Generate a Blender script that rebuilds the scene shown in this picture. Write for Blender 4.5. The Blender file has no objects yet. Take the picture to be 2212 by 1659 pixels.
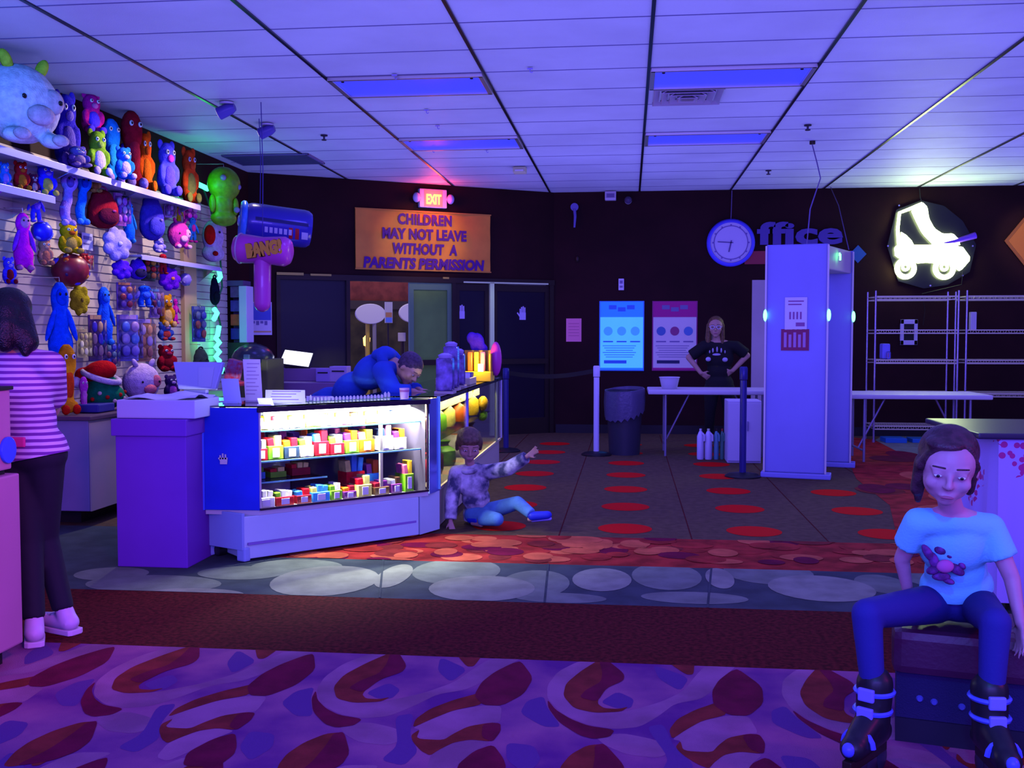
import bpy, bmesh, math, random
from mathutils import Vector, Matrix, Euler
random.seed(7)
PI = math.pi
sc = bpy.context.scene
COL = sc.collection
V = Vector

# ------------------------------------------------------------------ camera, world, exposure, big lights
FPX, YAW, PITCH, CAMZ = 2213.6, 0.1131, 0.0486, 1.37
cam_d = bpy.data.cameras.new('camera'); cam = bpy.data.objects.new('camera', cam_d); COL.objects.link(cam)
cam.location = (0, 0, CAMZ); cam.rotation_euler = (PI/2-PITCH, 0, YAW)
cam_d.sensor_width = 36; cam_d.lens = 36*FPX/2212; cam_d.clip_start = 0.05
sc.camera = cam
sc.view_settings.view_transform = 'Standard'; sc.view_settings.look = 'None'
sc.view_settings.gamma = 1; sc.view_settings.exposure = 0.0
W = bpy.data.worlds.new('dark_rink_glow'); sc.world = W; W.use_nodes = True
bg = W.node_tree.nodes['Background']; bg.inputs[0].default_value = (.22, .17, 1.0, 1); bg.inputs[1].default_value = 1.12
sc.cycles.use_fast_gi = True; sc.cycles.fast_gi_method = 'REPLACE'
sc.cycles.ao_bounces = 1; sc.cycles.ao_bounces_render = 1
W.light_settings.distance = 2.6; W.light_settings.ao_factor = 1.0

def lamp(name, kind, loc, col, power, aim=None, size=.1, size_y=None, angle=60, blend=.6):
    d = bpy.data.lights.new(name, kind); d.color = col; d.energy = power
    if kind == 'AREA':
        d.size = size
        if size_y: d.shape = 'RECTANGLE'; d.size_y = size_y
    else: d.shadow_soft_size = size
    if kind == 'SPOT': d.spot_size = math.radians(angle); d.spot_blend = blend
    o = bpy.data.objects.new(name, d); COL.objects.link(o); o.location = loc
    if aim is not None: o.rotation_euler = (V(aim)-V(loc)).to_track_quat('-Z', 'Y').to_euler()
    return o
# coloured party lights of the rink hall, all behind or beside the camera
lamp('cyan_party_light', 'SPOT', (-2.2, 2.0, 2.9), (0, .36, 1), 620, (-4.6, 7.0, 2.9), .12, angle=24)
lamp('blue_party_light', 'SPOT', (.3, .6, 2.7), (.0, .36, 1), 120, (1.25, 3.4, .85), .1, angle=30)
lamp('magenta_party_light', 'SPOT', (-.4, 2.2, 1.9), (1, .10, .55), 150, (-2.6, 4.0, .7), .2, angle=46)
lamp('pink_party_light', 'SPOT', (3.4, 2.6, 1.6), (1, .02, .50), 42, (1.9, 3.4, .75), .1, angle=70)
lamp('violet_wash_light', 'AREA', (0, -2.4, 2.3), (.17, .10, 1), 420, (0, 8, 1.9), 6, 1.2)

# ------------------------------------------------------------------ pixel -> place
def ray(px, py):
    u = (px-1106)/FPX; v = -(py-829.5)/FPX
    c, s = math.cos(PITCH), math.sin(PITCH); y = c+v*s; z = -s+v*c
    c, s = math.cos(YAW), math.sin(YAW)
    return V((u*c-y*s, u*s+y*c, z))
CAM = V((0, 0, CAMZ))
def PY(px, py, Y): r = ray(px, py); return CAM+r*(Y/r.y)
def PX(px, py, X): r = ray(px, py); return CAM+r*(X/r.x)
def PZ(px, py, Z=0.): r = ray(px, py); return CAM+r*((Z-CAMZ)/r.z)
LBA, LBB = V((-4.55, 12.02, 0)), V((-1.03, 14.2, 0))
LBD = (LBB-LBA).normalized(); LBN = V((LBD.y, -LBD.x, 0)); LBANG = math.atan2(LBD.y, LBD.x)
def PL(px, py, off=0.):                       # on the slanted entrance wall
    r = ray(px, py); p0 = LBA+LBN*off
    return CAM+r*((p0-CAM).dot(LBN)/r.dot(LBN))
BACK = 14.2; LEFT = -4.55; CEIL = 3.3157

# ------------------------------------------------------------------ materials
MATS = {}
def lin(c): c /= 255.; return c/12.92 if c <= .04045 else ((c+.055)/1.055)**2.4
def mat(name, col, rough=.6, metal=0., emit=0., ecol=None, bump=None, var=None, spec=.4, coat=0.):
    if name in MATS: return MATS[name]
    m = bpy.data.materials.new(name); m.use_nodes = True; MATS[name] = m
    nt = m.node_tree; b = nt.nodes['Principled BSDF']
    b.inputs['Base Color'].default_value = (*col, 1); b.inputs['Roughness'].default_value = rough
    b.inputs['Metallic'].default_value = metal; b.inputs['Specular IOR Level'].default_value = spec
    b.inputs['Coat Weight'].default_value = coat
    if emit: b.inputs['Emission Color'].default_value = (*(ecol or col), 1); b.inputs['Emission Strength'].default_value = emit
    tc = nt.nodes.new('ShaderNodeTexCoord')
    if var:
        n = nt.nodes.new('ShaderNodeTexNoise'); n.inputs['Scale'].default_value = var[0]; n.inputs['Detail'].default_value = 4
        nt.links.new(tc.outputs['Object'], n.inputs['Vector'])
        r = nt.nodes.new('ShaderNodeMapRange'); r.inputs['From Min'].default_value = .37; r.inputs['From Max'].default_value = .63
        nt.links.new(n.outputs['Fac'], r.inputs['Value'])
        x = nt.nodes.new('ShaderNodeMix'); x.data_type = 'RGBA'
        c2 = var[2] if len(var) > 2 else tuple(k*(1-var[1]) for k in col)
        x.inputs['A'].default_value = (*col, 1); x.inputs['B'].default_value = (*c2, 1)
        nt.links.new(r.outputs['Result'], x.inputs['Factor']); nt.links.new(x.outputs['Result'], b.inputs['Base Color'])
    if bump:
        n = nt.nodes.new('ShaderNodeTexNoise'); n.inputs['Scale'].default_value = bump[0]; n.inputs['Detail'].default_value = 3
        nt.links.new(tc.outputs['Object'], n.inputs['Vector'])
        k = nt.nodes.new('ShaderNodeBump'); k.inputs['Strength'].default_value = bump[1]; k.inputs['Distance'].default_value = .01
        nt.links.new(n.outputs['Fac'], k.inputs['Height']); nt.links.new(k.outputs['Normal'], b.inputs['Normal'])
    return m
def stripes(name, c1, c2, scale, axis='Z', rough=.8, sharp=.08, duty=.5, distort=0.):
    if name in MATS: return MATS[name]
    m = mat(name, c1, rough); nt = m.node_tree; b = nt.nodes['Principled BSDF']
    tc = nt.nodes.new('ShaderNodeTexCoord'); w = nt.nodes.new('ShaderNodeTexWave'); w.wave_type = 'BANDS'
    w.bands_direction = axis; w.inputs['Scale'].default_value = scale; w.inputs['Distortion'].default_value = distort
    w.inputs['Detail'].default_value = 1
    nt.links.new(tc.outputs['Object'], w.inputs['Vector'])
    r = nt.nodes.new('ShaderNodeMapRange'); r.inputs['From Min'].default_value = duty-sharp; r.inputs['From Max'].default_value = duty+sharp
    nt.links.new(w.outputs['Fac'], r.inputs['Value'])
    x = nt.nodes.new('ShaderNodeMix'); x.data_type = 'RGBA'; x.inputs['A'].default_value = (*c1, 1); x.inputs['B'].default_value = (*c2, 1)
    nt.links.new(r.outputs['Result'], x.inputs['Factor']); nt.links.new(x.outputs['Result'], b.inputs['Base Color'])
    return m
def glass(name, tint=(1, 1, 1), refl=.12):
    if name in MATS: return MATS[name]
    m = bpy.data.materials.new(name); m.use_nodes = True; MATS[name] = m; nt = m.node_tree
    nt.nodes.remove(nt.nodes['Principled BSDF'])
    t = nt.nodes.new('ShaderNodeBsdfTransparent'); t.inputs[0].default_value = (*tint, 1)
    g = nt.nodes.new('ShaderNodeBsdfGlossy'); g.inputs['Roughness'].default_value = .04
    f = nt.nodes.new('ShaderNodeFresnel'); f.inputs['IOR'].default_value = 1.25
    mu = nt.nodes.new('ShaderNodeMath'); mu.operation = 'MULTIPLY'; mu.inputs[1].default_value = refl*6
    mu.use_clamp = True
    nt.links.new(f.outputs[0], mu.inputs[0]); x = nt.nodes.new('ShaderNodeMixShader')
    nt.links.new(mu.outputs[0], x.inputs[0]); nt.links.new(t.outputs[0], x.inputs[1]); nt.links.new(g.outputs[0], x.inputs[2])
    nt.links.new(x.outputs[0], nt.nodes['Material Output'].inputs['Surface'])
    return m

# ------------------------------------------------------------------ mesh building
ORG = {}
class MB:
    def __init__(s): s.v = []; s.f = []; s.m = []
    def add(s, vs, fs, m=0, M=None):
        o = len(s.v)
        s.v += [tuple((M @ V(p)) if M else p) for p in vs]
        s.f += [tuple(i+o for i in f) for f in fs]; s.m += [m]*len(fs); return s
    def box(s, c, d, m=0, R=None):
        x, y, z = d[0]/2, d[1]/2, d[2]/2
        vs = [(-x,-y,-z),(x,-y,-z),(x,y,-z),(-x,y,-z),(-x,-y,z),(x,-y,z),(x,y,z),(-x,y,z)]
        M = Matrix.Translation(V(c)) @ (R.to_4x4() if R else Matrix())
        return s.add(vs, [(0,3,2,1),(4,5,6,7),(0,1,5,4),(1,2,6,5),(2,3,7,6),(3,0,4,7)], m, M)
    def prism(s, poly, a, b, m=0, M=None):        # poly in local XY, from z=a to z=b
        n = len(poly)
        area = sum(poly[i][0]*poly[(i+1) % n][1]-poly[(i+1) % n][0]*poly[i][1] for i in range(n))
        if area < 0: poly = poly[::-1]
        vs = [(p[0], p[1], a) for p in poly]+[(p[0], p[1], b) for p in poly]
        fs = [tuple(range(n))[::-1], tuple(range(n, 2*n))]+[(i, (i+1) % n, (i+1) % n+n, i+n) for i in range(n)]
        return s.add(vs, fs, m, M)
    def tube(s, pts, r, n=8, m=0, closed=False):
        pts = [V(p) for p in pts]; k = len(pts); rs = r if isinstance(r, (list, tuple)) else [r]*k
        vs = []; up = None
        for i, p in enumerate(pts):
            if closed: t = pts[(i+1) % k]-pts[i-1]
            else: t = pts[min(i+1, k-1)]-pts[max(i-1, 0)]
            t.normalize()
            if up is None: up = t.orthogonal().normalized()
            up = (up-t*up.dot(t))
            up = up.normalized() if up.length > 1e-6 else t.orthogonal().normalized()
            w = t.cross(up)
            vs += [tuple(p+(up*math.cos(2*PI*j/n)+w*math.sin(2*PI*j/n))*rs[i]) for j in range(n)]
        fs = []
        for i in range(k if closed else k-1):
            a = i*n; b = ((i+1) % k)*n
            fs += [(a+j, a+(j+1) % n, b+(j+1) % n, b+j) for j in range(n)]
        if not closed: fs += [tuple(range(n))[::-1], tuple(range((k-1)*n, k*n))]
        return s.add(vs, fs, m)
    def cyl(s, p0, p1, r0, r1=None, n=16, m=0): return s.tube([p0, p1], [r0, r0 if r1 is None else r1], n, m)
    def lathe(s, prof, c=(0, 0, 0), n=20, m=0, M=None):
        vs = [(r*math.cos(2*PI*j/n), r*math.sin(2*PI*j/n), z) for r, z in prof for j in range(n)]
        fs = [(i*n+j, i*n+(j+1) % n, (i+1)*n+(j+1) % n, (i+1)*n+j) for i in range(len(prof)-1) for j in range(n)]
        fs += [tuple(range(n))[::-1], tuple(range((len(prof)-1)*n, len(prof)*n))]
        T = Matrix.Translation(V(c))
        return s.add(vs, fs, m, T @ M if M else T)
    def ell(s, c, r, m=0, R=None, n=14, k=9):
        r = (r, r, r) if not isinstance(r, (tuple, list)) else r
        vs = [(0, 0, -r[2])]
        for i in range(1, k):
            a = -PI/2+PI*i/k
            vs += [(r[0]*math.cos(a)*math.cos(2*PI*j/n), r[1]*math.cos(a)*math.sin(2*PI*j/n), r[2]*math.sin(a)) for j in range(n)]
        vs.append((0, 0, r[2])); fs = [(0, 1+(j+1) % n, 1+j) for j in range(n)]
        for i in range(k-2):
            a = 1+i*n; b = a+n; fs += [(a+j, a+(j+1) % n, b+(j+1) % n, b+j) for j in range(n)]
        t = len(vs)-1; a = 1+(k-2)*n; fs += [(a+j, a+(j+1) % n, t) for j in range(n)]
        return s.add(vs, fs, m, Matrix.Translation(V(c)) @ (R.to_4x4() if R else Matrix()))
    def cap(s, p0, r0, p1, r1, n=12, m=0):
        p0, p1 = V(p0), V(p1); d = p1-p0
        if d.length < 1e-5: return s.ell(p0, r0, m)
        d.normalize(); pts = []; rs = []
        for a in (-80, -50, -20): a = math.radians(a); pts.append(p0+d*r0*math.sin(a)); rs.append(r0*math.cos(a))
        pts += [p0, p1]; rs += [r0, r1]
        for a in (20, 50, 80): a = math.radians(a); pts.append(p1+d*r1*math.sin(a)); rs.append(r1*math.cos(a))
        return s.tube(pts, rs, n, m)
    def quad(s, a, b, c, d, m=0): return s.add([tuple(a), tuple(b), tuple(c), tuple(d)], [(0, 1, 2, 3)], m)
    def build(s, name, mats, parent=None, smooth=False, bevel=0., local=False, loc=None):
        me = bpy.data.meshes.new(name); off = V((0, 0, 0))
        if parent is not None and not local: off = ORG[parent]
        if parent is None and loc is not None: off = V(loc)
        me.from_pydata([tuple(V(p)-off) for p in s.v], [], s.f)
        mats = mats if isinstance(mats, (list, tuple)) else [mats]
        for mm in mats: me.materials.append(mm)
        me.polygons.foreach_set('material_index', s.m)
        return link_mesh(me, name, parent, smooth, bevel, off if parent is None else V((0, 0, 0)), off)
def link_mesh(me, name, parent, smooth, bevel, loc, org):
    bm = bmesh.new(); bm.from_mesh(me)
    if bevel: bmesh.ops.bevel(bm, geom=[e for e in bm.edges if len(e.link_faces) == 2 and e.calc_face_angle(0) > .5], offset=bevel, segments=2, affect='EDGES', profile=.6)
    bmesh.ops.recalc_face_normals(bm, faces=bm.faces); bm.to_mesh(me); bm.free()
    if smooth:
        me.polygons.foreach_set('use_smooth', [True]*len(me.polygons)); me.set_sharp_from_angle(angle=math.radians(50))
    o = bpy.data.objects.new(name, me); COL.objects.link(o); o.location = loc; ORG[o] = org
    if parent is not None: o.parent = parent
    return o
def thing(name, label, cat, loc=(0, 0, 0), group=None, rotz=0.):
    o = bpy.data.objects.new(name, None); COL.objects.link(o); o.location = loc; o.rotation_euler = (0, 0, rotz)
    o.empty_display_size = .1; ORG[o] = V(loc); return tag(o, label, cat, group)
def tag(o, label, cat, group=None, kind=None):
    o['label'] = label; o['category'] = cat
    if group: o['group'] = group
    if kind: o['kind'] = kind
    return o
def struct(o): o['kind'] = 'structure'; return o
def sub(o, label): o['label'] = label; return o
def copy_tree(o, parent=None):
    c = o.copy(); COL.objects.link(c)
    if parent is not None: c.parent = parent
    ORG[c] = ORG.get(o, V((0, 0, 0))).copy()
    for ch in [x for x in bpy.data.objects if x.parent == o]: copy_tree(ch, c)
    return c
def dup(o, loc, label=None, rotz=None, scale=None):
    c = copy_tree(o); c.location = loc; ORG[c] = V(loc)
    if rotz is not None: c.rotation_euler = (0, 0, rotz)
    if scale is not None: c.scale = scale if isinstance(scale, (tuple, list)) else (scale,)*3
    if label: c['label'] = label
    return c
def text(body, size, depth, bold, name, m, parent, M, align='CENTER', shear=0., space=1.):
    cu = bpy.data.curves.new(name, 'FONT'); cu.body = body; cu.size = size; cu.extrude = depth; cu.offset = bold
    cu.align_x = align; cu.align_y = 'CENTER'; cu.shear = shear; cu.space_character = space; cu.resolution_u = 3
    t = bpy.data.objects.new('tmp', cu); COL.objects.link(t)
    me = bpy.data.meshes.new_from_object(t.evaluated_get(bpy.context.evaluated_depsgraph_get()))
    bpy.data.objects.remove(t); bpy.data.curves.remove(cu)
    off = ORG[parent] if parent is not None else V((0, 0, 0))
    if M is not None: me.transform(Matrix.Translation(-off) @ M)
    me.materials.clear(); me.materials.append(m)
    me.polygons.foreach_set('material_index', [0]*len(me.polygons))
    o = bpy.data.objects.new(name, me); COL.objects.link(o); o.parent = parent; ORG[o] = off
    return o
def face_M(p, ang=0.):        # frame standing on a wall: local x along the wall, y up, z out of the wall (ang 0: faces -Y)
    return Matrix.Translation(V(p)) @ Euler((PI/2, 0, ang)).to_matrix().to_4x4()
def fuse(mb, name, m, parent, voxel=.012, smooth=4):
    me = bpy.data.meshes.new(name); me.from_pydata([tuple(V(p)-ORG[parent]) for p in mb.v], [], mb.f)
    t = bpy.data.objects.new('tmp', me); COL.objects.link(t)
    bm = bmesh.new(); bm.from_mesh(me); bmesh.ops.recalc_face_normals(bm, faces=bm.faces); bm.to_mesh(me); bm.free()
    r = t.modifiers.new('r', 'REMESH'); r.mode = 'VOXEL'; r.voxel_size = voxel
    q = t.modifiers.new('s', 'SMOOTH'); q.iterations = smooth; q.factor = .5
    me2 = bpy.data.meshes.new_from_object(t.evaluated_get(bpy.context.evaluated_depsgraph_get()))
    bpy.data.objects.remove(t); bpy.data.meshes.remove(me)
    me2.name = name; me2.materials.clear(); me2.materials.append(m)
    me2.polygons.foreach_set('use_smooth', [True]*len(me2.polygons))
    o = bpy.data.objects.new(name, me2); COL.objects.link(o); o.parent = parent; ORG[o] = ORG[parent]
    return o

# ------------------------------------------------------------------ palette
black = mat('black_plastic', (.012, .011, .014), .45)
white = mat('white_plastic', (.72, .70, .86), .4)
chrome = mat('chrome', (.75, .75, .8), .18, 1.)
darkmetal = mat('dark_bronze_metal', (.05, .035, .03), .4, .6)
paper = mat('paper', (.78, .72, .85), .8)
clear = glass('clear_glass')
# ================================================================== THE SETTING
# ---- floor: one carpet mesh, the woven motifs are faces of it
c_lav = mat('carpet_lavender', (.33, .10, .24), .95, var=(2.2, .5, (.13, .022, .19)), bump=(260, .5), spec=.1)
c_wine = mat('carpet_wine', (.17, .003, .04), .95, bump=(260, .5), var=(9, .3), spec=.1)
c_rust = mat('carpet_rust', (.24, .026, .026), .95, bump=(260, .5), var=(9, .35), spec=.1)
c_brown = mat('carpet_brown', (.13, .010, .013), .95, bump=(260, .6), var=(45, .6), spec=.1)
c_slate = mat('carpet_slate', (.06, .085, .095), .95, bump=(260, .4), var=(5, .3), spec=.1)
c_mist = mat('carpet_mist', (.19, .24, .19), .95, bump=(260, .4), var=(6, .25), spec=.1)
c_mist2 = mat('carpet_pale_mist', (.27, .31, .24), .95, bump=(260, .4), var=(6, .25), spec=.1)
c_red = mat('carpet_red', (.40, .030, .026), .95, bump=(260, .4), var=(7, .45), spec=.1)
c_coral = mat('carpet_coral', (.60, .12, .06), .95, bump=(260, .4), var=(7, .3), spec=.1)
c_grey = mat('carpet_grey', (.125, .085, .05), .95, bump=(260, .5), var=(16, .25), spec=.1)
c_dot = mat('carpet_red_dot', (.62, .004, .004), .95, bump=(260, .4), spec=.1)
c_lav2 = mat('carpet_pale_lavender', (.36, .135, .29), .95, var=(3, .35), bump=(260, .5), spec=.1); c_blu = mat('carpet_blue_swirl', (.12, .038, .22), .95, bump=(260, .5), spec=.1)
FM = [c_lav, c_wine, c_rust, c_brown, c_slate, c_mist, c_red, c_coral, c_grey, c_dot, c_mist2, c_lav2, c_blu]
LAV, WINE, RUST, BROWN, SLATE, MIST, RED, CORAL, GREY, DOT, MIST2, LAV2, BLUE = range(13)
fl = MB()
yb = [-3, PZ(1000, 1420).y, PZ(1000, 1297).y, PZ(1000, 1214).y, PZ(1100, 1156).y, 14.4]
for i, m in enumerate((LAV, BROWN, SLATE, RED, GREY)):
    x0 = -2.2 if m == RED else -8                 # the red band starts under the candy case
    if m == RED: fl.quad((-8, yb[i], 0), (x0, yb[i], 0), (x0, yb[i+1], 0), (-8, yb[i+1], 0), SLATE)
    fl.quad((x0, yb[i], 0), (9, yb[i], 0), (9, yb[i+1], 0), (x0, yb[i+1], 0), m)
fl.prism([(-8, -3), (9, -3), (9, 14.4), (-8, 14.4)], -.12, -.01, BROWN)
NI = [0]
def inlay(pts, m, lv):
    NI[0] += 1; fl.add([(p[0], p[1], .0006*lv+.0000012*NI[0]) for p in pts], [tuple(range(len(pts)))], m)
def smooth_poly(pts, it=2):                 # corner cutting
    for _ in range(it):
        q = []
        for i, a in enumerate(pts):
            b = pts[(i+1) % len(pts)]
            q += [(a[0]*.84+b[0]*.16, a[1]*.84+b[1]*.16), (a[0]*.16+b[0]*.84, a[1]*.16+b[1]*.84)]
        pts = q
    return pts
def disc(cx, cy, rx, ry, n=28, a0=0.): return [(cx+rx*math.cos(a0+2*PI*i/n), cy+ry*math.sin(a0+2*PI*i/n)) for i in range(n)]
def clipy(poly, lo, hi):
    for s, k in ((1, lo), (-1, -hi)):
        out = []
        for i, a in enumerate(poly):
            b = poly[(i+1) % len(poly)]; da = s*a[1]-k; db = s*b[1]-k
            if da >= 0: out.append(a)
            if da*db < 0: t = da/(da-db); out.append((a[0]+(b[0]-a[0])*t, a[1]+(b[1]-a[1])*t))
        poly = out
        if not poly: break
    return poly
per = (PZ(1589, 1430).x-PZ(676, 1414).x)/2
motif = [   # traced woven shapes of one repeat
 (LAV2, .5, [(640,130),(450,200),(320,290),(262,380),(300,480),(420,548),(580,575),(760,560),(930,490),(1090,410),(1280,380),(1390,330),(1480,260),(1600,200),(1660,165),(1450,165),(1330,240),(1200,330),(1000,400),(780,450),(700,462),(520,470),(400,440),(380,360),(450,280),(600,200),(760,140)]),
 (LAV2, .5, [(920,640),(1050,580),(1200,520),(1400,485),(1530,490),(1520,600),(1450,605),(1300,630),(1200,680),(1130,725),(945,715),(970,650)]),
 (LAV2, .5, [(1100,790),(1200,740),(1320,720),(1460,738),(1340,800),(1220,900),(1120,960),(1020,930),(1040,830)]),
 (LAV2, .5, [(420,620),(620,600),(800,640),(900,700),(760,760),(560,740),(450,680)]),
 (BLUE, .4, [(1110,155),(1300,240),(1180,330),(1090,250)]), (BLUE, .4, [(600,400),(760,330),(840,380),(780,440),(680,440)]), (BLUE, .4, [(250,360),(120,390),(20,470),(120,560),(240,560),(225,440)]),
 (BLUE, .4, [(800,560),(930,540),(900,690),(960,800),(860,900),(700,860),(820,760)]), (BLUE, .4, [(1560,740),(1750,760),(1800,860),(1700,960),(1560,860)]),
 (WINE, 2, [(1660,185),(1745,300),(1680,410),(1530,490),(1400,485),(1340,420),(1390,330),(1480,260),(1600,200)]),
 (RUST, 1, [(1380,400),(1400,480),(1200,520),(1050,580),(920,640),(940,580),(1040,510),(1200,450),(1310,420)]),
 (RUST, 1, [(910,690),(970,650),(945,715),(1130,725),(1200,680),(1300,630),(1450,605),(1520,610),(1520,665),(1460,735),(1320,720),(1200,740),(1100,790),(1040,830),(980,800),(920,735)]),
 (WINE, 2, [(1400,612),(1520,608),(1522,665),(1465,738),(1390,705)]),
 (RUST, 1, [(760,130),(600,200),(450,280),(380,360),(400,440),(520,470),(700,462),(770,430),(690,445),(600,440),(575,410),(640,340),(740,290),(880,240),(840,170),(822,130)]),
 (WINE, 2, [(770,130),(828,130),(880,215),(850,260),(700,310),(580,400),(480,370),(560,320),(690,270),(740,210)]),
 (WINE, 2, [(260,385),(230,440),(240,530),(320,615),(400,640),(520,625),(580,580),(420,555),(330,510),(270,450)]),
 (RUST, 1, [(450,670),(490,810),(440,890),(300,960),(-20,1010),(0,900),(60,820),(180,740),(330,680)]),
 (WINE, 2, [(452,668),(492,810),(440,890),(300,960),(60,1000),(230,880),(330,760),(380,680)]),
 (WINE, 2, [(1470,755),(1540,850),(1560,913),(1500,1000),(1250,1000),(1220,900),(1340,800)]),
 (RUST, 1, [(1220,140),(1400,140),(1340,220),(1290,222)])]
for m, lv, pts in motif:
    if not pts: continue
    w = smooth_poly([tuple(PZ(600+x/3.16, 1370+y/3.16).xy) for x, y in pts])
    for k in range(-4, 6):
        for j in (0, -1, -2):
            q = clipy([(p[0]+per*(k+.37*j), p[1]+j*1.12) for p in w], -3, yb[1])
            if len(q) > 2: inlay(q, m, lv)
# blue-grey band of bubbles
def pd(px, py, w, h):                       # a disc seen at a pixel spot with a pixel size
    a = PZ(px-w/2, py); b = PZ(px+w/2, py); t = PZ(px, py-h/2); u = PZ(px, py+h/2)
    return ((a.x+b.x)/2, (t.y+u.y)/2, (b-a).length/2, abs(t.y-u.y)/2)
for px, py, w, h, m in ((330,1262,300,40,MIST),(520,1238,190,30,MIST),(700,1256,230,68,MIST2),(640,1225,200,34,MIST),(850,1245,70,52,MIST2),(985,1235,190,56,MIST),(1040,1272,230,56,MIST2),(1155,1262,150,60,MIST),
    (1300,1253,128,50,MIST2),(1440,1246,150,58,MIST),(1555,1250,60,44,MIST2),(1500,1292,230,26,MIST),(1660,1238,190,50,MIST),(1775,1272,225,56,MIST2),(1905,1262,110,40,MIST),(2050,1250,200,50,MIST),(2200,1262,160,50,MIST2),(1210,1292,200,22,MIST),(420,1284,220,26,MIST2),(240,1240,160,30,MIST)):
    q = clipy(disc(*pd(px, py, w, h)), yb[2], yb[3])
    if len(q) > 2: inlay(q, m, 2 if m == MIST2 else 1)
for px in (1178, 1524, 815):                # carpet seams in that band
    a, b = PZ(px, 1297), PZ(px+8, 1214); inlay([(a.x-.006, yb[2]), (a.x+.006, yb[2]), (b.x+.006, yb[3]), (b.x-.006, yb[3])], SLATE, 3)
# red pebble band
rr = random.Random(3)
for i in range(150):
    px = rr.uniform(660, 2250); py = rr.uniform(1152, 1216); w = rr.uniform(45, 95); h = rr.uniform(10, 17)
    q = clipy(disc(*pd(px, py, w, h), n=18), yb[3], yb[4])
    if len(q) > 2: inlay(q, rr.choice((CORAL, CORAL, RED, WINE, RUST)), 1+i % 5)
# red dots on the grey
d0 = PZ(1350, 1142); dx = PZ(1625, 1142).x-d0.x; dy = .5*(PZ(1350, 1057).y-d0.y)
for i in range(-3, 3):
    for j in range(0, 7):
        x, y = d0.x+i*dx, d0.y+j*dy
        if y < 13.7 and not (i > 1 and j > 2): inlay(disc(x, y, .19, .19), DOT, 1)
for i in range(-2, 3): inlay([(d0.x+(i+.5)*dx-.004, yb[4]), (d0.x+(i+.5)*dx+.004, yb[4]), (d0.x+(i+.5)*dx+.004, 14), (d0.x+(i+.5)*dx-.004, 14)], BROWN, 1)
# the bands swing away to the back on the right
sw = [PZ(*p).xy for p in ((1937,1158),(1922,1092),(1850,1035),(1834,1000),(1828,944),(1890,950),(1985,1000),(2300,1010),(2300,1158))]
inlay([(p[0], p[1]) for p in sw], RED, 2)
inlay([tuple(PZ(*p).xy) for p in ((1890,951),(1910,940),(2320,940),(2320,1010),(1985,1000))], MIST, 3)
for i in range(22):
    px = rr.uniform(1860, 2250); py = rr.uniform(975, 1150)
    if px > 1850+(py-1030)*.75: inlay(disc(*pd(px, py, rr.uniform(60, 120), rr.uniform(10, 22)), n=18), rr.choice((CORAL, RUST, WINE)), 3+i % 4)
struct(fl.build('floor', FM))

# ---- ceiling
tile = mat('ceiling_tile', (.72, .82, .88), .58, bump=(180, .25), var=(1.2, .12), spec=.3)
GX0, GY0, TX, TY = -4.7388, 5.837, 1.2192, .6096
ce = MB()
light_cells = {(2, 3), (4, 3), (2, 7), (4, 7)}
for c in range(0, 12):
    for r in range(-14, 14):
        x0, x1 = GX0+c*TX, GX0+(c+1)*TX; y0, y1 = GY0+r*TY, GY0+(r+1)*TY
        if (c, r) in light_cells: continue
        x0 = max(x0, LEFT-.05); y1 = min(y1, 14.3)
        if y1-y0 < .02: continue
        ce.box(((x0+x1)/2, (y0+y1)/2, CEIL+.012), (x1-x0-.016, y1-y0-.010, .016))
ce.box((2.2, 5.8, CEIL+.06), (13.6, 17.4, .02), 1)
struct(ce.build('ceiling', [tile, mat('ceiling_void', (.02, .02, .04), .9)]))
tb = MB()
for c in range(1, 12): tb.box((GX0+c*TX, 5.7, CEIL-.001), (.024, 17.2, .012))
struct(tb.build('trim_1', mat('black_ceiling_bar', (.014, .014, .03), .3, .3)))
tr = MB()
for r in range(-13, 14): tr.box((2.2, GY0+r*TY, CEIL+.006), (13.4, .012, .008))
struct(tr.build('trim_2', mat('ceiling_cross_bar', (.16, .15, .36), .5)))

# ---- walls
wallp = mat('maroon_black_paint', (.030, .006, .008), .75, var=(1.5, .3), bump=(60, .1), spec=.2)
slat = mat('cream_slat_panel', (.62, .50, .46), .55, var=(1.2, .15))
SLT = 2.76; wl = MB(); z = 0.; prof = []
while z < SLT-.01:
    z1 = min(z+.076, SLT); prof += [(LEFT, z+.004), (LEFT, z1-.006), (LEFT-.012, z1-.006), (LEFT-.012, z1+.004)]; z = z1
prof = [(LEFT, 0)]+prof
for (xa, za), (xb, zb) in zip(prof, prof[1:]): wl.quad((xa, 2.5, za), (xa, 11.28, za), (xb, 11.28, zb), (xb, 2.5, zb), 0)
wl.box((LEFT-.075, 4.5, CEIL/2), (.12, 15.1, CEIL), 1)
struct(wl.build('wall_left', [slat, wallp]))
def lbbox(mb, s0, s1, z0, z1, t0, t1, m=0):     # box on the slanted wall: along, height, out of the wall (t towards the room)
    q = [LBA+LBD*a+LBN*b for a, b in ((s0, t0), (s1, t0), (s1, t1), (s0, t1))]
    mb.prism([(p.x, p.y) for p in q], z0, z1, m)
def S(px, py=700): return (PL(px, py)-LBA).dot(LBD)
DTOP = PL(900, 598).z; SL, SR = S(597), (LBB-LBA).length
wb = MB()
lbbox(wb, -.15, SR, DTOP, CEIL, -.14, 0); lbbox(wb, -.15, SL, 0, DTOP, -.14, 0)
struct(wb.build('wall_entrance', wallp))
wk = MB(); wk.box((3.6, BACK+.06, CEIL/2), (9.26, .12, CEIL)); struct(wk.build('wall_back', wallp))
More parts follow.
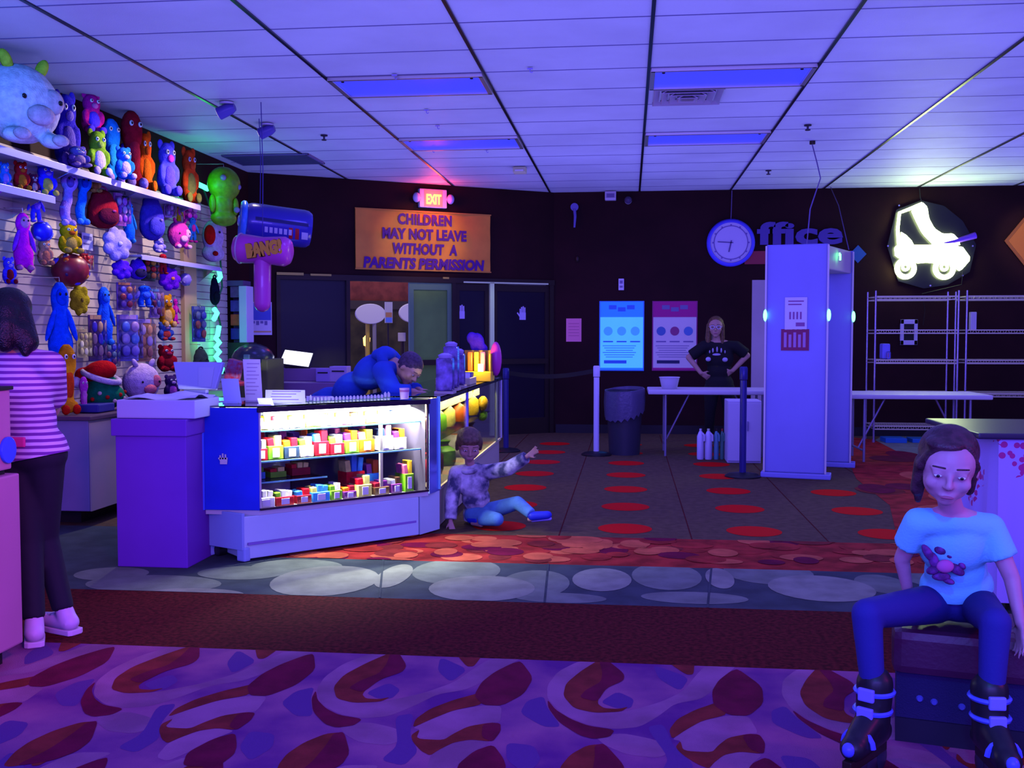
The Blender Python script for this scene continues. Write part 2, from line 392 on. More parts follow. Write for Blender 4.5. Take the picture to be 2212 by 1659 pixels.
wr = MB(); wr.box((8.3, 8.4, CEIL/2), (.12, 11.8, CEIL)); struct(wr.build('wall_right', wallp))
bb = MB(); bb.box((3.6, BACK-.012, .06), (9.2, .02, .12)); struct(bb.build('baseboard_back', black))

# ---- entrance: fixed dark window, way out, open leaf, two more doors
fr = MB()
for a, b in ((SL, SL+.05), (S(748), S(756)), (S(976), S(984)), (SR-.07, SR-.01)): lbbox(fr, a, b, 0, DTOP, -.10, .02)
lbbox(fr, SL, SR, DTOP-.07, DTOP, -.10, .025)
struct(fr.build('trim_3', darkmetal))
yb_ = mat('brass_strip', (.55, .45, .10), .35, .5)
st = MB(); lbbox(st, SL, S(655), DTOP-.02, DTOP+.012, .02, .05); lbbox(st, S(670), S(715), DTOP-.02, DTOP+.004, .02, .04); lbbox(st, S(955), S(968), DTOP-.02, DTOP+.004, .02, .04)
struct(st.build('trim_4', yb_))
dglass = mat('dark_tinted_glass', (.012, .008, .022), .25, spec=.5)
w1 = struct(bpy.data.objects.new('window_1', None)); COL.objects.link(w1); ORG[w1] = V((0, 0, 0))
p = MB(); lbbox(p, SL+.05, S(748), .9, DTOP-.07, -.05, -.035); p.build('pane', dglass, w1)
p = MB(); lbbox(p, SL+.05, S(748), 0, .9, -.07, -.02); p.build('lower_panel', mat('dark_panel', (.03, .012, .016), .6), w1)
p = MB(); lbbox(p, SL+.05, S(748), .86, .92, -.08, .0); p.build('rail', darkmetal, w1)
hand_m = mat('white_decal', (.55, .5, .8), .7)
def door(name, s0, s1, pane_m, decal=None, jamb=darkmetal, ang=0.):
    d = bpy.data.objects.new(name, None); COL.objects.link(d); d['kind'] = 'structure'
    o = LBA+LBD*s0-LBN*.03; d.location = o; d.rotation_euler = (0, 0, LBANG+ang); ORG[d] = V((0, 0, 0))
    w = s1-s0; H = DTOP-.075
    f = MB()
    for a, b, z0, z1 in ((0, .06, 0, H), (w-.06, w, 0, H), (.06, w-.06, H-.09, H), (.06, w-.06, .0, .22)): f.box(((a+b)/2, 0, (z0+z1)/2), (b-a, .045, z1-z0))
    f.build('frame', jamb, d, local=True)
    g = MB(); g.box((w/2, .004, (H-.09+.22)/2), (w-.12, .012, H-.31)); g.build('pane', pane_m, d, local=True)
    b = MB(); b.box((w/2, -.07, 1.0), (w-.1, .04, .07)); b.box((.08, -.04, 1.0), (.03, .05, .05)); b.box((w-.08, -.04, 1.0), (.03, .05, .05)); b.build('push_bar', darkmetal, d, local=True)
    if decal:
        h = MB(); x, zz = decal
        h.prism([(-.045,-.10),(.05,-.10),(.05,-.0),(-.045,0)], 0, .004, 0, Matrix.Translation((x, -.006, zz)) @ Matrix.Rotation(PI/2, 4, 'X'))
        for i, (fx, fh) in enumerate(((-.034,.05),(-.012,.075),(.012,.085),(.036,.07))):
            h.prism([(fx-.009,0),(fx+.009,0),(fx+.009,fh),(fx-.009,fh)], 0, .004, 0, Matrix.Translation((x, -.006, zz)) @ Matrix.Rotation(PI/2, 4, 'X'))
        h.prism([(-.045,-.06),(-.085,-.01),(-.072,.004),(-.045,-.03)], 0, .004, 0, Matrix.Translation((x, -.006, zz)) @ Matrix.Rotation(PI/2, 4, 'X'))
        h.build('hand_decal', hand_m, d, local=True)
    return d
sage = mat('sage_green_door', (.15, .33, .055), .6, var=(3, .2))
door('door_1', S(885), S(976), sage, None, mat('teal_metal', (.16, .32, .16), .4, .3))
door('door_2', S(984), S(1057), dglass, (.09, PL(990, 672).z))
door('door_3', S(1066), SR-.07, dglass, (S(1130)-S(1066), PL(1130, 675).z))
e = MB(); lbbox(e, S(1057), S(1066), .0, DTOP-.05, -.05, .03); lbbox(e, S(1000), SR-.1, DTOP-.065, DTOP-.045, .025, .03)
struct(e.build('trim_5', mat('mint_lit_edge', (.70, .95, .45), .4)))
lamp('door_edge_fill', 'SPOT', tuple(LBA+LBD*S(1062)+LBN*.5+V((0, 0, 2.9))), (.8, 1, .6), 14, tuple(LBA+LBD*S(1062)+V((0, 0, 1.2))), .03, angle=26)  # added spot without a fixture, brightens the mint edge strip
# ================================================================== CEILING FITTINGS
uv = mat('violet_light_diffuser', (.05, .06, .5), .4, emit=.95, ecol=(.035, .045, 1.0))
alu = mat('brushed_aluminium', (.7, .68, .62), .3, .8)
lights = ['violet ceiling light panel near the slatted prize wall side, nearer of its pair', 'violet ceiling light panel beside the square air diffuser', 'violet ceiling light panel above the red exit sign', 'violet ceiling light panel of the far row, right of the exit sign one']
for (c, r), lb in zip(((2, 3), (4, 3), (2, 7), (4, 7)), lights):
    x, y = GX0+(c+.5)*TX, GY0+(r+.5)*TY
    t = thing('ceiling_light', lb, 'light', (x, y, CEIL-.02), 'violet ceiling light panels')
    f = MB()
    for sx in (-1, 1): f.box((x+sx*(TX/2-.03), y, CEIL), (.035, TY-.03, .05))
    for sy in (-1, 1): f.box((x, y+sy*(TY/2-.028), CEIL), (TX-.03, .03, .05))
    f.box((x, y, CEIL+.045), (TX-.03, TY-.03, .01)); f.build('frame', alu, t, bevel=.003)
    d = MB(); d.box((x, y, CEIL-.004), (TX-.1, TY-.09, .012)); d.build('diffuser', uv, t)
    for sx in (-1, 1): k = MB(); k.cyl((x+sx*.5, y-.2, CEIL-.018), (x+sx*.5, y-.2, CEIL-.008), .012, n=10); k.build('latch', darkmetal, t)
    lamp('violet_panel_light', 'AREA', (x, y, CEIL-.05), (.13, .10, 1), 16, (x, y, 0), 1.0, .4)
x, y = GX0+4.27*TX, GY0+4.5*TY
t = thing('air_diffuser', 'square louvred air diffuser next to the right violet light panel', 'air vent', (x, y, CEIL-.03))
f = MB()
for k in range(4):
    q = .28-.065*k; zz = CEIL-.006-.007*k
    for a in (0, 1, 2, 3):
        R = Matrix.Rotation(a*PI/2, 3, 'Z'); o = R @ V((q-.03, 0, 0))
        f.box((x+o.x, y+o.y, zz), (.05, 2*q, .006), 0, R @ Matrix.Rotation(.5, 3, 'Y'))
f.build('louvres', mat('vent_metal', (.55, .5, .62), .4, .3), t); f = MB(); f.box((x, y, CEIL-.03), (.1, .1, .012)); f.build('centre_plate', alu, t, bevel=.003)
a, b = PZ(530, 345, CEIL), PZ(655, 342, CEIL); x, y = (a.x+b.x)/2, (a.y+b.y)/2
t = thing('return_grille', 'dark ceiling return grille in the far left corner', 'air vent', (x, y, CEIL-.02))
f = MB()
for k in range(12): f.box((x, y-.27+k*.049, CEIL-.012), (.92, .03, .006), 0, Matrix.Rotation(.6, 3, 'X'))
f.build('slats', mat('dark_vent', (.10, .09, .22), .5), t)
f = MB()
for s in (-1, 1): f.box((x+s*.47, y, CEIL-.008), (.03, .62, .014)); f.box((x, y+s*.3, CEIL-.008), (.97, .03, .014))
f.build('rim', mat('vent_rim', (.2, .18, .4), .5), t)
for px, py, lb in ((490, 236, 'small ceiling spotlight nearest the stuffed toys'), (577, 281, 'second small ceiling spotlight, behind the first')):
    c = PZ(px, py, CEIL-.06); t = thing('spotlight', lb, 'spotlight', (c.x, c.y, CEIL-.1), 'ceiling spotlights')
    f = MB(); f.lathe([(.06, CEIL-.02), (.06, CEIL-.004)], (c.x, c.y, 0)); f.cyl((c.x, c.y, CEIL-.06), (c.x, c.y, CEIL-.01), .012); f.build('base', white, t)
    f = MB(); f.tube([(c.x+.07, c.y, CEIL-.045), (c.x+.03, c.y, CEIL-.055), (c.x-.07, c.y, CEIL-.095)], [.03, .05, .055], 14); f.build('lamp_head', mat('spot_housing', (.12, .10, .5), .35), t, True)
    f = MB(); f.tube([(c.x-.069, c.y, CEIL-.0945), (c.x-.074, c.y, CEIL-.0965)], .045, 14); f.build('bulb', mat('spot_bulb', (1, .8, .6), .3, emit=1.2), t)
    lamp('prize_wall_spot', 'SPOT', (c.x-.12, c.y, CEIL-.13), (1, .82, .74), 125, (LEFT, c.y-1.2+(0.9 if px > 500 else 0), 1.7), .06, angle=105, blend=.9)
def ceil_small(name, lb, cat, px, py, prof, m, grp=None):
    c = PZ(px, py, CEIL); f = MB(); f.lathe([(r, CEIL-d) for r, d in prof], (c.x, c.y, 0), 14)
    return tag(f.build(name, m, None, True, loc=(c.x, c.y, CEIL-.03)), lb, cat, grp)
sp = mat('sprinkler_metal', (.07, .06, .09), .4, .5)
for px, py, lb in ((700, 292, 'fire sprinkler in the tile left of the far light panels'), (1745, 270, 'fire sprinkler above the metal detector'), (1660, 368, 'fire sprinkler near the back wall above the clock')):
    ceil_small('fire_sprinkler', lb, 'sprinkler', px, py, ((.035, 0), (.035, .008), (.01, .01), (.01, .04), (.025, .042), (.025, .05)), sp, 'fire sprinklers')
for px, py, lb in ((1145, 146, 'pale hook clip on the ceiling seam right of the left light panel'), (921, 236, 'pale hook clip on the ceiling behind the left light panel'), (945, 270, 'pale hook clip on the ceiling between the two left light panels'), (935, 322, 'pale hook clip below the left end of the far left light panel'), (1051, 322, 'pale hook clip below the right end of the far left light panel'), (852, 160, 'pale hook clip on the bright rim of the left light panel')):
    c = PZ(px, py, CEIL); f = MB(); f.box((c.x, c.y, CEIL-.008), (.04, .02, .008)); f.tube([(c.x, c.y, CEIL-.01), (c.x, c.y, CEIL-.03), (c.x+.012, c.y, CEIL-.038), (c.x+.02, c.y, CEIL-.028)], .004, 6)
    tag(f.build('ceiling_clip', mat('clip_plastic', (.45, .42, .95), .4), None, loc=(c.x, c.y, CEIL-.03)), lb, 'clip', 'ceiling clips')
c = PZ(1123, 369, CEIL-.04)
t = thing('smoke_alarm', 'small white box alarm on the ceiling near the back corner', 'alarm', (c.x, c.y, CEIL-.08))
f = MB(); f.box((c.x, c.y, CEIL-.035), (.15, .15, .07)); f.build('housing', mat('cream_plastic', (.8, .8, .45), .5, bump=None), t, bevel=.012)
f = MB(); f.box((c.x, c.y-.077, CEIL-.045), (.1, .006, .02)); f.build('vent_slot', alu, t)
# ================================================================== ENTRANCE WALL
M0 = lambda px, py, off=.0: face_M(PL(px, py, off), LBANG)
ex_red = mat('exit_red_glow', (1, .08, .03), .4, emit=5, ecol=(1, .10, .03))
c = PL(935, 429, .05); t = thing('exit_sign', 'red lit emergency exit sign above the orange banner', 'exit sign', (c.x, c.y, c.z-.13))
f = MB(); f.prism([(-.19,-.12),(.19,-.12),(.19,.12),(-.19,.12)], -.05, .02, 0, face_M(c, LBANG)); f.build('housing', white, t, bevel=.012)
f = MB(); f.prism([(-.125,-.105),(.125,-.105),(.125,.105),(-.125,.105)], .0205, .026, 0, face_M(c, LBANG)); f.build('face_plate', mat('exit_face', (.9, .25, .2), .4, emit=1.1, ecol=(1, .10, .10)), t)
text('EXIT', .135, .004, .004, 'lettering', mat('exit_letter_glow', (1, .5, .1), .4, emit=4, ecol=(1, .32, .05)), t, face_M(c+LBN*.03+V((0, 0, -.02)), LBANG) @ Matrix.Diagonal((.75, 1.3, 1, 1)))
for s in (-1, 1):
    q = c+LBD*(.235*s)+LBN*.03; f = MB(); f.ell(q, (.05, .05, .065)); f.cyl(c+LBD*(.17*s), q, .02)
    f.build('emergency_lamp', mat('lamp_lens', (.6, .5, .95), .2), t, True)
lamp('exit_glow', 'POINT', tuple(c+LBN*.13), (1, .04, .06), 9, size=.1)
# orange banner
cs = [PL(*q, .03) for q in ((768, 452), (1059, 461), (1059, 588), (768, 583))]
cc = sum(cs, V())/4; bw = (cs[1]-cs[0]).xy.length; bh = ((cs[0]-cs[3]).length+(cs[1]-cs[2]).length)/2; Mb = face_M(cc, LBANG)
t = thing('banner', 'orange vinyl banner with purple capitals over the doors', 'banner', tuple(cc-V((0, 0, bh/2))))
f = MB(); nx, ny = 24, 8
vs = [tuple((-bw/2+bw*i/nx, -bh/2+bh*j/ny, .006*math.sin(i*.9)+.004*math.sin(j*1.7+i*.3))) for j in range(ny+1) for i in range(nx+1)]
f.add(vs, [(j*(nx+1)+i, j*(nx+1)+i+1, (j+1)*(nx+1)+i+1, (j+1)*(nx+1)+i) for j in range(ny) for i in range(nx)], 0, Mb)
f.prism([(-bw/2,-bh/2),(bw/2,-bh/2),(bw/2,bh/2),(-bw/2,bh/2)], -.02, -.012, 0, Mb)
f.build('sheet', mat('orange_vinyl', (.95, .36, .035), .55, var=(2.5, .2)), t, True)
for k in range(2): f = MB(); f.prism([(-bw/2-.01,-bh/2+k*(bh-.012)),(bw/2+.01,-bh/2+k*(bh-.012)),(bw/2+.01,-bh/2+.014+k*(bh-.012)),(-bw/2-.01,-bh/2+.014+k*(bh-.012))], .008, .014, 0, Mb); f.build('hem', mat('banner_hem', (.7, .3, .04), .6), t)
ink = mat('purple_ink', (.10, .008, .26), .6)
for i, (s, w, sh, sp_) in enumerate((('CHILDREN', .40, .0, 1.1), ('MAY NOT LEAVE', .625, .0, 1.05), ('WITHOUT  A', .48, .1, 1.08), ('PARENTS PERMISSION', .90, .12, 1.0))):
    o = text(s, .20, .002, .0095, 'lettering', ink, t, None, shear=sh, space=sp_)
    xs = [v.co.x for v in o.data.vertices]; ys = [v.co.y for v in o.data.vertices]; o0 = ORG[t]
    k = w*bw/(max(xs)-min(xs)); ky = .145/(max(ys)-min(ys)); mx, my = (max(xs)+min(xs))/2, (max(ys)+min(ys))/2
    o.data.transform(Matrix.Translation(-o0) @ Mb @ Matrix.Translation((0, bh*(.355-.245*i), .016)) @ Matrix.Diagonal((k, ky, 1, 1)) @ Matrix.Translation((-mx, -my, 0)))
    # (letters stand on the sheet)
lamp('banner_fill_spot', 'SPOT', tuple(cc+LBN*1.6+V((.3, 0, CEIL-.12-cc.z))), (1, .60, .20), 60, tuple(cc), .05, angle=42, blend=.8)  # invented warm spot, no fixture; lifts the orange of the banner
# ---- seen through the doorway: the street front outside
ext = MB()
def lbb(mb, px0, px1, z0, z1, off, dep, m=0):
    a, b = PL(px0, 700, off), PL(px1, 700, off); q = [a, b, b-LBN*dep, a-LBN*dep]; mb.prism([(p.x, p.y) for p in q], z0, z1, m)
lbb(ext, 560, 1100, 0, PL(800, 668, -6).z, -6, .2, 0); lbb(ext, 560, 1100, PL(800, 650, -6).z, 4.2, -6, .2, 1)
lbb(ext, 560, 1100, PL(800, 668, -6).z, PL(800, 650, -6).z, -5.9, .3, 2)
tag(ext.build('building_front', [mat('olive_wall', (.085, .075, .014), .8, var=(3, .6)), mat('brick_band', (.30, .07, .025), .85, var=(6, .4)), mat('dark_gutter', (.06, .05, .02), .6)], None, loc=tuple(PL(800, 700, -6))), 'olive and brick building front seen through the open doorway', 'building')
gr = MB(); gr.prism([(-6, 12.9), (1, 16.5), (-2, 23), (-9, 20)], -.1, -.012, 0); struct(gr.build('ground', mat('asphalt', (.08, .06, .03), .9)))
post_y = mat('yellow_post', (.75, .55, .03), .5)
for px, py, lb in ((800, 678, 'whole white oval sign on a yellow post seen through the doorway'), (893, 676, 'white oval sign half hidden by the green door leaf')):
    c = PL(px, py, -3.0); t = thing('street_sign', lb, 'sign', (c.x, c.y, 0), 'white oval street signs')
    f = MB(); f.prism(disc(0, 0, .245, .16, 32), -.03, .03, 0, face_M(c, LBANG)); f.build('sign_panel', mat('cream_sign', (.85, .86, .55), .5), t, bevel=.01)
    f = MB(); b = c-LBN*.05; f.cyl((b.x-.03, b.y, 0), (b.x-.03, b.y, c.z-.05), .035); f.build('post', post_y, t, True)
    f = MB(); f.cyl((b.x-.03, b.y, 0), (b.x-.03, b.y, .03), .12); f.build('foot', darkmetal, t, True)
    f = MB(); f.box((b.x+.08, b.y, c.z/2), (.05, .05, c.z)); f.build('support', mat('grey_post', (.35, .33, .2), .6), t)
c = PL(839, 675, -2.4); f = MB(); f.prism([(-.06,-.16),(.06,-.16),(.06,.16),(-.06,.16)], 0, .02, 0, face_M(c, LBANG)); f.prism([(-.05,-.15),(.05,-.15),(.05,-.08),(-.05,-.08)], .02, .024, 1, face_M(c, LBANG)); f.prism([(-.05,-.07),(.05,-.07),(.05,-.0),(-.05,.0)], .02, .024, 2, face_M(c, LBANG))
f.cyl(c+V((0, 0, -.15))-LBN*.02, V((c.x, c.y, 0))-LBN*.02, .012, n=8, m=3)
tag(f.build('notice_board', [mat('cream_sign', (1, 1, 1)), mat('notice_blue', (.2, .4, .8), .6), mat('notice_orange', (.8, .4, .1), .6), darkmetal], None, loc=(c.x, c.y, 0)), 'narrow coloured notice strip beside the oval sign outside', 'notice')
c = PL(792, 738, -3.3); t = thing('street_lantern', 'small glowing orange lantern outside the doorway', 'lantern', (c.x, c.y, 0))
f = MB(); f.lathe([(.02, .10), (.06, .06), (.05, -.06), (.03, -.07)], c, 12); f.build('lamp_shade', mat('lantern_glow', (1, .55, .12), .4, emit=6, ecol=(1, .45, .06)), t, True)
f = MB(); f.cyl((c.x, c.y, 0), (c.x, c.y, c.z-.07), .025); f.build('post', post_y, t, True)
c = PL(868, 728, -3.2); f = MB(); f.box(c, (.12, .05, .14)); f.cyl((c.x, c.y+.05, 0), (c.x, c.y+.05, c.z+.05), .03, m=1)
tag(f.build('meter_box', [mat('pale_meter', (.6, .58, .4), .5), darkmetal], None, loc=(c.x, c.y, 0), bevel=.008), 'pale meter box on a dark post outside the doorway', 'box')
lamp('outside_fill', 'POINT', tuple(PL(800, 600, -2.0)+V((0, 0, 1.6))), (1, .84, .42), 75, size=.2)  # unseen warm fill added to light what shows through the doorway
lamp('outside_fill_far', 'POINT', tuple(PL(860, 640, -4.5)+V((0, 0, 1.2))), (1, .60, .22), 16, size=.2)  # second added fill outside, for the building front; no lamp stands here

# ================================================================== BACK WALL
def onback(px, py, d=.0): return PY(px, py, BACK-d)
def panel(name, lb, cat, px0, px1, py0, py1, m, depth=.012, extra=(), group=None, Y=None, wall=PY, bevel=0):
    Y = BACK if Y is None else Y
    a, b = wall(px0, py1, Y), wall(px1, py0, Y)
    f = MB(); f.box(((a.x+b.x)/2, Y-depth/2, (a.z+b.z)/2), (b.x-a.x, depth, b.z-a.z)); ms = [m]
    w, h = b.x-a.x, b.z-a.z
    for k, (u0, u1, v0, v1, mm) in enumerate(extra):
        if mm not in ms: ms.append(mm)
        f.box((a.x+w*(u0+u1)/2, Y-depth-.001, b.z-h*(v0+v1)/2), (w*(u1-u0), .002, h*(v1-v0)), ms.index(mm))
    o = f.build(name, ms, None, loc=((a.x+b.x)/2, Y, a.z), bevel=bevel); return tag(o, lb, cat, group), a, b
grey_ink = mat('grey_ink', (.22, .18, .4), .8)
panel('notice', 'small pink paper notice taped between door and posters', 'notice', 1223, 1256, 688, 738, mat('pink_paper', (.95, .30, .45), .8), .006, [(.15, .85, .2+.13*i, .24+.13*i, mat('pink_ink', (.75, .2, .35), .8)) for i in range(5)])
# bright blue poster with a lit face, violet poster beside it
teal = mat('pale_blue_print', (.22, .50, .80), .4); deep = mat('blue_print', (.02, .22, .85), .4)
def poster(lb, px0, px1, base, head, inks, foot, frame):
    a, b = onback(px0, 801), onback(px1, 650); w, h = b.x-a.x, b.z-a.z; c = (a+b)/2
    t = thing('poster', lb, 'poster', (c.x, BACK, a.z), 'framed posters by the doors')
    f = MB(); f.box((c.x, BACK-.008, c.z), (w, .016, h)); f.build('backing', frame, t, bevel=.003)
    f = MB(); f.box((c.x, BACK-.018, c.z), (w-.03, .004, h-.03)); f.build('sheet', base, t)
    f = MB(); f.box((c.x, BACK-.022, b.z-h*.12), (w-.03, .003, h*.22)); f.build('title_band', head, t)
    f = MB(); f.box((c.x, BACK-.022, a.z+h*.03), (w-.03, .003, h*.03)); f.build('foot_band', head, t)
    for i in range(3):
        f = MB(); x = a.x+w*(.2+.3*i); f.prism(disc(0, 0, w*.1, w*.1, 20), 0, .003, 0, face_M((x, BACK-.0205, b.z-h*.43), 0)); f.build('picture', inks[i], t)
    f = MB()
    for i in range(3): f.box((a.x+w*(.2+.3*i), BACK-.021, b.z-h*.58), (w*.22, .002, h*.018))
    for i in range(6): f.box((a.x+w*.45, BACK-.021, b.z-h*(.64+.032*i)), (w*(.74-.07*(i % 3)), .002, h*.008))
    for i in range(3): f.box((a.x+w*(.3+.2*i), BACK-.0245, b.z-h*(.09+.03*(i % 2))), (w*.17, .002, h*.06))
    f.build('print_lines', grey_ink if foot else deep, t)
    f = MB(); f.box((a.x+w*.36, BACK-.0225, a.z+h*.13), (w*.5, .003, h*.045)); f.build('caption_bar', mat('navy_ink', (.03, .03, .12), .7) if foot else deep, t)
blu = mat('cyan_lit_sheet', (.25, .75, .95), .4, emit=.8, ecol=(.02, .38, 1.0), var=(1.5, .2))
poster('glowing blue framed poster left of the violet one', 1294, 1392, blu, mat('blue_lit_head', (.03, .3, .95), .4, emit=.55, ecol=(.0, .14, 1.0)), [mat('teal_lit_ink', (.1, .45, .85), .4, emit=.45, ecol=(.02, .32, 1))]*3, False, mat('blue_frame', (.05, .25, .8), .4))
poster('white poster with magenta bands beside the glowing blue one', 1408, 1507, mat('poster_white', (.75, .70, .72), .6), mat('magenta_print', (.50, .012, .25), .6), [mat('ink_navy', (.08, .2, .5), .6), mat('ink_wine', (.35, .06, .22), .6), mat('ink_blue', (.1, .25, .6), .6)], True, mat('magenta_frame', (.35, .02, .2), .5))
panel('thermostat', 'small pale thermostat box above the glowing poster', 'thermostat', 1336, 1348, 602, 627, white, .03, [(.2, .8, .15, .45, grey_ink), (.2, .8, .6, .8, grey_ink)], bevel=.005)
panel('wall_speaker', 'white box at the top of the back wall under the ceiling', 'speaker', 1307, 1331, 415, 434, white, .12, [(.1, .9, .2, .8, grey_ink)], bevel=.008)
c = onback(1357, 432, .08); t = thing('security_camera', 'round dome security camera beside the white box by the ceiling', 'camera', tuple(c))
f = MB(); f.lathe([(.05, -.0), (.05, .06), (.045, .08)], c, 16, 0, Matrix.Rotation(-PI/2, 4, 'X')); f.build('mount', white, t, True)
f = MB(); f.ell(c-V((0, .0, 0)), .05); f.build('dome', mat('dark_dome', (.08, .06, .14), .15), t, True)
c = onback(1241, 460, .03); f = MB(); f.lathe([(.05, -.02), (.055, 0), (.055, .01)], c+V((0, 0, .08)), 14, 0, Matrix.Rotation(PI/2, 4, 'X')); f.tube([c+V((0, 0, .05)), c+V((.01, -.02, -.05)), c+V((0, -.02, -.20))], [.022, .02, .014], 10)
tag(f.build('wall_sensor', mat('blue_grey_plastic', (.16, .15, .5), .4), None, True, loc=tuple(c)), 'blue-grey wall sensor with a hanging stem above the doors', 'sensor')
c = onback(1247, 560, .012); f = MB(); f.ell(c, (.03, .02, .045)); tag(f.build('wall_hook', darkmetal, None, True, loc=tuple(c)), 'tiny dark hook on the back wall below the sensor', 'hook')
# office sign: clock stands in for the O
off_m = mat('office_letter', (.10, .07, .36), .5); cp = mat('copper_edge', (.30, .12, .16), .4)
c = onback(1727, 507, .05)
t = thing('office_sign', 'raised wall letters spelling ffice right of the round clock', 'sign', tuple(c))
o = text('ffice', .34, .02, .012, 'lettering', off_m, t, None, space=1.0)
xs = [v.co.x for v in o.data.vertices]; ys = [v.co.y for v in o.data.vertices]; a, b = onback(1634, 530), onback(1820, 478)
k = (b.x-a.x)/(max(xs)-min(xs)); ky = (b.z-a.z)/(max(ys)-min(ys)); mx, my = (max(xs)+min(xs))/2, (max(ys)+min(ys))/2
o.data.transform(Matrix.Translation(-ORG[t]) @ face_M(((a.x+b.x)/2, BACK-.03, (a.z+b.z)/2)) @ Matrix.Diagonal((k, ky, 1, 1)) @ Matrix.Translation((-mx, -my, 0)))
panel('wall_sign', 'dark red strip sign behind the metal detector top', 'sign', 1608, 1820, 541, 571, mat('red_strip', (.35, .03, .06), .6), .02)
a = onback(1579, 524, .06); R_ = (onback(1631, 524).x-onback(1527, 524).x)/2
t = thing('wall_clock', 'round wall clock with a blue rim hung high by the letters', 'clock', (a.x, BACK, a.z-R_)); Mc = face_M((a.x, BACK-.0, a.z))
f = MB(); f.lathe([(R_, 0), (R_, .05), (R_*.93, .075), (R_*.86, .075), (R_*.84, .05), (.01, .05)], (0, 0, 0), 48, 0, None); f.v = [tuple(Mc @ V(p)) for p in f.v]; f.build('rim', mat('blue_clock_rim', (.10, .10, .95), .35), t, True)
f = MB(); f.prism(disc(0, 0, R_*.85, R_*.85, 48), .05, .054, 0, Mc); f.build('dial', mat('clock_dial', (.66, .62, .92), .5), t)
f = MB(); f.tube([Mc @ V((R_*.7*math.cos(i*PI/24), R_*.7*math.sin(i*PI/24), .056)) for i in range(48)], .006, 6, 0, True)
for i in range(12):
    q = i*PI/6; f.box(Mc @ V((R_*.74*math.cos(q), R_*.74*math.sin(q), .056)), (.02, .004, .02))
f.build('dial_marks', mat('clock_mark', (.25, .18, .55), .6), t)
for q, L, w in ((math.radians(180-4), .55, .012), (math.radians(270-12), .4, .016)):
    f = MB(); d = V((math.cos(q), math.sin(q), 0)); n = V((-d.y, d.x, 0))*w*.5
    f.prism([tuple((d*R_*L+n).xy), tuple((d*R_*L-n).xy), tuple((-d*.03-n).xy), tuple((-d*.03+n).xy)], .06, .064, 0, Mc); f.build('hand', mat('clock_hand', (.12, .08, .3), .5), t)
f = MB(); f.tube([Mc @ V((0, R_, .03)), Mc @ V((.005, R_+.12, .015)), V((a.x+.01, BACK-.012, CEIL-.01))], .005, 6); f.build('cord', grey_ink, t)
c = onback(1853, 549, .01); f = MB(); f.prism([(-.11, 0), (0, -.12), (.11, 0), (0, .12)], 0, .012, 0, face_M(c)); tag(f.build('wall_diamond', mat('teal_diamond', (.03, .16, .38), .5), None, loc=tuple(c)), 'small teal diamond plaque right of the metal detector', 'plaque')
c = onback(2226, 520, .012); f = MB(); f.prism([(-.33, 0), (0, -.42), (.33, 0), (0, .42)], 0, .015, 0, face_M(c)); f.prism([(-.28, 0), (0, -.36), (.28, 0), (0, .36)], .015, .018, 1, face_M(c))
tag(f.build('diamond_sign', [mat('diamond_edge', (.45, .14, .02), .5), mat('orange_diamond', (.75, .24, .025), .5)], None, loc=tuple(c)), 'large orange diamond sign at the right end of the back wall', 'sign')
lamp('diamond_fill_spot', 'SPOT', (4.9, 12.6, CEIL-.1), (1, .8, .5), 34, tuple(c), .05, angle=36, blend=.8)  # added spot with no fixture, makes the orange diamond brighter
# neon roller skate
neon = mat('neon_white_green', (.9, 1, .7), .3, emit=13, ecol=(.80, 1, .42)); sc_ = 1/2.513
def nk(x, y): return onback(1600+x*sc_, 400+y*sc_, .10)
c = nk(1040, 300); t = thing('neon_sign', 'glowing roller skate neon sign on the back wall', 'neon sign', (c.x, BACK, nk(1000, 520).z))
f = MB()
def npoly(pts): 
    q = [nk(*p) for p in pts]; f.prism([(p.x-c.x, p.z-c.z) for p in q], -.02, .02, 0, face_M((c.x, BACK-.10, c.z)))
npoly(smooth_poly([(925,135),(985,92),(1012,120),(1020,180),(1050,235),(1095,265),(1150,262),(1182,295),(1190,330),(1050,328),(985,260),(950,190)], 1))
npoly(smooth_poly([(835,340),(850,325),(1195,325),(1250,400),(1190,468),(1165,450),(1160,410),(1060,425),(1010,420),(955,425),(840,390)], 1))
npoly([(870,255),(895,270),(925,300),(940,328),(868,328)]); f.build('neon_panel', neon, t)
f = MB(); f.tube([nk(*p) for p in ((858,330),(852,240),(862,150),(920,128),(985,100))], .022, 10); f.build('neon_tube', neon, t, True)
for wx, wy, r in ((895, 452, 46), (1105, 452, 48)):
    f = MB(); f.tube([nk(wx+r*math.cos(i*PI/12), wy+r*math.sin(i*PI/12)) for i in range(24)], .034, 10, 0, True); f.tube([nk(wx+r*.35*math.cos(i*PI/6), wy-8+r*.35*math.sin(i*PI/6)) for i in range(12)], .02, 8, 0, True); f.build('neon_wheel', neon, t, True)
f = MB(); q = [(800,330),(850,130),(985,80),(1110,110),(1210,190),(1285,320),(1250,470),(1130,540),(1000,560),(860,520)]
f.prism([(nk(*p).x-c.x, nk(*p).z-c.z) for p in q], -.004, .004, 0, face_M((c.x, BACK-.05, c.z))); f.build('backing', mat('dark_acrylic', (.012, .012, .018), .25), t)
f = MB(); f.tube([nk(1035, 326), nk(1160, 305), nk(1275, 272)], [.012, .03, .045], 10); f.build('purple_tube', mat('purple_tube', (.28, .10, .9), .35), t, True)
for x, y in ((860, 110), (1260, 330), (800, 330), (1030, 545), (1205, 490)): f = MB(); f.cyl(nk(x, y)-V((0, .0, 0)), nk(x, y)+V((0, .095, 0)), .012, n=8); f.build('standoff', chrome, t)
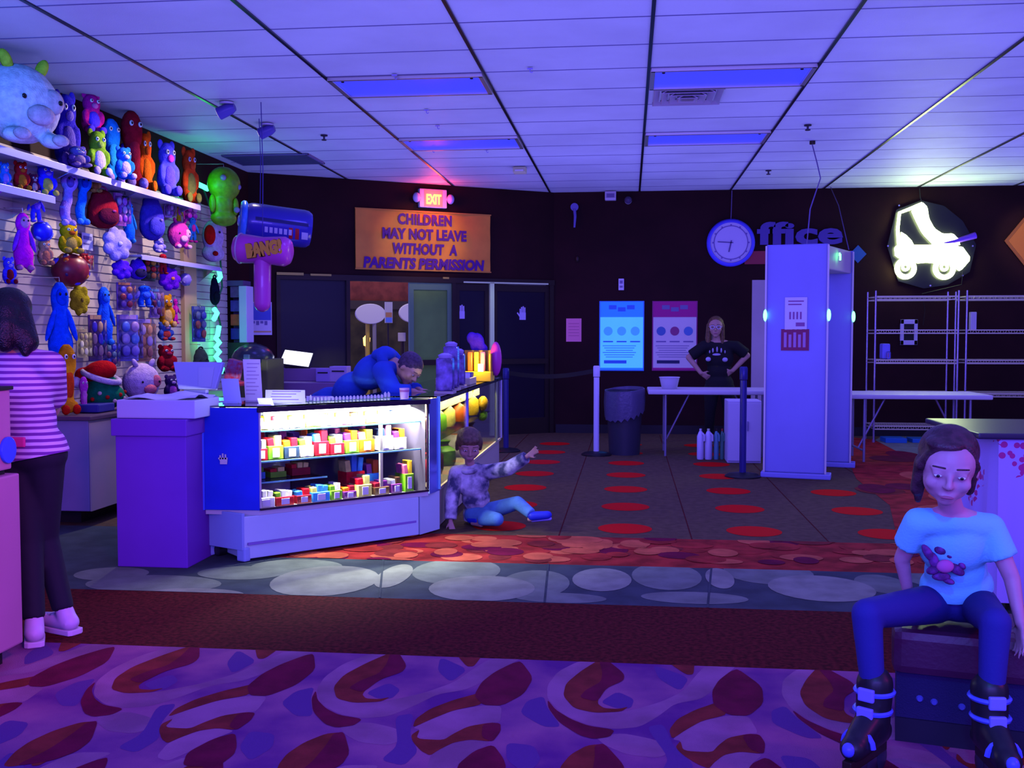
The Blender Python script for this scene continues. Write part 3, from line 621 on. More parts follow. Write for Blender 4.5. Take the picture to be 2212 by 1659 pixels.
f = MB(); f.tube([nk(985, 90), nk(975, 70), V((nk(975, 0).x, BACK-.05, CEIL-.005))], .006, 6); f.build('hanging_wire', black, t); f = MB(); f.tube([nk(1205, 470), nk(1200, 540), nk(985, 590), nk(1000, 680), nk(990, 760)], .006, 6); f.build('cable', black, t)
lamp('neon_spill', 'AREA', tuple(nk(1030, 320)-V((0, .12, 0))), (.80, 1, .42), 9, tuple(nk(1030, 320)-V((0, 3, -1.2))), .8)
# ================================================================== SECURITY AREA
steel = mat('painted_metal_lilac', (.29, .30, .82), .4, var=(1.2, .1))
g0 = [PZ(1650, 1030), PZ(1780, 1034)]; Yn = (g0[0].y+g0[1].y)/2
A, B_ = V((g0[0].x, g0[0].y, 0)), V((g0[1].x, g0[1].y-.06, 0)); D = (B_-A).normalized(); N = V((-D.y, D.x, 0)); fr_ = PZ(1836, 1010); Bf = V((fr_.x, fr_.y, 0))
Hn = PY(1715, 528, Yn).z; wid = (B_-A).length; gap = (Bf-B_)
t = thing('metal_detector', 'walk-through metal detector arch with green lights', 'metal detector', tuple(A+(B_-A)/2))
gl = mat('green_led', (.1, 1, .25), .3, emit=7, ecol=(.10, 1, .25))
for nm, o in (('near_panel', V((0, 0, 0))), ('far_panel', gap)):
    f = MB(); q = [A+o, B_+o, B_+o+N*.10, A+o+N*.10]; f.prism([(p.x, p.y) for p in q], .05, Hn, 0)
    pn = f.build(nm, steel, t, bevel=.012)
    f = MB(); q = [A+o-D*.03-N*.03, B_+o+D*.05-N*.04, B_+o+D*.05+N*.16, A+o-D*.03+N*.16]; f.prism([(p.x, p.y) for p in q], .0, .05, 0); f.build('foot', steel, pn, bevel=.01)
    for s, e in ((0, A), (1, B_)):
        f = MB(); c = e+o-N*.008; f.box((c.x, c.y, Hn/2+.02), (.018, .018, Hn-.06), 0, Matrix.Rotation(math.atan2(D.y, D.x), 3, 'Z')); f.build('edge_strip', mat('pale_edge', (.75, .68, .75), .4), pn, bevel=.004)
        f = MB(); c = e+o-N*.018+D*(.012 if s else -.004); f.ell((c.x, c.y, PY(1780, 681, Yn).z), (.018, .014, .055)); f.build('green_lamp', gl, pn, True)
f = MB(); m0 = B_-D*.02+N*.102; g2 = gap-N*.104; q = [m0-D*.26, m0, m0+g2, m0+g2-D*.26]; f.prism([(p.x, p.y) for p in q], Hn-.23, Hn-.005, 0); f.build('control_head', mat('cream_head', (.55, .46, .55), .5), t, bevel=.01)
c = B_+gap*.45+D*.0; f = MB(); f.box((c.x, c.y, Hn-.1), (.012, .03, .06)); f.box((c.x, c.y+.03, Hn-.07), (.012, .02, .03)); f.build('display', gl, t)
def onnear(px, py): 
    r = ray(px, py); return CAM+r*((A-CAM).dot(N)/r.dot(N))
def md_paper(nm, lb, px0, px1, py0, py1, m, lines, lm):
    a, b = onnear(px0, py1), onnear(px1, py0); c = (a+b)/2-N*.004; w, h = (b-a).xy.length, b.z-a.z; Mx = face_M(c, math.atan2(D.y, D.x))
    f = MB(); f.prism([(-w/2,-h/2),(w/2,-h/2),(w/2,h/2),(-w/2,h/2)], 0, .002, 0, Mx)
    for u0, u1, v0, v1 in lines: f.prism([(-w/2+w*u0, h/2-h*v1), (-w/2+w*u1, h/2-h*v1), (-w/2+w*u1, h/2-h*v0), (-w/2+w*u0, h/2-h*v0)], .002, .003, 1, Mx)
    tag(f.build(nm, [m, lm], None, loc=tuple(c-V((0, 0, h/2)))), lb, 'notice')
md_paper('paper_notice', 'white paper notice taped on the metal detector', 1695, 1744, 642, 712, paper, [(.2+.16*i, .28+.16*i, .45, .68) for i in range(4)]+[(.5, .9, .78, .9), (.15, .85, .1, .14), (.15, .75, .2, .24)], mat('wine_ink', (.35, .12, .35), .8))
md_paper('red_notice', 'dark red notice under the white paper on the detector', 1687, 1748, 711, 757, mat('red_notice', (.30, .03, .12), .7), [(.1+.17*i, .2+.17*i, .15+.1*(i % 2), .85) for i in range(5)], mat('red_light_ink', (.5, .25, .55), .8))
c0, c1 = PZ(1755, 305, CEIL), A+(B_-A)*.5+gap*.4
t = thing('hanging_cable', 'thin looping cable from the ceiling to the metal detector', 'cable', (c0.x, c0.y, CEIL))
f = MB(); p = V((c1.x, c1.y, Hn)); f.tube([V((c0.x, c0.y, CEIL-.002)), V((c0.x, c0.y, CEIL-.04)), c0.lerp(p, .15)+V((.05, 0, -.06)), c0.lerp(p, .3)+V((.09, 0, -.06)), c0.lerp(p, .6)+V((.0, 0, -.05)), p+V((-.02, 0, .0))], .006, 6); f.build('wire', grey_ink, t, True)
f = MB(); f.cyl((c0.x, c0.y, CEIL-.03), (c0.x, c0.y, CEIL-.0), .03, n=10); f.build('hook', darkmetal, t, True)
c0 = PZ(1783, 413, CEIL); c0.y = min(c0.y, BACK-.1); f = MB(); p = V((B_.x+gap.x*.8, B_.y+gap.y*.8, Hn)); f.tube([(c0.x, c0.y, CEIL), c0.lerp(p, .5)+V((0, 0, .1)), p], .005, 6); tag(f.build('straight_cable', grey_ink, None, True, loc=tuple(p)), 'straight thin cable dropping to the detector far panel', 'cable')
# stanchions
def stanchion(lb, px, py_base, py_top, m, rz):
    b = PZ(px, py_base); H = PY(px, py_top, b.y).z; t = thing('stanchion', lb, 'stanchion', (b.x, b.y, 0), 'queue stanchions')
    f = MB(); f.lathe([(.17, 0), (.17, .012), (.14, .03), (.05, .045)], (b.x, b.y, 0), 28); f.build('base', black, t, True)
    f = MB(); f.cyl((b.x, b.y, .03), (b.x, b.y, H-.13), .032, n=16); f.build('post', m, t, True)
    f = MB(); f.lathe([(.036, H-.125), (.038, H-.12), (.038, H-.012), (.03, H)], (b.x, b.y, 0), 16); f.build('belt_cassette', m, t, True)
    return b, H
wpost = mat('white_post', (.75, .72, .95), .35); npost = mat('navy_post', (.03, .03, .22), .3, .2)
s1, H1 = stanchion('white stanchion post left of the folding table', 1288, 983, 790, wpost, 0)
s2, H2 = stanchion('black stanchion in front of the metal detector', 1604, 1030, 792, npost, 0)
s3, H3 = stanchion('black stanchion beside the end of the glass case', 1093, 975, 795, npost, 0)
def belt(lb, a, Ha, b, Hb):
    a = V((a.x, a.y, Ha-.06)); b = V((b.x, b.y, Hb-.06)); d = (b-a).normalized()*.04; f = MB(); n = 10; pts = [(a+d).lerp(b-d, i/n)-V((0, 0, .05*math.sin(PI*i/n))) for i in range(n+1)]
    for i in range(n):
        q, r = pts[i], pts[i+1]; u = V((0, 0, .025)); w = (r-q).cross(u).normalized()*.001
        f.add([tuple(k) for k in (q-u-w, r-u-w, r+u-w, q+u-w, q-u+w, r-u+w, r+u+w, q+u+w)], [(0,1,2,3),(7,6,5,4),(0,4,5,1),(3,2,6,7)])
    tag(f.build('barrier_belt', black, None, loc=tuple((a+b)/2)), lb, 'belt', 'barrier belts')
belt('black belt from the glass case stanchion to the white post', s3, H3, s1, H1)
# folding tables
def folding_table(lb, xa, xb, yf, dep, z, legs, tilt=0.):
    t = thing('folding_table', lb, 'table', ((xa+xb)/2, yf+dep/2, 0), 'white folding tables')
    f = MB(); f.box(((xa+xb)/2, yf+dep/2, z-.025), (xb-xa, dep, .05)); f.build('tabletop', mat('table_top_white', (.62, .58, .70), .45), t, bevel=.015)
    for lx in legs:
        f = MB()
        for ly in (yf+.09, yf+dep-.09): f.cyl((lx, ly, 0), (lx, ly, z-.05), .014, n=8)
        f.cyl((lx, yf+.09, .12), (lx, yf+dep-.09, .12), .012, n=8); f.cyl((lx, yf+dep/2, .12), (lx+(.28 if lx < (xa+xb)/2 else -.28), yf+dep/2, z-.055), .011, n=8); f.build('leg', mat('grey_leg', (.35, .33, .5), .35, .5), t, True)
tb_ = PZ(1437, 985); Yt = tb_.y-.09; zt = PY(1450, 843, Yt).z
xa, xb = PY(1400, 850, Yt).x, PY(1690, 850, Yt).x
folding_table('white folding table with a bowl left of the metal detector', xa, xb, Yt, .74, zt, (tb_.x, xb-.2))
Y2 = 11.2; z2 = PY(2000, 853, Y2).z; xa2, xb2 = PY(1826, 860, Y2).x, PY(2146, 860, Y2).x
folding_table('white folding table standing in front of the wire racks', xa2, xb2, Y2, .74, z2, (xa2+.22, xb2-.2))
c = PY(1446, 845, Yt+.3); t = thing('bowl', 'white square bowl on the folding table', 'bowl', (c.x, c.y, zt)); f = MB()
f.lathe([(.085, 0), (.115, .13), (.12, .13), (.118, .135), (.108, .135), (.08, .015), (.01, .012)], (c.x, c.y, zt+.001), 24); f.build('vessel', white, t, True)
f = MB(); f.lathe([(.07, 0), (.07, .006)], (c.x, c.y, zt), 20); f.build('foot_ring', white, t)
# rubbish bin with liner
b0, b1 = PZ(1322, 985), PZ(1402, 985); bx, by = (b0.x+b1.x)/2-.07, (b0.y+b1.y)/2+.2; r0 = (b1.x-b0.x)/2
t = thing('trash_can', 'dark trash can with a grey liner bag folded over', 'trash can', (bx, by, 0)); f = MB()
zt_ = PY(1355, 843, by).z; f.lathe([(r0*.85, 0), (r0, zt_-.03), (r0*1.05, zt_-.03), (r0*1.05, zt_), (r0*.95, zt_), (r0*.8, .05)], (bx, by, 0), 24); f.build('barrel', mat('dark_bin', (.035, .035, .06), .5), t, True)
f = MB(); n = 40; rings = [(zt_-.26, 1.10, .07), (zt_-.12, 1.14, .05), (zt_+.012, 1.10, .02), (zt_+.015, 1.02, .02), (zt_-.1, .9, .01)]
vs = [(bx+r0*k*(1+.03*math.sin(j*5))*math.cos(2*PI*j/n), by+r0*k*(1+.03*math.sin(j*5))*math.sin(2*PI*j/n), z_+q*math.sin(2*PI*j/n*1+.6)*1.2+.02*math.sin(j*3)*(q > .03)) for z_, k, q in rings for j in range(n)]
f.add(vs, [(i*n+j, i*n+(j+1) % n, (i+1)*n+(j+1) % n, (i+1)*n+j) for i in range(4) for j in range(n)]); f.build('liner', mat('grey_liner', (.10, .09, .18), .35, bump=(30, .4)), t, True)
# jugs, cabinet, tall white board
for px, w, m, lb, cm in ((1513, 18, mat('jug_white', (.70, .66, .95), .4), 'leftmost white jug under the folding table', white), (1530, 20, mat('jug_white', (1, 1, 1)), 'taller white jug with a pale cap under the table', mat('pale_cap', (.7, .85, .6), .4)), (1547, 13, mat('jug_teal', (.12, .35, .45), .4), 'teal bottle standing right of the white jugs', darkmetal), (1559.5, 10, mat('jug_green', (.08, .28, .22), .4), 'slim green bottle next to the white cabinet', mat('red_cap', (.6, .05, .05), .4))):
    b = PZ(px, 992); r = w/2*b.y/FPX*.86; H = PY(px, 926, b.y).z; t = thing('jug', lb, 'jug', (b.x, b.y, 0), 'jugs under the table'); f = MB()
    f.lathe([(r*.9, 0), (r, .02), (r, H*.75), (r*.5, H*.9), (r*.35, H*.92)], (b.x, b.y, 0), 14); f.tube([(b.x+r*.4, b.y-.02, H*.86), (b.x+r*.9, b.y-.03, H*.8), (b.x+r*.95, b.y-.03, H*.6)], .012, 6); f.build('body', m, t, True)
    f = MB(); f.lathe([(r*.36, H*.92), (r*.36, H)], (b.x, b.y, 0), 12); f.build('cap', cm, t, True)
b0, b1 = PZ(1571, 1000), PZ(1646, 1003); H = PY(1600, 866, b0.y).z; t = thing('cabinet', 'low white cabinet under the folding table by the detector', 'cabinet', ((b0.x+b1.x)/2, b0.y+.2, 0)); cx = (b0.x+b1.x)/2; w = b1.x-b0.x
H = min(H, zt-.055); f = MB(); f.box((cx, b0.y+.2, H/2), (w, .4, H)); f.build('body', mat('cabinet_white', (.60, .55, .80), .5), t, bevel=.008)
for s in (-1, 1): f = MB(); f.box((cx+s*w/4, b0.y-.01, H/2), (w/2-.012, .018, H-.05)); dd = f.build('door', mat('cabinet_white', (1, 1, 1)), t, bevel=.003); f = MB(); f.box((cx+s*.03, b0.y-.028, H*.6), (.012, .016, .1)); f.build('handle', chrome, dd)
panel('door_panel', 'tall narrow cream door leaf standing left of the detector', 'door', 1620, 1668, 605, 1000, mat('cream_door', (.60, .52, .55), .6, var=(1, .2)), .04, Y=13.6)
bpy.data.objects['door_panel'].location.z += 0
# ---- chrome wire racks
YR = 13.35
def rack(lb, xa, xb, grp='chrome wire racks'):
    t = thing('wire_rack', lb, 'shelf rack', ((xa+xb)/2, YR+.22, 0), grp); top = PY(1893, 628, YR).z
    for x in (xa, xb):
        for y in (YR, YR+.44):
            f = MB(); f.cyl((x, y, .0), (x, y, top), .0135, n=10); f.cyl((x, y, 0), (x, y, .03), .02, n=10); f.build('post', mat('rack_post', (.55, .5, .85), .22, .85), t, True)
    for py in (640, 713, 778, 849, 921):
        z_ = PY(1980, py, YR).z; f = MB()
        for y in (YR, YR+.44): f.box(((xa+xb)/2, y, z_), (xb-xa, .010, .014)); f.box(((xa+xb)/2, y, z_-.04), (xb-xa, .010, .014))
        n = 34
        for i in range(n):
            x = xa+(xb-xa)*(i+.5)/n; f.box((x, YR+.22, z_+.004), (.005, .44, .005)); f.box((x, YR-.001, z_-.0175), (.004, .004, .035), 0, Matrix.Rotation(.5*(-1)**i, 3, 'Y'))
        for x in (xa, xb): f.box((x, YR+.22, z_), (.006, .44, .008)); f.box((x, YR+.22, z_-.035), (.006, .44, .008))
        for y in (YR+.15, YR+.3): f.box(((xa+xb)/2, y, z_-.004), (xb-xa, .006, .006))
        f.build('shelf', mat('rack_wire', (.85, .82, .60), .35, .55), t)
ra, rb, rc, rd = (PY(p, 700, YR).x for p in (1891, 2070, 2088, 2290))
rack('chrome wire rack right of the metal detector', ra, rb); rack('second chrome wire rack, at the right edge of the photo', rc, rd)
a, b = PY(1944, 745, BACK-.02), PY(1982, 690, BACK-.02); c = (a+b)/2; w, h = b.x-a.x, b.z-a.z
t = thing('fire_alarm', 'white wall frame seen through the left wire rack', 'alarm', (c.x, BACK, a.z)); f = MB()
for s in (-1, 1): f.box((c.x+s*w*.4, BACK-.02, c.z), (w*.2, .04, h)); f.box((c.x, BACK-.02, c.z+s*h*.41), (w, .04, h*.18))
f.build('frame', white, t, bevel=.004); f = MB(); f.box((c.x, BACK-.012, c.z), (w*.62, .02, h*.68)); f.build('centre', black, t)
panel('wall_dispenser', 'slim white dispenser on the wall behind the right rack', 'dispenser', 2092, 2106, 674, 713, white, .08, bevel=.01)
panel('folded_cloth', 'blue and red bundle on a shelf at the left end of the rack', 'cloth', 1899, 1917, 742, 775, mat('bundle_blue', (.25, .25, .9), .7), .16, [(.5, 1, .5, 1, mat('bundle_red', (.6, .2, .3), .7))], Y=YR+.3, bevel=.02)
b = PY(1930, 937, YR+.1); f = MB(); f.box((b.x, YR+.1, .03), (.26, .3, .06)); f.box((b.x+.32, YR+.15, .025), (.22, .3, .05)); tag(f.build('flat_box', mat('teal_box', (.01, .17, .5), .6), None, loc=(b.x, YR+.1, 0), bevel=.006), 'flat teal boxes on the floor under the wire rack', 'box')
# ================================================================== PRIZE WALL
shelf_m = mat('shelf_lilac', (.55, .50, .80), .35)
def wall_shelf(lb, y0, y1, xf, z, lip=.05):
    t = thing('wall_shelf', lb, 'shelf', (LEFT, (y0+y1)/2, z-.1), 'prize wall shelves')
    f = MB(); f.box(((LEFT+xf)/2, (y0+y1)/2, z-.01), (xf-LEFT, y1-y0, .02)); f.build('board', shelf_m, t, bevel=.003)
    f = MB(); f.box((xf+.004, (y0+y1)/2, z-.03), (.008, y1-y0, lip)); f.build('front_lip', mat('shelf_lip', (.50, .48, .85), .3), t)
    n = max(2, int((y1-y0)/.9))
    for k in range(n+1):
        y = y0+.05+(y1-y0-.1)*k/n; f = MB(); f.prism([(0, 0), (xf-LEFT-.05, 0), (0, -.14)], -.006, .006, 0, Matrix.Translation((LEFT, y, z-.02)) @ Matrix.Rotation(PI/2, 4, 'X')); f.build('bracket', chrome, t)
SH1, SH2, SH3 = 2.64, 2.395, 2.08
wall_shelf('long upper prize shelf carrying the big stuffed animals', 6.35, 9.75, -4.2, SH1)
wall_shelf('short lower prize shelf at the left edge with small toys', 6.2, 7.25, -4.25, SH2)
wall_shelf('small prize shelf at the far end under the white ghost toy', 8.75, 10.55, -4.32, SH3, .03)
f = MB(); f.box((LEFT+.02, PX(405, 700, LEFT).y, 1.45), (.04, .30, 1.75)); struct(f.build('trim_6', mat('tan_pilaster', (.75, .48, .22), .6)))
PAL = {}
def pl_mat(c, shiny=False):
    k = 'plush_%02x%02x%02x' % c if not shiny else 'gloss_%02x%02x%02x' % c
    col = tuple(min(.95, lin(v)) for v in c)
    return mat(k, col, .35 if shiny else .95, bump=None if shiny else (90, .6), var=(25, .25), spec=.4 if shiny else .1)
eye_w, eye_b = mat('toy_eye_white', (.8, .78, .85), .3), mat('toy_eye_black', (.01, .01, .015), .2)
def toy(px, py, w, h, kind, cols, lb, X=-4.4, cat='toy', name=None, rz=62, Y=None, base=None, grp=None):
    c = PX(px, py, X) if Y is None else PY(px, py, Y)
    s = c.y/FPX*1.05; H = h*s; Wd = w*s; z0 = c.z-H/2 if base is None else base
    t = thing(name or {'sit': 'plush_toy', 'round': 'plush_toy', 'long': 'plush_toy', 'hang': 'plush_toy', 'pack': 'toy_packet', 'ball': 'toy_ball', 'cloud': 'fluffy_pillow', 'doll': 'plush_doll', 'bag': 'backpack', 'bulb': 'inflatable_alien', 'ghost': 'plush_ghost', 'fig': 'plush_figure'}[kind],
              lb, cat, (c.x, c.y, z0), grp or 'prizes on the slatted wall', math.radians(rz))
    k = Wd/H; M_ = [pl_mat(x, kind in ('pack', 'ball', 'bulb')) for x in cols]; m1 = M_[0]; m2 = M_[min(1, len(M_)-1)]; m3 = M_[-1]
    L = V((0, 0, 0)); ORG[t] = L
    def E(mb, x, y, z, a, b, d, R=None): mb.ell((x*Wd, y*Wd*.8, z*H), (a*Wd, b*Wd*.8, d*H), 0, R, 14, 9)
    def P(nm, m, vox=None, sm=3, *es):
        mb = MB()
        for e in es: E(mb, *e)
        return fuse(mb, nm, m, t, vox or H/26, sm)
    def solo(nm, m, *e, par=None):
        mb = MB(); E(mb, *e); o = mb.build(nm, m, par or t, True); return o
    def hook(z):
        mb = MB(); d = LEFT-c.x; a = -math.radians(rz); v = V((d*math.cos(a), d*math.sin(a), 0))   # back to the wall, in the toy's own axes
        mb.tube([V((0, 0, z*H)), V((0, 0, z*H+.03)), v+V((0, 0, z*H+.035))], .004, 6); mb.build('hang_loop', chrome, t, True)
    if kind == 'sit':
        P('body', m1, None, 3, (0, 0, .32, .40, .36, .32), (0, -.06, .74, .36, .34, .25), (-.34, -.2, .42, .14, .16, .17), (.34, -.2, .42, .14, .16, .17), (-.25, -.34, .1, .17, .26, .10), (.25, -.34, .1, .17, .26, .10))
        for s_ in (-1, 1):
            solo('ear', m1, s_*.26, -.02, .93, .12, .07, .09); solo('foot', m2, s_*.25, -.52, .11, .15, .10, .09)
            e = solo('eye', eye_w, s_*.14, -.36, .79, .07, .06, .045); solo('pupil', eye_b, s_*.14, -.405, .79, .035, .03, .022, par=e)
        solo('belly', m2, 0, -.24, .34, .26, .16, .22); solo('muzzle', m3, 0, -.36, .68, .14, .1, .07)
    elif kind == 'long':
        P('body', m1, None, 3, (0, 0, .72, .48, .4, .27), (0, 0, .35, .36, .32, .32), (0, -.1, .12, .42, .36, .12)); P('tail', m1, None, 2, (.35, .1, .12, .3, .2, .08))
        for s_ in (-1, 1): solo('foot', m2, s_*.28, -.4, .07, .2, .2, .07); e = solo('eye', eye_w, s_*.2, -.36, .8, .09, .07, .035); solo('pupil', eye_b, s_*.2, -.42, .8, .045, .03, .018, par=e)
        solo('belly', m3, 0, -.2, .42, .26, .18, .22)
    elif kind == 'hang':
        P('body', m1, None, 3, (.1, 0, .80, .44, .4, .19), (.0, 0, .52, .26, .25, .22), (-.16, 0, .26, .28, .25, .22), (-.05, -.1, .08, .24, .24, .09))
        solo('face', m2, .02, -.28, .78, .2, .16, .1); solo('foot', m3, -.25, -.2, .06, .18, .2, .06); solo('foot', m3, .12, -.2, .06, .18, .2, .06)
        for s_ in (-1, 1): solo('eye', eye_b, .05+s_*.13, -.38, .83, .05, .05, .022)
        hook(.97)
    elif kind == 'round':
        P('body', m1, H/34, 4, (0, 0, .52, .5, .46, .47), (-.25, -.3, .10, .16, .16, .09), (.25, -.3, .10, .16, .16, .09))
        for s_ in (-1, 1): solo('horn', m2, s_*.24, -.12, .97, .07, .08, .13, Matrix.Rotation(s_*.5, 3, 'Y')); solo('foot', m3, s_*.26, -.46, .10, .11, .08, .07)
        e = solo('eye_patch', m3, .22, -.385, .55, .14, .09, .15); solo('pupil', eye_b, .26, -.475, .54, .03, .02, .03, par=e); solo('pupil', eye_b, -.2, -.43, .54, .03, .02, .03)
        solo('muzzle', M_[min(3, len(M_)-1)], 0.02, -.42, .36, .18, .12, .12)
    elif kind == 'pack':
        mb = MB(); mb.box((0, .03, H*.5), (Wd, .012, H)); mb.build('card', m1, t, bevel=.003)
        for i in range(3):
            for j in range(2):
                solo('sweet', M_[(i+j) % len(M_)], -.22+.44*j, -.08, .22+.26*i, .2, .14, .12)
        mb = MB(); mb.box((0, -.02, H*.47), (Wd*.94, .08, H*.84)); mb.build('blister', clear, t, bevel=.012)
        mb = MB(); mb.box((0, .022, H*.95), (Wd*.8, .006, H*.09)); mb.build('header', m3, t); hook(.97)
    elif kind == 'ball':
        mb = MB(); mb.ell((0, 0, H*.5), (Wd*.48, Wd*.42, H*.46), 0, None, 18, 11); mb.build('ball_body', m1, t, True)
        r2 = random.Random(int(px))
        for i in range(11):
            a, b = r2.uniform(-PI, 0), r2.uniform(-.9, 1.0); q = (math.cos(a)*math.cos(b)*.44, math.sin(a)*math.cos(b)*.39, .5+.42*math.sin(b)); solo('bead', M_[1+i % (len(M_)-1)], *q, .11, .09, .10)
        hook(.95)
    elif kind == 'cloud':
        r2 = random.Random(int(px)); P('body', m1, None, 2, (0, 0, .5, .36, .3, .36), *[(.34*math.cos(i*.9), r2.uniform(-.12, .1), .5+.34*math.sin(i*.9), .19, .19, .18) for i in range(7)])
        solo('button', m2, 0, -.3, .5, .08, .05, .07); hook(.9)
    elif kind == 'doll':
        P('body', m1, None, 3, (0, 0, .78, .32, .3, .2), (0, 0, .5, .3, .28, .25), (0, 0, .27, .44, .36, .22), (-.25, 0, .1, .16, .2, .12), (.28, 0, .08, .16, .2, .12))
        for s_ in (-1, 1): solo('arm', m2, s_*.34, -.1, .5, .1, .12, .2, Matrix.Rotation(-s_*.3, 3, 'Y')); solo('foot', m3, s_*.25, -.16, .05, .15, .2, .05)
        solo('face', m3, 0, -.22, .8, .2, .12, .1); solo('eye', eye_b, -.1, -.33, .83, .04, .03, .018); solo('eye', eye_b, .1, -.33, .83, .04, .03, .018); hook(.97)
    elif kind == 'bag':
        P('body', m1, None, 3, (0, 0, .45, .48, .34, .42), (0, 0, .3, .5, .38, .28), (0, .05, .75, .34, .26, .2)); P('front_pocket', m2, None, 2, (0, -.36, .3, .34, .16, .2))
        mb = MB(); mb.tube([V((.14*Wd*math.cos(i*PI/8), 0, H*(.92+.08*math.sin(i*PI/8)))) for i in range(9)], .008, 6); mb.build('handle', m3, t, True)
        solo('buckle', m3, .1, -.50, .42, .06, .04, .03); hook(.98)
    elif kind == 'bulb':
        P('body', m1, H/34, 3, (0, 0, .70, .50, .42, .29), (-.05, 0, .36, .33, .3, .24), (-.02, 0, .14, .4, .3, .14))
        for q in ((.36, -.2, .66), (.3, -.22, .28), (-.15, -.38, .78)): solo('spot', m2, *q, .09, .09, .05)
        solo('arm', m1, -.38, -.1, .36, .1, .12, .15); solo('arm', m1, .3, -.1, .34, .1, .12, .15); hook(.98)
    elif kind == 'ghost':
        P('body', m1, None, 3, (0, 0, .6, .46, .34, .40), (0, 0, .2, .48, .36, .22)); solo('hat', m2, -.3, -.25, .62, .24, .16, .24); solo('button', m3, -.12, -.35, .18, .12, .08, .06); solo('eye', eye_b, .1, -.32, .7, .05, .04, .03); hook(.96)
    elif kind == 'fig':
        P('body', m1, None, 3, (0, 0, .56, .34, .28, .22), (0, -.02, .84, .32, .28, .15), (-.2, 0, .22, .15, .18, .24), (.2, 0, .22, .15, .18, .24))
        for s_ in (-1, 1): solo('arm', m2, s_*.4, -.05, .55, .1, .12, .2, Matrix.Rotation(-s_*.45, 3, 'Y')); solo('shoe', m3, s_*.22, -.12, .05, .17, .26, .05); solo('eye', eye_b, s_*.12, -.27, .87, .045, .03, .018)
        solo('belly', m3, 0, -.2, .55, .2, .12, .14); hook(.97)
    ORG[t] = V((c.x, c.y, z0)); return t
B1s = SH1+.004; T1 = 'stuffed animals on the upper shelf'
toy(42, 236, 185, 182, 'round', [(225, 225, 255), (190, 225, 60), (70, 150, 255), (215, 190, 215)], 'huge white round stuffed cow with yellow-green horns', -4.15, base=B1s, rz=70, grp=T1)
toy(140, 262, 66, 165, 'sit', [(60, 45, 200), (110, 90, 200), (140, 120, 220)], 'dark blue stuffed animal right behind the huge white cow', -4.34, base=B1s, grp=T1)
toy(196, 246, 56, 90, 'sit', [(225, 20, 150), (90, 60, 255), (240, 110, 200)], 'magenta stuffed animal with blue eye high above the shelf', -4.38, base=B1s+.35, grp=T1)
toy(166, 330, 54, 46, 'sit', [(105, 85, 190), (170, 140, 190), (200, 170, 200)], 'small mauve stuffed animal low at the front of the shelf', -4.2, base=B1s, grp=T1)
toy(208, 312, 56, 100, 'sit', [(120, 165, 40), (190, 170, 240), (150, 180, 80)], 'olive green stuffed turtle with pale paws', -4.3, base=B1s, grp=T1)
toy(240, 310, 46, 140, 'long', [(20, 135, 255), (150, 120, 250), (40, 160, 255)], 'tall bright blue stuffed animal with lilac feet', -4.33, base=B1s, grp=T1)
toy(266, 352, 48, 70, 'sit', [(25, 105, 255), (170, 150, 255), (190, 170, 255)], 'small bright blue stuffed animal in front of the red dinosaur', -4.16, base=B1s, grp=T1)
d_ = toy(285, 332, 54, 170, 'long', [(165, 15, 40), (170, 140, 240), (190, 30, 60)], 'tall dark red stuffed dinosaur with blue spikes', -4.33, base=B1s, grp=T1)
toy(311, 340, 46, 130, 'sit', [(255, 90, 15), (255, 110, 20), (230, 80, 20)], 'orange stuffed animal beside the red dinosaur', -4.35, base=B1s, grp=T1)
toy(359, 362, 56, 118, 'sit', [(85, 80, 255), (90, 70, 255), (220, 60, 220)], 'periwinkle and pink stuffed animal between two orange ones', -4.28, base=B1s, grp=T1)
toy(407, 378, 46, 118, 'sit', [(255, 85, 30), (150, 150, 70), (250, 90, 40)], 'orange stuffed animal at the far end of the upper shelf', -4.3, base=B1s, grp=T1)
for i in range(5):        # spikes of the dinosaur
    mb = MB(); mb.cyl((-.012+.0*i, .085, .12+.085*i), (-.012, .145, .14+.085*i), .035, .006, 10); mb.build('spike', pl_mat((70, 40, 230)), d_, True, local=True)
toy(484, 424, 74, 128, 'bulb', [(120, 190, 20), (150, 140, 190)], 'lime green inflatable alien hanging at the far end of the wall', -4.2, rz=45)
B2s = SH2+.004; T2 = 'small toys on the lower shelf'
toy(10, 392, 28, 54, 'sit', [(40, 110, 230), (150, 110, 230)], 'small teal blue toy at the left edge of the lower shelf', -4.36, base=B2s, grp=T2)
toy(44, 388, 40, 64, 'sit', [(190, 20, 35), (200, 110, 30), (200, 90, 30)], 'small dark red toy with orange tummy on the lower shelf', -4.36, base=B2s, grp=T2)
toy(72, 398, 26, 44, 'sit', [(110, 25, 70), (190, 140, 170)], 'little maroon toy between the red and the blue one', -4.36, base=B2s, grp=T2)
toy(97, 392, 50, 72, 'sit', [(50, 40, 255), (200, 180, 90), (120, 90, 230)], 'blue toy with khaki feet at the end of the lower shelf', -4.36, base=B2s, grp=T2)
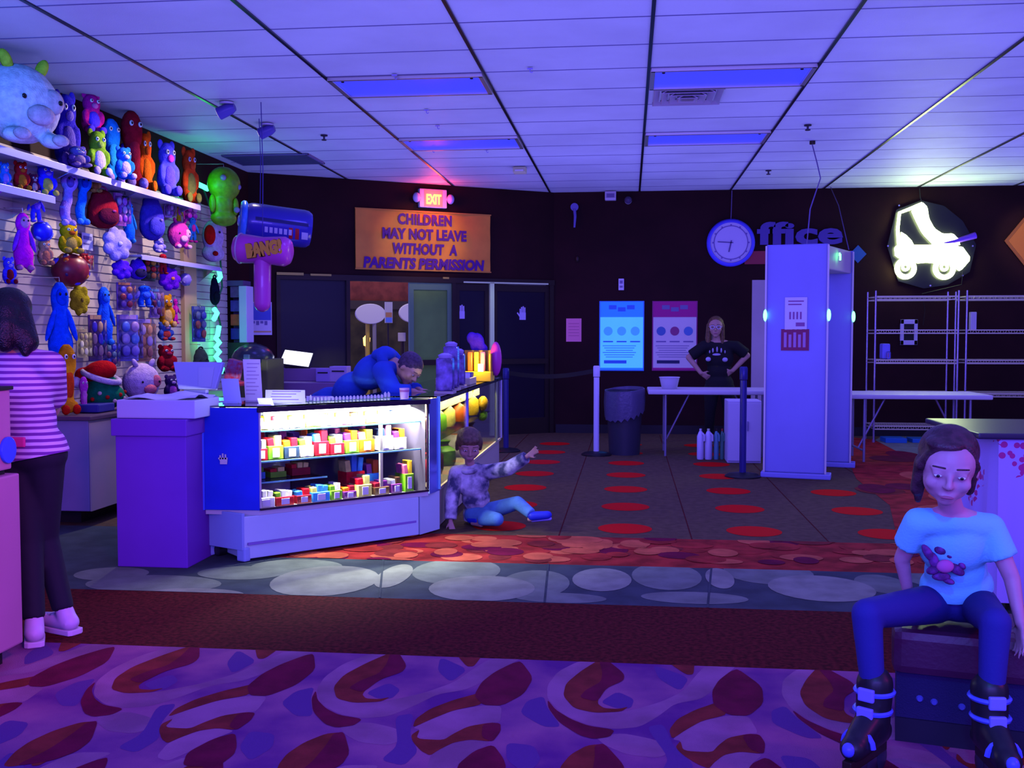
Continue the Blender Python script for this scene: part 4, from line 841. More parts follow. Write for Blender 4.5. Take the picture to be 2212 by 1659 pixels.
for a in (
 (146, 428, 46, 122, 'hang', [(165, 130, 250), (100, 70, 190), (190, 150, 230)], 'lavender hanging plush monkey under the shelf end'),
 (178, 428, 42, 116, 'hang', [(20, 110, 255), (10, 70, 220), (60, 130, 255)], 'bright blue hanging plush monkey beside the lavender one'),
 (202, 396, 32, 40, 'sit', [(190, 150, 80), (160, 110, 60)], 'small tan toy tucked under the upper shelf'),
 (222, 450, 76, 92, 'bag', [(150, 12, 40), (90, 8, 50), (190, 60, 140)], 'dark red backpack hanging below the shelf'),
 (263, 452, 30, 70, 'pack', [(190, 90, 220), (150, 50, 220), (210, 150, 230)], 'purple and white packet beside the red backpack'),
 (279, 478, 32, 92, 'doll', [(15, 105, 250), (40, 150, 220), (60, 160, 240)], 'bright blue narrow doll right of the red backpack'),
 (328, 468, 62, 108, 'bag', [(65, 50, 190), (80, 70, 210), (150, 120, 190)], 'dark violet backpack in the middle of the wall'),
 (367, 447, 20, 44, 'pack', [(190, 140, 230), (150, 70, 180), (210, 170, 230)], 'small lilac packet under the periwinkle toy'),
 (386, 460, 18, 60, 'fig', [(200, 160, 20), (220, 170, 60), (190, 60, 170)], 'thin yellow figure between pink packets'),
 (414, 452, 32, 50, 'pack', [(220, 30, 200), (170, 30, 170), (200, 110, 200)], 'magenta packet under the last orange toy'),
 (386, 508, 52, 62, 'round', [(235, 60, 185), (230, 40, 150), (240, 160, 210), (250, 180, 220)], 'pink round plush ball with pale snout'),
 (416, 496, 26, 56, 'fig', [(40, 110, 220), (30, 130, 230), (220, 40, 160)], 'blue figure between the pink ball and the white ghost'),
 (460, 520, 58, 88, 'ghost', [(205, 185, 215), (205, 15, 15), (170, 10, 20)], 'white plush ghost with a red hat at the far shelf'),
 (342, 530, 32, 32, 'sit', [(150, 130, 240), (190, 170, 240)], 'little lilac toy lying on the far small shelf'),
 (50, 520, 52, 130, 'doll', [(235, 10, 220), (150, 40, 230), (215, 130, 200)], 'magenta long-haired plush doll at the left'),
 (77, 448, 36, 66, 'fig', [(60, 45, 245), (80, 60, 250), (120, 80, 240)], 'blue fuzzy figure hanging above the dotted ball'),
 (90, 500, 48, 48, 'ball', [(30, 30, 235), (130, 140, 255), (90, 110, 255), (170, 170, 255)], 'blue ball speckled with white dots'),
 (95, 545, 38, 58, 'sit', [(205, 135, 115), (190, 110, 90), (220, 160, 140)], 'tan plush bear below the dotted blue ball'),
 (147, 516, 56, 66, 'sit', [(225, 180, 15), (180, 150, 70), (200, 90, 30)], 'yellow plush toy left of the price card'),
 (250, 527, 70, 74, 'cloud', [(165, 150, 255), (200, 190, 255)], 'fluffy pale lilac pillow in the middle of the wall'),
 (152, 584, 84, 80, 'ball', [(140, 25, 50), (80, 60, 230), (210, 90, 20), (60, 30, 90), (220, 140, 30)], 'big patchwork ball of red, blue and orange'),
 (186, 566, 20, 38, 'pack', [(215, 20, 20), (120, 70, 130), (200, 30, 30)], 'small red flag-like packet right of the patchwork ball'),
 (262, 582, 48, 44, 'cloud', [(85, 25, 235), (110, 40, 220)], 'deep purple fluffy pillow below the pale lilac one'),
 (297, 580, 44, 50, 'bag', [(80, 30, 230), (50, 40, 90), (40, 60, 80)], 'violet pouch beside the purple fluffy pillow'),
 (324, 580, 34, 54, 'pack', [(40, 60, 60), (190, 110, 60), (200, 30, 40), (220, 170, 50)], 'multicoloured packet under the dark violet backpack'),
 (352, 570, 28, 44, 'fig', [(200, 20, 50), (120, 20, 150), (180, 60, 40)], 'small red and purple figure above the violet star'),
 (365, 602, 58, 52, 'cloud', [(115, 20, 220), (230, 150, 90)], 'violet star-shaped fluffy toy with an orange centre'),
 (400, 604, 28, 30, 'ball', [(150, 130, 230), (190, 170, 230), (110, 90, 190)], 'small silvery lilac ball near the tan pilaster'),
 (172, 648, 44, 68, 'cloud', [(175, 160, 25), (130, 110, 40)], 'olive yellow fluffy toy behind the blue plush'),
 (225, 680, 46, 130, 'doll', [(20, 90, 245), (10, 80, 230), (40, 120, 250)], 'tall blue bottle-shaped doll in the lower middle'),
 (272, 640, 36, 60, 'pack', [(120, 80, 190), (170, 60, 80), (90, 90, 230), (190, 120, 90)], 'crowded packet right of the blue bottle doll'),
 (312, 640, 46, 48, 'fig', [(30, 100, 255), (120, 110, 240), (70, 120, 255)], 'bright blue figure above the tan boxes'),
 (338, 655, 24, 62, 'pack', [(170, 130, 200), (130, 40, 80), (90, 130, 190)], 'slim packet left of the golden plush'),
 (358, 672, 40, 72, 'sit', [(225, 150, 20), (240, 190, 110), (210, 120, 20)], 'golden plush toy beside the tan pilaster'),
 (379, 672, 18, 56, 'fig', [(235, 20, 180), (220, 20, 160), (240, 60, 190)], 'thin magenta figure on the edge of the pilaster'),
 (355, 716, 40, 40, 'sit', [(60, 90, 180), (190, 60, 60), (150, 100, 160)], 'blue and red plush below the golden toy'),
 (357, 774, 50, 58, 'sit', [(175, 15, 40), (130, 10, 30), (190, 40, 80)], 'dark red plush above the white cash screen'),
 (280, 730, 52, 100, 'pack', [(120, 110, 235), (150, 130, 240), (90, 120, 240), (190, 150, 220)], 'lilac hanging packet in the lower middle'),
 (315, 735, 38, 92, 'pack', [(215, 150, 110), (200, 130, 110), (190, 160, 220)], 'tan hanging packet beside the lilac one'),
 (181, 742, 24, 62, 'pack', [(230, 215, 150), (250, 240, 200), (200, 180, 120)], 'shiny gold packet left of the dark packets'),
 (210, 730, 32, 100, 'pack', [(90, 50, 130), (150, 110, 150), (60, 40, 200), (200, 160, 120)], 'dark purple packet beside the shiny gold one'),
 (240, 765, 30, 60, 'pack', [(60, 60, 190), (120, 60, 110), (100, 130, 160)], 'small blue packet under the bottle doll'),
 (433, 700, 34, 76, 'pack', [(70, 90, 190), (190, 110, 90), (110, 130, 170)], 'blue and tan packet right of the pilaster'),
 (434, 772, 38, 44, 'bag', [(60, 75, 70), (50, 60, 60), (40, 40, 40)], 'grey-green pouch low right of the pilaster'),
 (464, 628, 26, 66, 'bag', [(12, 25, 45), (15, 30, 40), (30, 60, 60)], 'black pouch behind the green rope light'),
 (18, 585, 34, 60, 'sit', [(60, 60, 245), (120, 20, 40), (170, 150, 250)], 'blue and red toy above the dark-haired woman')):
    toy(*a, X=LEFT+.15)
# price card
c = PX(186, 522, LEFT+.02); f = MB(); f.box((LEFT+.03, c.y, c.z), (.006, .17, .14)); f.box((LEFT+.035, c.y, c.z+.03), (.003, .13, .03), 1); f.box((LEFT+.035, c.y-.02, c.z-.02), (.003, .09, .012), 1)
f.box((LEFT+.015, c.y, c.z), (.03, .02, .02)); tag(f.build('price_card', [paper, grey_ink], None, loc=tuple(c)), 'white price card hanging between yellow toy and lilac pillow', 'card')
# toys in front of the wall, on the low prize counter
cz = .79; CT = 'toys on the low prize counter'
f = MB(); t = thing('prize_counter', 'low grey-violet counter running along the prize wall', 'counter', (-4.15, 8.4, 0))
f.box((-4.13, 8.45, cz/2+.04), (.66, 3.2, cz-.14)); f.build('body', mat('counter_violet', (.30, .27, .52), .6, var=(1.5, .2)), t, bevel=.006)
f = MB(); f.box((-4.12, 8.45, cz-.015), (.72, 3.28, .03)); f.build('countertop', mat('counter_dark', (.10, .05, .09), .5), t, bevel=.006)
f = MB(); f.box((-4.2, 8.5, .06), (.5, 3.0, .12)); f.build('plinth', black, t)
f = MB(); f.box((-3.795, 8.45, cz/2+.03), (.012, 3.18, cz-.16)); f.build('side_panel', mat('counter_cream', (.55, .46, .38), .6), t)
w = toy(130, 700, 66, 196, 'doll', [(15, 95, 255), (20, 90, 250), (10, 80, 235)], 'large bright blue plush doll with long arms above the counter', -4.12, grp='toys hanging in front of the wall', rz=55)
toy(145, 838, 46, 158, 'long', [(215, 140, 20), (190, 25, 15), (200, 60, 20)], 'tall golden plush toy with red feet behind the woman', -4.0, base=cz+.004, grp=CT)
c = PX(222, 858, -4.0); s = c.y/FPX
t = thing('plush_tree', 'green stuffed christmas tree wearing a red santa hat', 'toy', (c.x, c.y, cz+.004), CT)
f = MB(); H = PX(240, 800, -4.0).z-cz; f.ell((c.x, c.y, cz+H*.36), (.17, .15, H*.36)); f.ell((c.x+.0, c.y, cz+H*.65), (.12, .11, H*.28)); fuse(f, 'body', pl_mat((10, 130, 80)), t, .014, 3)
for k in range(9): f = MB(); a = -2.3+.35*k; f.ell((c.x+.16*math.cos(a), c.y+.145*math.sin(a), cz+H*(.25+.05*((k*3) % 5))), .016); f.build('bauble', pl_mat(((210, 40, 30), (220, 190, 180))[k % 2]), t, True)
f = MB(); f.ell((c.x-.01, c.y-.02, cz+H*.98), (.13, .12, .085), 0, Matrix.Rotation(-.3, 3, 'Y')); f.ell((c.x-.12, c.y-.05, cz+H*.9), (.07, .07, .06)); hat = fuse(f, 'hat', pl_mat((205, 12, 25)), t, .012, 3)
f = MB(); f.tube([V((c.x+.13*math.cos(a_), c.y-.02+.12*math.sin(a_), cz+H*.86-.045*math.cos(a_))) for a_ in [2*PI*i/24 for i in range(24)]], .024, 8, 0, True); f.build('hat_trim', pl_mat((225, 205, 225)), hat, True)
f = MB(); f.ell((c.x-.15, c.y-.1, cz+H*.72), .045); f.build('pompom', pl_mat((225, 205, 235)), hat, True)
toy(181, 866, 22, 80, 'long', [(200, 60, 200), (220, 190, 160), (210, 110, 200)], 'slim pink toy standing left of the christmas tree', -4.0, base=cz+.004, grp=CT)
toy(305, 820, 86, 90, 'round', [(225, 195, 230), (220, 190, 230), (215, 120, 150), (235, 120, 140)], 'big white stuffed pig with a pink snout on the counter', -4.0, base=cz+.004, grp=CT)
toy(368, 818, 40, 52, 'sit', [(70, 40, 110), (200, 90, 200), (190, 150, 220)], 'small dark violet toy between the pig and the cash screen', -4.05, base=cz+.004, grp=CT)
c = PX(210, 900, -3.9); f = MB(); f.box((-3.95, c.y+.05, cz+.035), (.2, .24, .06)); tag(f.build('gift_box', mat('navy_box', (.03, .03, .25), .6), None, loc=(-3.95, c.y+.05, cz), bevel=.01), 'dark blue flat box at the edge of the prize counter', 'box')
# green rope light at the far end of the wall
rope = mat('green_rope_glow', (.1, 1, .45), .3, emit=4.5, ecol=(.05, 1, .42))
t = thing('rope_light', 'green glowing rope light zigzagging down the end of the prize wall', 'rope light', (LEFT+.05, 10.95, .95))
for pts in ([(428, 398), (441, 404), (448, 408)], [(472, 580), (476, 598), (470, 606)], [(463, 668), (469, 676), (462, 690)], [(473, 705), (470, 724), (466, 730), (474, 740), (466, 750), (474, 760), (466, 770), (474, 780)], [(476, 805), (480, 795)]):
    f = MB(); f.tube([PX(*p, LEFT+.07) for p in pts], .028, 8); f.build('lit_section', rope, t, True)
f = MB(); f.tube([PX(*p, LEFT+.04) for p in ((436, 400), (455, 450), (476, 560), (480, 620), (466, 660), (476, 700), (470, 790), (486, 806))], .012, 6); f.build('cable', mat('green_cable', (.02, .10, .06), .4), t, True)
lamp('rope_glow_high', 'POINT', tuple(PX(440, 404, LEFT+.3)), (.05, 1, .3), 3.2, size=.08); lamp('rope_glow_low', 'POINT', tuple(PX(470, 730, LEFT+.22)), (.05, 1, .45), 3.0, size=.1)
# white prize column and things by the corner
c = PY(518, 690, 11.35); z0, z1 = PY(518, 740, 11.35).z, PY(518, 618, 11.35).z
t = thing('prize_column', 'white prize display column at the corner by the rope light', 'display', (c.x, 11.35, 0)); f = MB(); f.box((c.x+.06, 11.4, (z0+z1)/2), (.09, .22, z1-z0)); f.build('side_panel', white, t, bevel=.006)
f = MB(); f.box((c.x-.05, 11.5, z1/2), (.16, .02, z1)); f.box((c.x-.05, 11.4, z1+.03), (.24, .24, .06)); f.build('back_panel', mat('column_violet', (.12, .07, .2), .5), t)
f = MB(); f.box((c.x, 11.4, z0/2), (.26, .26, z0)); f.build('pedestal', black, t)
for k, (cl) in enumerate(((60, 50, 160), (210, 90, 60), (90, 70, 170), (130, 90, 150))):
    f = MB(); f.box((c.x-.05, 11.36, z0+.10+.16*k), (.11, .06, .13)); f.build('prize_pack', pl_mat(cl, True), t, bevel=.01)
c = PL(562, 688, .02); f = MB(); f.prism([(-.14,-.2),(.14,-.2),(.14,.2),(-.14,.2)], 0, .008, 0, face_M(c, LBANG)); f.prism([(-.13, -.02),(.13, -.02),(.13, .19),(-.13,.19)], .008, .01, 1, face_M(c, LBANG))
for k in range(4): f.prism([(-.1+.05*k,-.06-.02*(k % 2)),(-.065+.05*k,-.06-.02*(k % 2)),(-.065+.05*k,-.03),(-.1+.05*k,-.03)], .008, .01, 2, face_M(c, LBANG))
f.prism([(-.13,-.17),(.13,-.17),(.13,-.15),(-.13,-.15)], .008, .01, 3, face_M(c, LBANG))
tag(f.build('small_poster', [paper, mat('poster_blue', (.08, .12, .6), .6), grey_ink, mat('poster_gold', (.7, .45, .2), .6)], None, loc=tuple(c)), 'small blue and white poster behind the pink hammer', 'poster')
# hanging inflatables
def cord(t, a): f = MB(); f.tube([a, V((a.x+.01, a.y, (a.z+CEIL)/2)), V((a.x, a.y, CEIL-.004))], .004, 6); f.build('cord', mat('cord_blue', (.06, .05, .3), .6), t)
Yc = 9.1; a, b = PY(532, 478, Yc-.12), PY(668, 496, Yc+.12); ax = (b-a).normalized(); r = 42*Yc/FPX
t = thing('inflatable_can', 'blue inflatable drink can hanging sideways from the ceiling', 'inflatable', tuple((a+b)/2-V((0, 0, r))))
f = MB(); f.tube([a-ax*.02, a+ax*.03, a+ax*.06, b-ax*.06, b-ax*.02, b+ax*.01], [r*.86, r*.98, r, r, r*.97, r*.85], 32)
f.build('can_body', mat('can_blue', (.035, .03, .42), .25, coat=.4), t, True)
u = ax.orthogonal(); Rm = ax.to_track_quat('Z', 'Y').to_matrix()
f = MB(); f.tube([a-ax*.03+Rm @ V((r*.9*math.cos(i*PI/16), r*.9*math.sin(i*PI/16), 0)) for i in range(32)], .03, 8, 0, True); f.build('rim', mat('can_rim', (.05, .25, .9), .3), t, True)
f = MB(); f.ell(a-ax*.035, (r*.8, r*.8, .02), 0, Rm); f.build('lid', mat('can_lid', (.10, .42, .75), .3, bump=(14, .6)), t, True)
f = MB(); f.tube([a-ax*.06+Rm @ V((r*.3*math.cos(i*PI/6)+.02, r*.2*math.sin(i*PI/6), 0)) for i in range(12)], .014, 6, 0, True); f.build('pull_tab', mat('can_tab', (.2, .5, .9), .3), t, True)
def can_patch(nm, m, s0, s1, q0, q1, rr_=1.006):
    f = MB(); n = 6; vs = []
    for i in range(n+1):
        for j in range(7):
            s = s0+(s1-s0)*i/n; q = q0+(q1-q0)*j/6; o = Vd*math.cos(q)+Vu*math.sin(q); vs.append(tuple(a.lerp(b, s)+o*r*rr_))
    f.add(vs, [(i*7+j, i*7+j+1, (i+1)*7+j+1, (i+1)*7+j) for i in range(n) for j in range(6)]); f.build(nm, m, t, True)
Vd = V((ax.y, -ax.x, 0)).normalized(); Vu = V((0, 0, 1))
for k in range(6): can_patch('white_letter', mat('can_white', (.55, .5, .8), .3), .26+.075*k, .26+.075*k+.05, -.55, -.25)
can_patch('red_stripe', mat('can_red', (.5, .02, .03), .3), .64, .70, -.75, -.15); can_patch('red_stripe', mat('can_red', (1, 1, 1)), .74, .80, -.75, -.15)
can_patch('white_band', mat('can_white', (1, 1, 1)), .84, .94, -.7, -.3); can_patch('dark_stripe', mat('can_dark', (.01, .01, .12), .3), .12, .95, .02, .2); cord(t, a.lerp(b, .22)+V((0, 0, r)))
Yh = 8.4; a, b = PY(527, 537, Yh), PY(608, 543, Yh); ax = (b-a).normalized(); hp = mat('hammer_pink', (.72, .07, .55), .3, coat=.3)
t = thing('inflatable_hammer', 'pink inflatable hammer reading BANG! hanging under the can', 'inflatable', tuple(PY(566, 674, Yh)))
f = MB(); r = 33*Yh/FPX; f.tube([a-ax*.085, a-ax*.07, a-ax*.03, a+ax*.02, a.lerp(b, .5), b-ax*.02, b+ax*.03, b+ax*.07, b+ax*.085], [r*.55, r*.82, r, r*.98, r*.88, r*.98, r, r*.82, r*.55], 24); f.build('hammer_head', hp, t, True)
f = MB(); h0, h1 = PY(567, 565, Yh), PY(567, 674, Yh); f.cap(h0, .072, h1+V((0, 0, .07)), .070, 16); f.build('handle', hp, t, True)
f = MB(); f.tube([a-ax*.02+Matrix.Rotation(i*PI/12, 3, ax) @ V((0, 0, r*1.0)) for i in range(24)], .008, 6, 0, True); f.build('seam', mat('seam_pale', (.55, .4, .55), .4), t)
o = text('BANG!', .125, .008, .012, 'lettering', mat('bang_gold', (.85, .42, .03), .5), t, face_M(a.lerp(b, .66)+V((0, -r*.93, .0)), math.atan2(ax.y, ax.x)) @ Matrix.Rotation(.13, 4, 'Z') @ Matrix.Diagonal((.8, 1.1, 1, 1)))
o = text('BANG!', .125, .004, .016, 'lettering_shadow', mat('bang_shadow', (.22, .05, .03), .5), t, face_M(a.lerp(b, .66)+V((0, -r*.93+.010, .0)), math.atan2(ax.y, ax.x)) @ Matrix.Rotation(.13, 4, 'Z') @ Matrix.Diagonal((.8, 1.1, 1, 1)))
cord(t, a.lerp(b, .5)+V((0, 0, r*.8)))
# ================================================================== GLASS COUNTER ISLAND
B0, B1, B2 = PZ(445, 1200), PZ(530, 1215), PZ(905, 1160)
fd = (B2-B1).normalized(); fn = V((-fd.y, fd.x, 0))          # along the front, into the case
def onfront(px, py, off=0.): r = ray(px, py); p0 = B1+fn*off; return CAM+r*((p0-CAM).dot(fn)/r.dot(fn))
E1, F_ = onfront(560, 990), onfront(925, 990); E1.z = F_.z = 0
ZB, ZT = onfront(560, 1103).z, onfront(560, 880).z; LEN = (F_-E1).length; DEP = .5
E0 = PY(440, 990, E1.y-.01); E0.z = 0
FB = E1+fd*.90+fn*DEP                                          # the right end is cut back to clear the side case
def cp(s, t, z): p = E1+fd*s+fn*t; return V((p.x, p.y, z))
FR = Matrix.Rotation(math.atan2(fd.y, fd.x), 3, 'Z')
base_m = mat('counter_laminate', (.70, .92, .97), .5, var=(1.5, .12)); rail = mat('dark_rail', (.035, .018, .05), .35, .4)
blue_m = mat('blue_end_panel', (.012, .045, .80), .55, var=(3, .2)); gedge = mat('shelf_glass_edge', (.25, .75, .65), .2)
t = thing('display_case', 'lit glass candy case with a blue end panel, angled to the room', 'display case', tuple((B1+B2)/2))
def fprism(mb, pts, z0, z1, m=0): mb.prism([(p.x, p.y) for p in pts], z0, z1, m)
f = MB(); fprism(f, [B1+fn*.012, B2, B2+fn*.46-fd*.34, B1+fn*.46], .015, ZB-.03); f.build('base', base_m, t, bevel=.006)
f = MB(); fprism(f, [B1+fd*.02-fn*.0, B2-fd*.02-fn*.0, B2-fd*.02+fn*.02, B1+fd*.02+fn*.02], .10, .115); f.build('base_groove', mat('groove_violet', (.35, .22, .6), .6), t)
en = (B1-B0).normalized(); eo = V((en.y, -en.x, 0))
f = MB(); fprism(f, [B0+eo*.01, B1+eo*.01-en*.012, B1-eo*.012-en*.012, B0-eo*.012], .07, ZB-.01); f.build('end_board', mat('pale_board', (.42, .60, .95), .5, var=(2, .1)), t, bevel=.004)
for s, w in ((.06, .05), (.93, .07)): f = MB(); p = B0.lerp(B1, s); f.box((p.x, p.y+.02, .045), (w, .05, .085), 0, Matrix.Rotation(math.atan2(en.y, en.x), 3, 'Z')); f.build('foot', mat('pale_board', (1, 1, 1)), t, bevel=.01)
f = MB(); p = B0.lerp(B1, .24); f.cyl((p.x, p.y+.03, .035), (p.x+.03, p.y+.07, .035), .035, n=14); f.build('caster', black, t, True)
f = MB(); fprism(f, [E0, E1, E1+fn*.02, E0+V((0, .02, 0))], ZB, ZT-.004); f.build('end_panel', blue_m, t, bevel=.003)
f = MB(); hx = PY(483, 992, E0.y-.003); Mh = face_M(hx, 0)
f.prism([(-.022,-.03),(.022,-.03),(.026,.01),(-.022,.01)], 0, .003, 0, Mh)
for q, h in ((-.02, .024), (-.004, .035), (.013, .03)): f.prism([(q-.005, 0), (q+.005, 0), (q+.004, h), (q-.005, h)], 0, .003, 0, Mh)
f.prism([(-.022,-.01),(-.034,.006),(-.028,.012),(-.02,.0)], 0, .003, 0, Mh); f.build('hand_sticker', mat('sticker_white', (.85, .8, .7), .6), t)
f = MB(); f.tube([E0+V((-.004, -.006, ZB)), E0+V((-.004, -.006, ZT))], .012, 8); f.build('corner_trim', mat('blue_trim', (.05, .12, .9), .3), t, True)
f = MB(); f.tube([V((E0.x-.015, E0.y-.02, ZT-.01)), V((E0.x-.035, E0.y-.03, .62)), V((E0.x-.01, E0.y-.03, .4)), V((B0.x-.01, B0.y-.03, .02))], .009, 6); f.build('power_cord', mat('blue_cord', (.12, .15, .9), .4), t, True)
f = MB(); fprism(f, [E0+V((0, .02, 0)), E1+fn*.01, F_, FB, E1+fn*DEP, E0+V((0, .35, 0))], ZB-.03, ZB); f.build('deck', mat('deck_white', (.75, .75, .7), .5), t)
f = MB(); fprism(f, [E1+fn*(DEP-.015)+fd*.45, FB-fn*.015, F_+fn*.02-fd*.01, F_+fn*.035, FB, E1+fn*DEP+fd*.45], ZB, ZT-.02); f.build('back_panel', mat('case_back_dark', (.03, .025, .05), .6), t)
f = MB(); fprism(f, [E1+fn*(DEP-.012), E1+fn*(DEP-.012)+fd*.44, E1+fn*DEP+fd*.44, E1+fn*DEP], ZB, ZT-.02); f.build('sliding_door', mat('sliding_door_grey', (.35, .38, .42), .3), t)
f = MB(); f.box(cp(LEN/2, -.004, ZT-.016), (LEN+.02, .024, .03), 0, FR); f.build('top_rail', rail, t, bevel=.003)
f = MB(); f.box(cp(LEN/2, -.002, ZB+.006), (LEN, .016, .012), 0, FR); f.build('bottom_rail', rail, t)
for s in (0.004, LEN-.004): f = MB(); f.box(cp(s, .0, (ZB+ZT)/2), (.010, .014, ZT-ZB-.03), 0, FR); f.build('front_stile', mat('pale_stile', (.7, .62, .6), .4) if s < .1 else rail, t)
f = MB(); f.box(cp(LEN*.735, .08, (ZB+ZT)/2-.07), (.02, .02, ZT-ZB-.16), 0, FR); f.build('shelf_post', alu, t)
f = MB(); f.box(cp(LEN/2, .002, (ZB+ZT)/2), (LEN-.012, .005, ZT-ZB-.04), 0, FR); f.build('front_glass', clear, t)
f = MB(); fprism(f, [E0, E1-fn*.012, F_-fn*.012+fd*.0, FB, E1+fn*DEP, E0+V((0, .35, 0))], ZT, ZT+.008); f.build('top_glass', glass('top_glass', (.93, 1, .97), .2), t)
SZ1, SZ2 = .782, .594
for z_ in (SZ1, SZ2):
    f = MB(); fprism(f, [cp(.01, .05, 0), cp(LEN-.06, .05, 0), cp(.93, .45, 0), cp(.01, .45, 0)], z_-.008, z_); sh = f.build('shelf', clear, t)
    f = MB(); f.box(cp(LEN/2, .048, z_-.004), (LEN-.02, .006, .010), 0, FR); f.build('glass_edge', gedge, sh)
f = MB(); f.box(cp(.27, .3, .452), (.5, .36, .008), 0, FR); sh = f.build('shelf', clear, t); f = MB(); f.box(cp(.27, .118, .452), (.5, .006, .010), 0, FR); f.build('glass_edge', gedge, sh)
tube_m = mat('white_tube', (1, 1, 1), .3, emit=9, ecol=(1, .98, .92))
f = MB(); f.cyl(cp(.06, .05, ZT-.045), cp(LEN-.12, .05, ZT-.045), .016, n=10); f.build('light_tube', tube_m, t, True)
lamp('case_light', 'AREA', tuple(cp(LEN/2, .06, ZT-.07)), (1, .97, .88), 125, tuple(cp(LEN/2, .30, .3)), 1.1, .05)
# sweets on the shelves
cand = [pl_mat(c, True) for c in ((250, 250, 240), (220, 20, 40), (250, 210, 40), (245, 120, 20), (120, 200, 40), (60, 150, 230), (250, 120, 160), (110, 40, 130), (90, 60, 40), (240, 240, 120), (40, 60, 90), (150, 20, 40))]
cn = ['white', 'red', 'yellow', 'orange', 'green', 'blue', 'pink', 'purple', 'brown', 'lemon', 'navy', 'wine']
def sweet_box(s, tdep, z, w, d, h, k, k2, lb, grp, tag_card=True):
    c = cp(s, tdep, z); o = thing('candy_box', lb, 'candy box', (c.x, c.y, z), grp)
    g = MB(); q = .004
    g.box(cp(s, tdep, z+h*.3), (w, d, h*.6), 0, FR); g.build('tray', cand[k], o, bevel=.003)
    n = max(2, int(w/.04))
    for i in range(n):
        g = MB(); g.box(cp(s-w/2+w*(i+.5)/n, tdep+.004*((i*7) % 3), z+h*(.62+.06*((i*5) % 3))), (w/n*.82, d*.8, h*.6), 0, FR @ Matrix.Rotation(.12*((i % 3)-1), 3, 'Y')); g.build('sweet_pack', cand[k2 if i % 3 else (k2+4) % 12], o, bevel=.004)
    if tag_card: g = MB(); g.box(cp(s, tdep-d/2-.003, z+h*.3), (w*.45, .003, h*.4), 0, FR); g.build('price_tag', paper, o)
rows = [
 (SZ1, .15, [(.08, .10, .075, 9, 2), (.19, .10, .085, 0, 9), (.30, .10, .08, 0, 0), (.41, .10, .09, 4, 0), (.52, .10, .08, 0, 2), (.63, .10, .085, 6, 0), (.74, .09, .08, 0, 4), (.84, .09, .085, 2, 0), (.94, .09, .09, 0, 0), (1.04, .09, .08, 0, 6)], 'top glass shelf'),
 (SZ2, .15, [(.06, .07, .12, 1, 0), (.15, .10, .14, 4, 9), (.26, .10, .12, 10, 11), (.365, .09, .12, 0, 0), (.47, .10, .15, 1, 1), (.58, .10, .12, 1, 0), (.69, .10, .14, 4, 3), (.80, .11, .14, 3, 2), (.95, .10, .16, 0, 6), (1.06, .09, .13, 0, 3)], 'middle glass shelf'),
 (ZB, .13, [(.07, .12, .10, 0, 0), (.20, .12, .09, 1, 0), (.33, .10, .085, 11, 1), (.45, .12, .10, 5, 5), (.56, .08, .10, 4, 0), (.66, .09, .075, 7, 11), (.77, .10, .13, 9, 9), (.90, .11, .085, 8, 7), (1.015, .08, .10, 7, 8), (1.115, .07, .20, 4, 2)], 'case floor')]
for z_, td, items, nm in rows:
    for i, (s, w, h, k, k2) in enumerate(items):
        side = 'nearest the blue panel' if i == 0 else ('at the right end' if i == len(items)-1 else ('%s from the blue panel' % ['', 'second', 'third', 'fourth', 'fifth', 'sixth', 'seventh', 'eighth', 'ninth'][i]))
        sweet_box(s, td, z_+.001, w, .13, h, k, k2, '%s box of %s sweets on the %s, %s' % (cn[k], cn[k2], nm, side), 'candy boxes on the '+nm)
for i, (s, z_, w, h, k, k2, lb) in enumerate(((.10, .458, .10, .07, 5, 4, 'low green and blue box on the short inner shelf, left'), (.24, .458, .11, .06, 4, 9, 'low lemon-filled green box on the short inner shelf, middle'), (.40, .458, .13, .08, 11, 9, 'wine-red box of lemon packs on the short inner shelf, right'), (.80, ZB+.001, .14, .24, 1, 5, 'tall stack of mixed bags in the back right of the case'), (.94, ZB+.001, .1, .2, 5, 3, 'tall box of orange bags in the back right corner of the case'))):
    sweet_box(s, .30, z_, w, .12, h, k, k2, lb, 'candy boxes at the back of the case', False)
for i, (s, w, h, k, k2) in enumerate(((.12, .11, .15, 3, 1), (.27, .11, .16, 0, 6), (.42, .11, .15, 2, 3), (.57, .11, .17, 6, 0), (.72, .11, .16, 9, 2), (.86, .10, .15, 1, 6))):
    sweet_box(s, .33, SZ2+.001, w, .12, h, k, k2, '%s box of %s sweets in the middle back row, %s' % (cn[k], cn[k2], ('nearest the blue panel', 'second from the blue panel', 'third from the blue panel', 'fourth from the blue panel', 'fifth from the blue panel', 'at the right end')[i]), 'candy boxes in the back row', False)
# mirrored corner strip and the long side case
G_ = V((-1.3, 7.0, 0)); XR = -1.3; YE = 10.45
t = thing('corner_panel', 'narrow blue mirrored corner strip with a painted lamp reflection joining the cases', 'panel', tuple((F_+G_)/2))
f = MB(); fprism(f, [F_+fd*.012, G_, G_-V((.02, 0, 0)), F_+fd*.012+fn*.02], ZB-.02, ZT); f.build('mirror_strip', mat('blue_mirror', (.22, .32, .85), .15, .6), t)
f = MB(); f.box((G_.x-.004, G_.y-.02, (ZB+ZT)/2), (.022, .022, ZT-ZB+.02)); f.build('lamp_reflection', mat('painted_reflection_cyan', (.30, .92, 1), .3), t, bevel=.004)  # pale cyan bar: the case lamp's reflection put in as colour
f = MB(); fprism(f, [B2+fd*.01, V((XR, G_.y-.02, 0)), V((XR-.06, G_.y-.02, 0)), B2+fn*.05], .015, ZB-.02); f.build('base', base_m, t)
t = thing('side_case', 'long glass side case receding to the doors, lit warm inside', 'display case', (XR-.27, (G_.y+YE)/2, 0)); Ym = (G_.y+YE)/2; LY = YE-G_.y
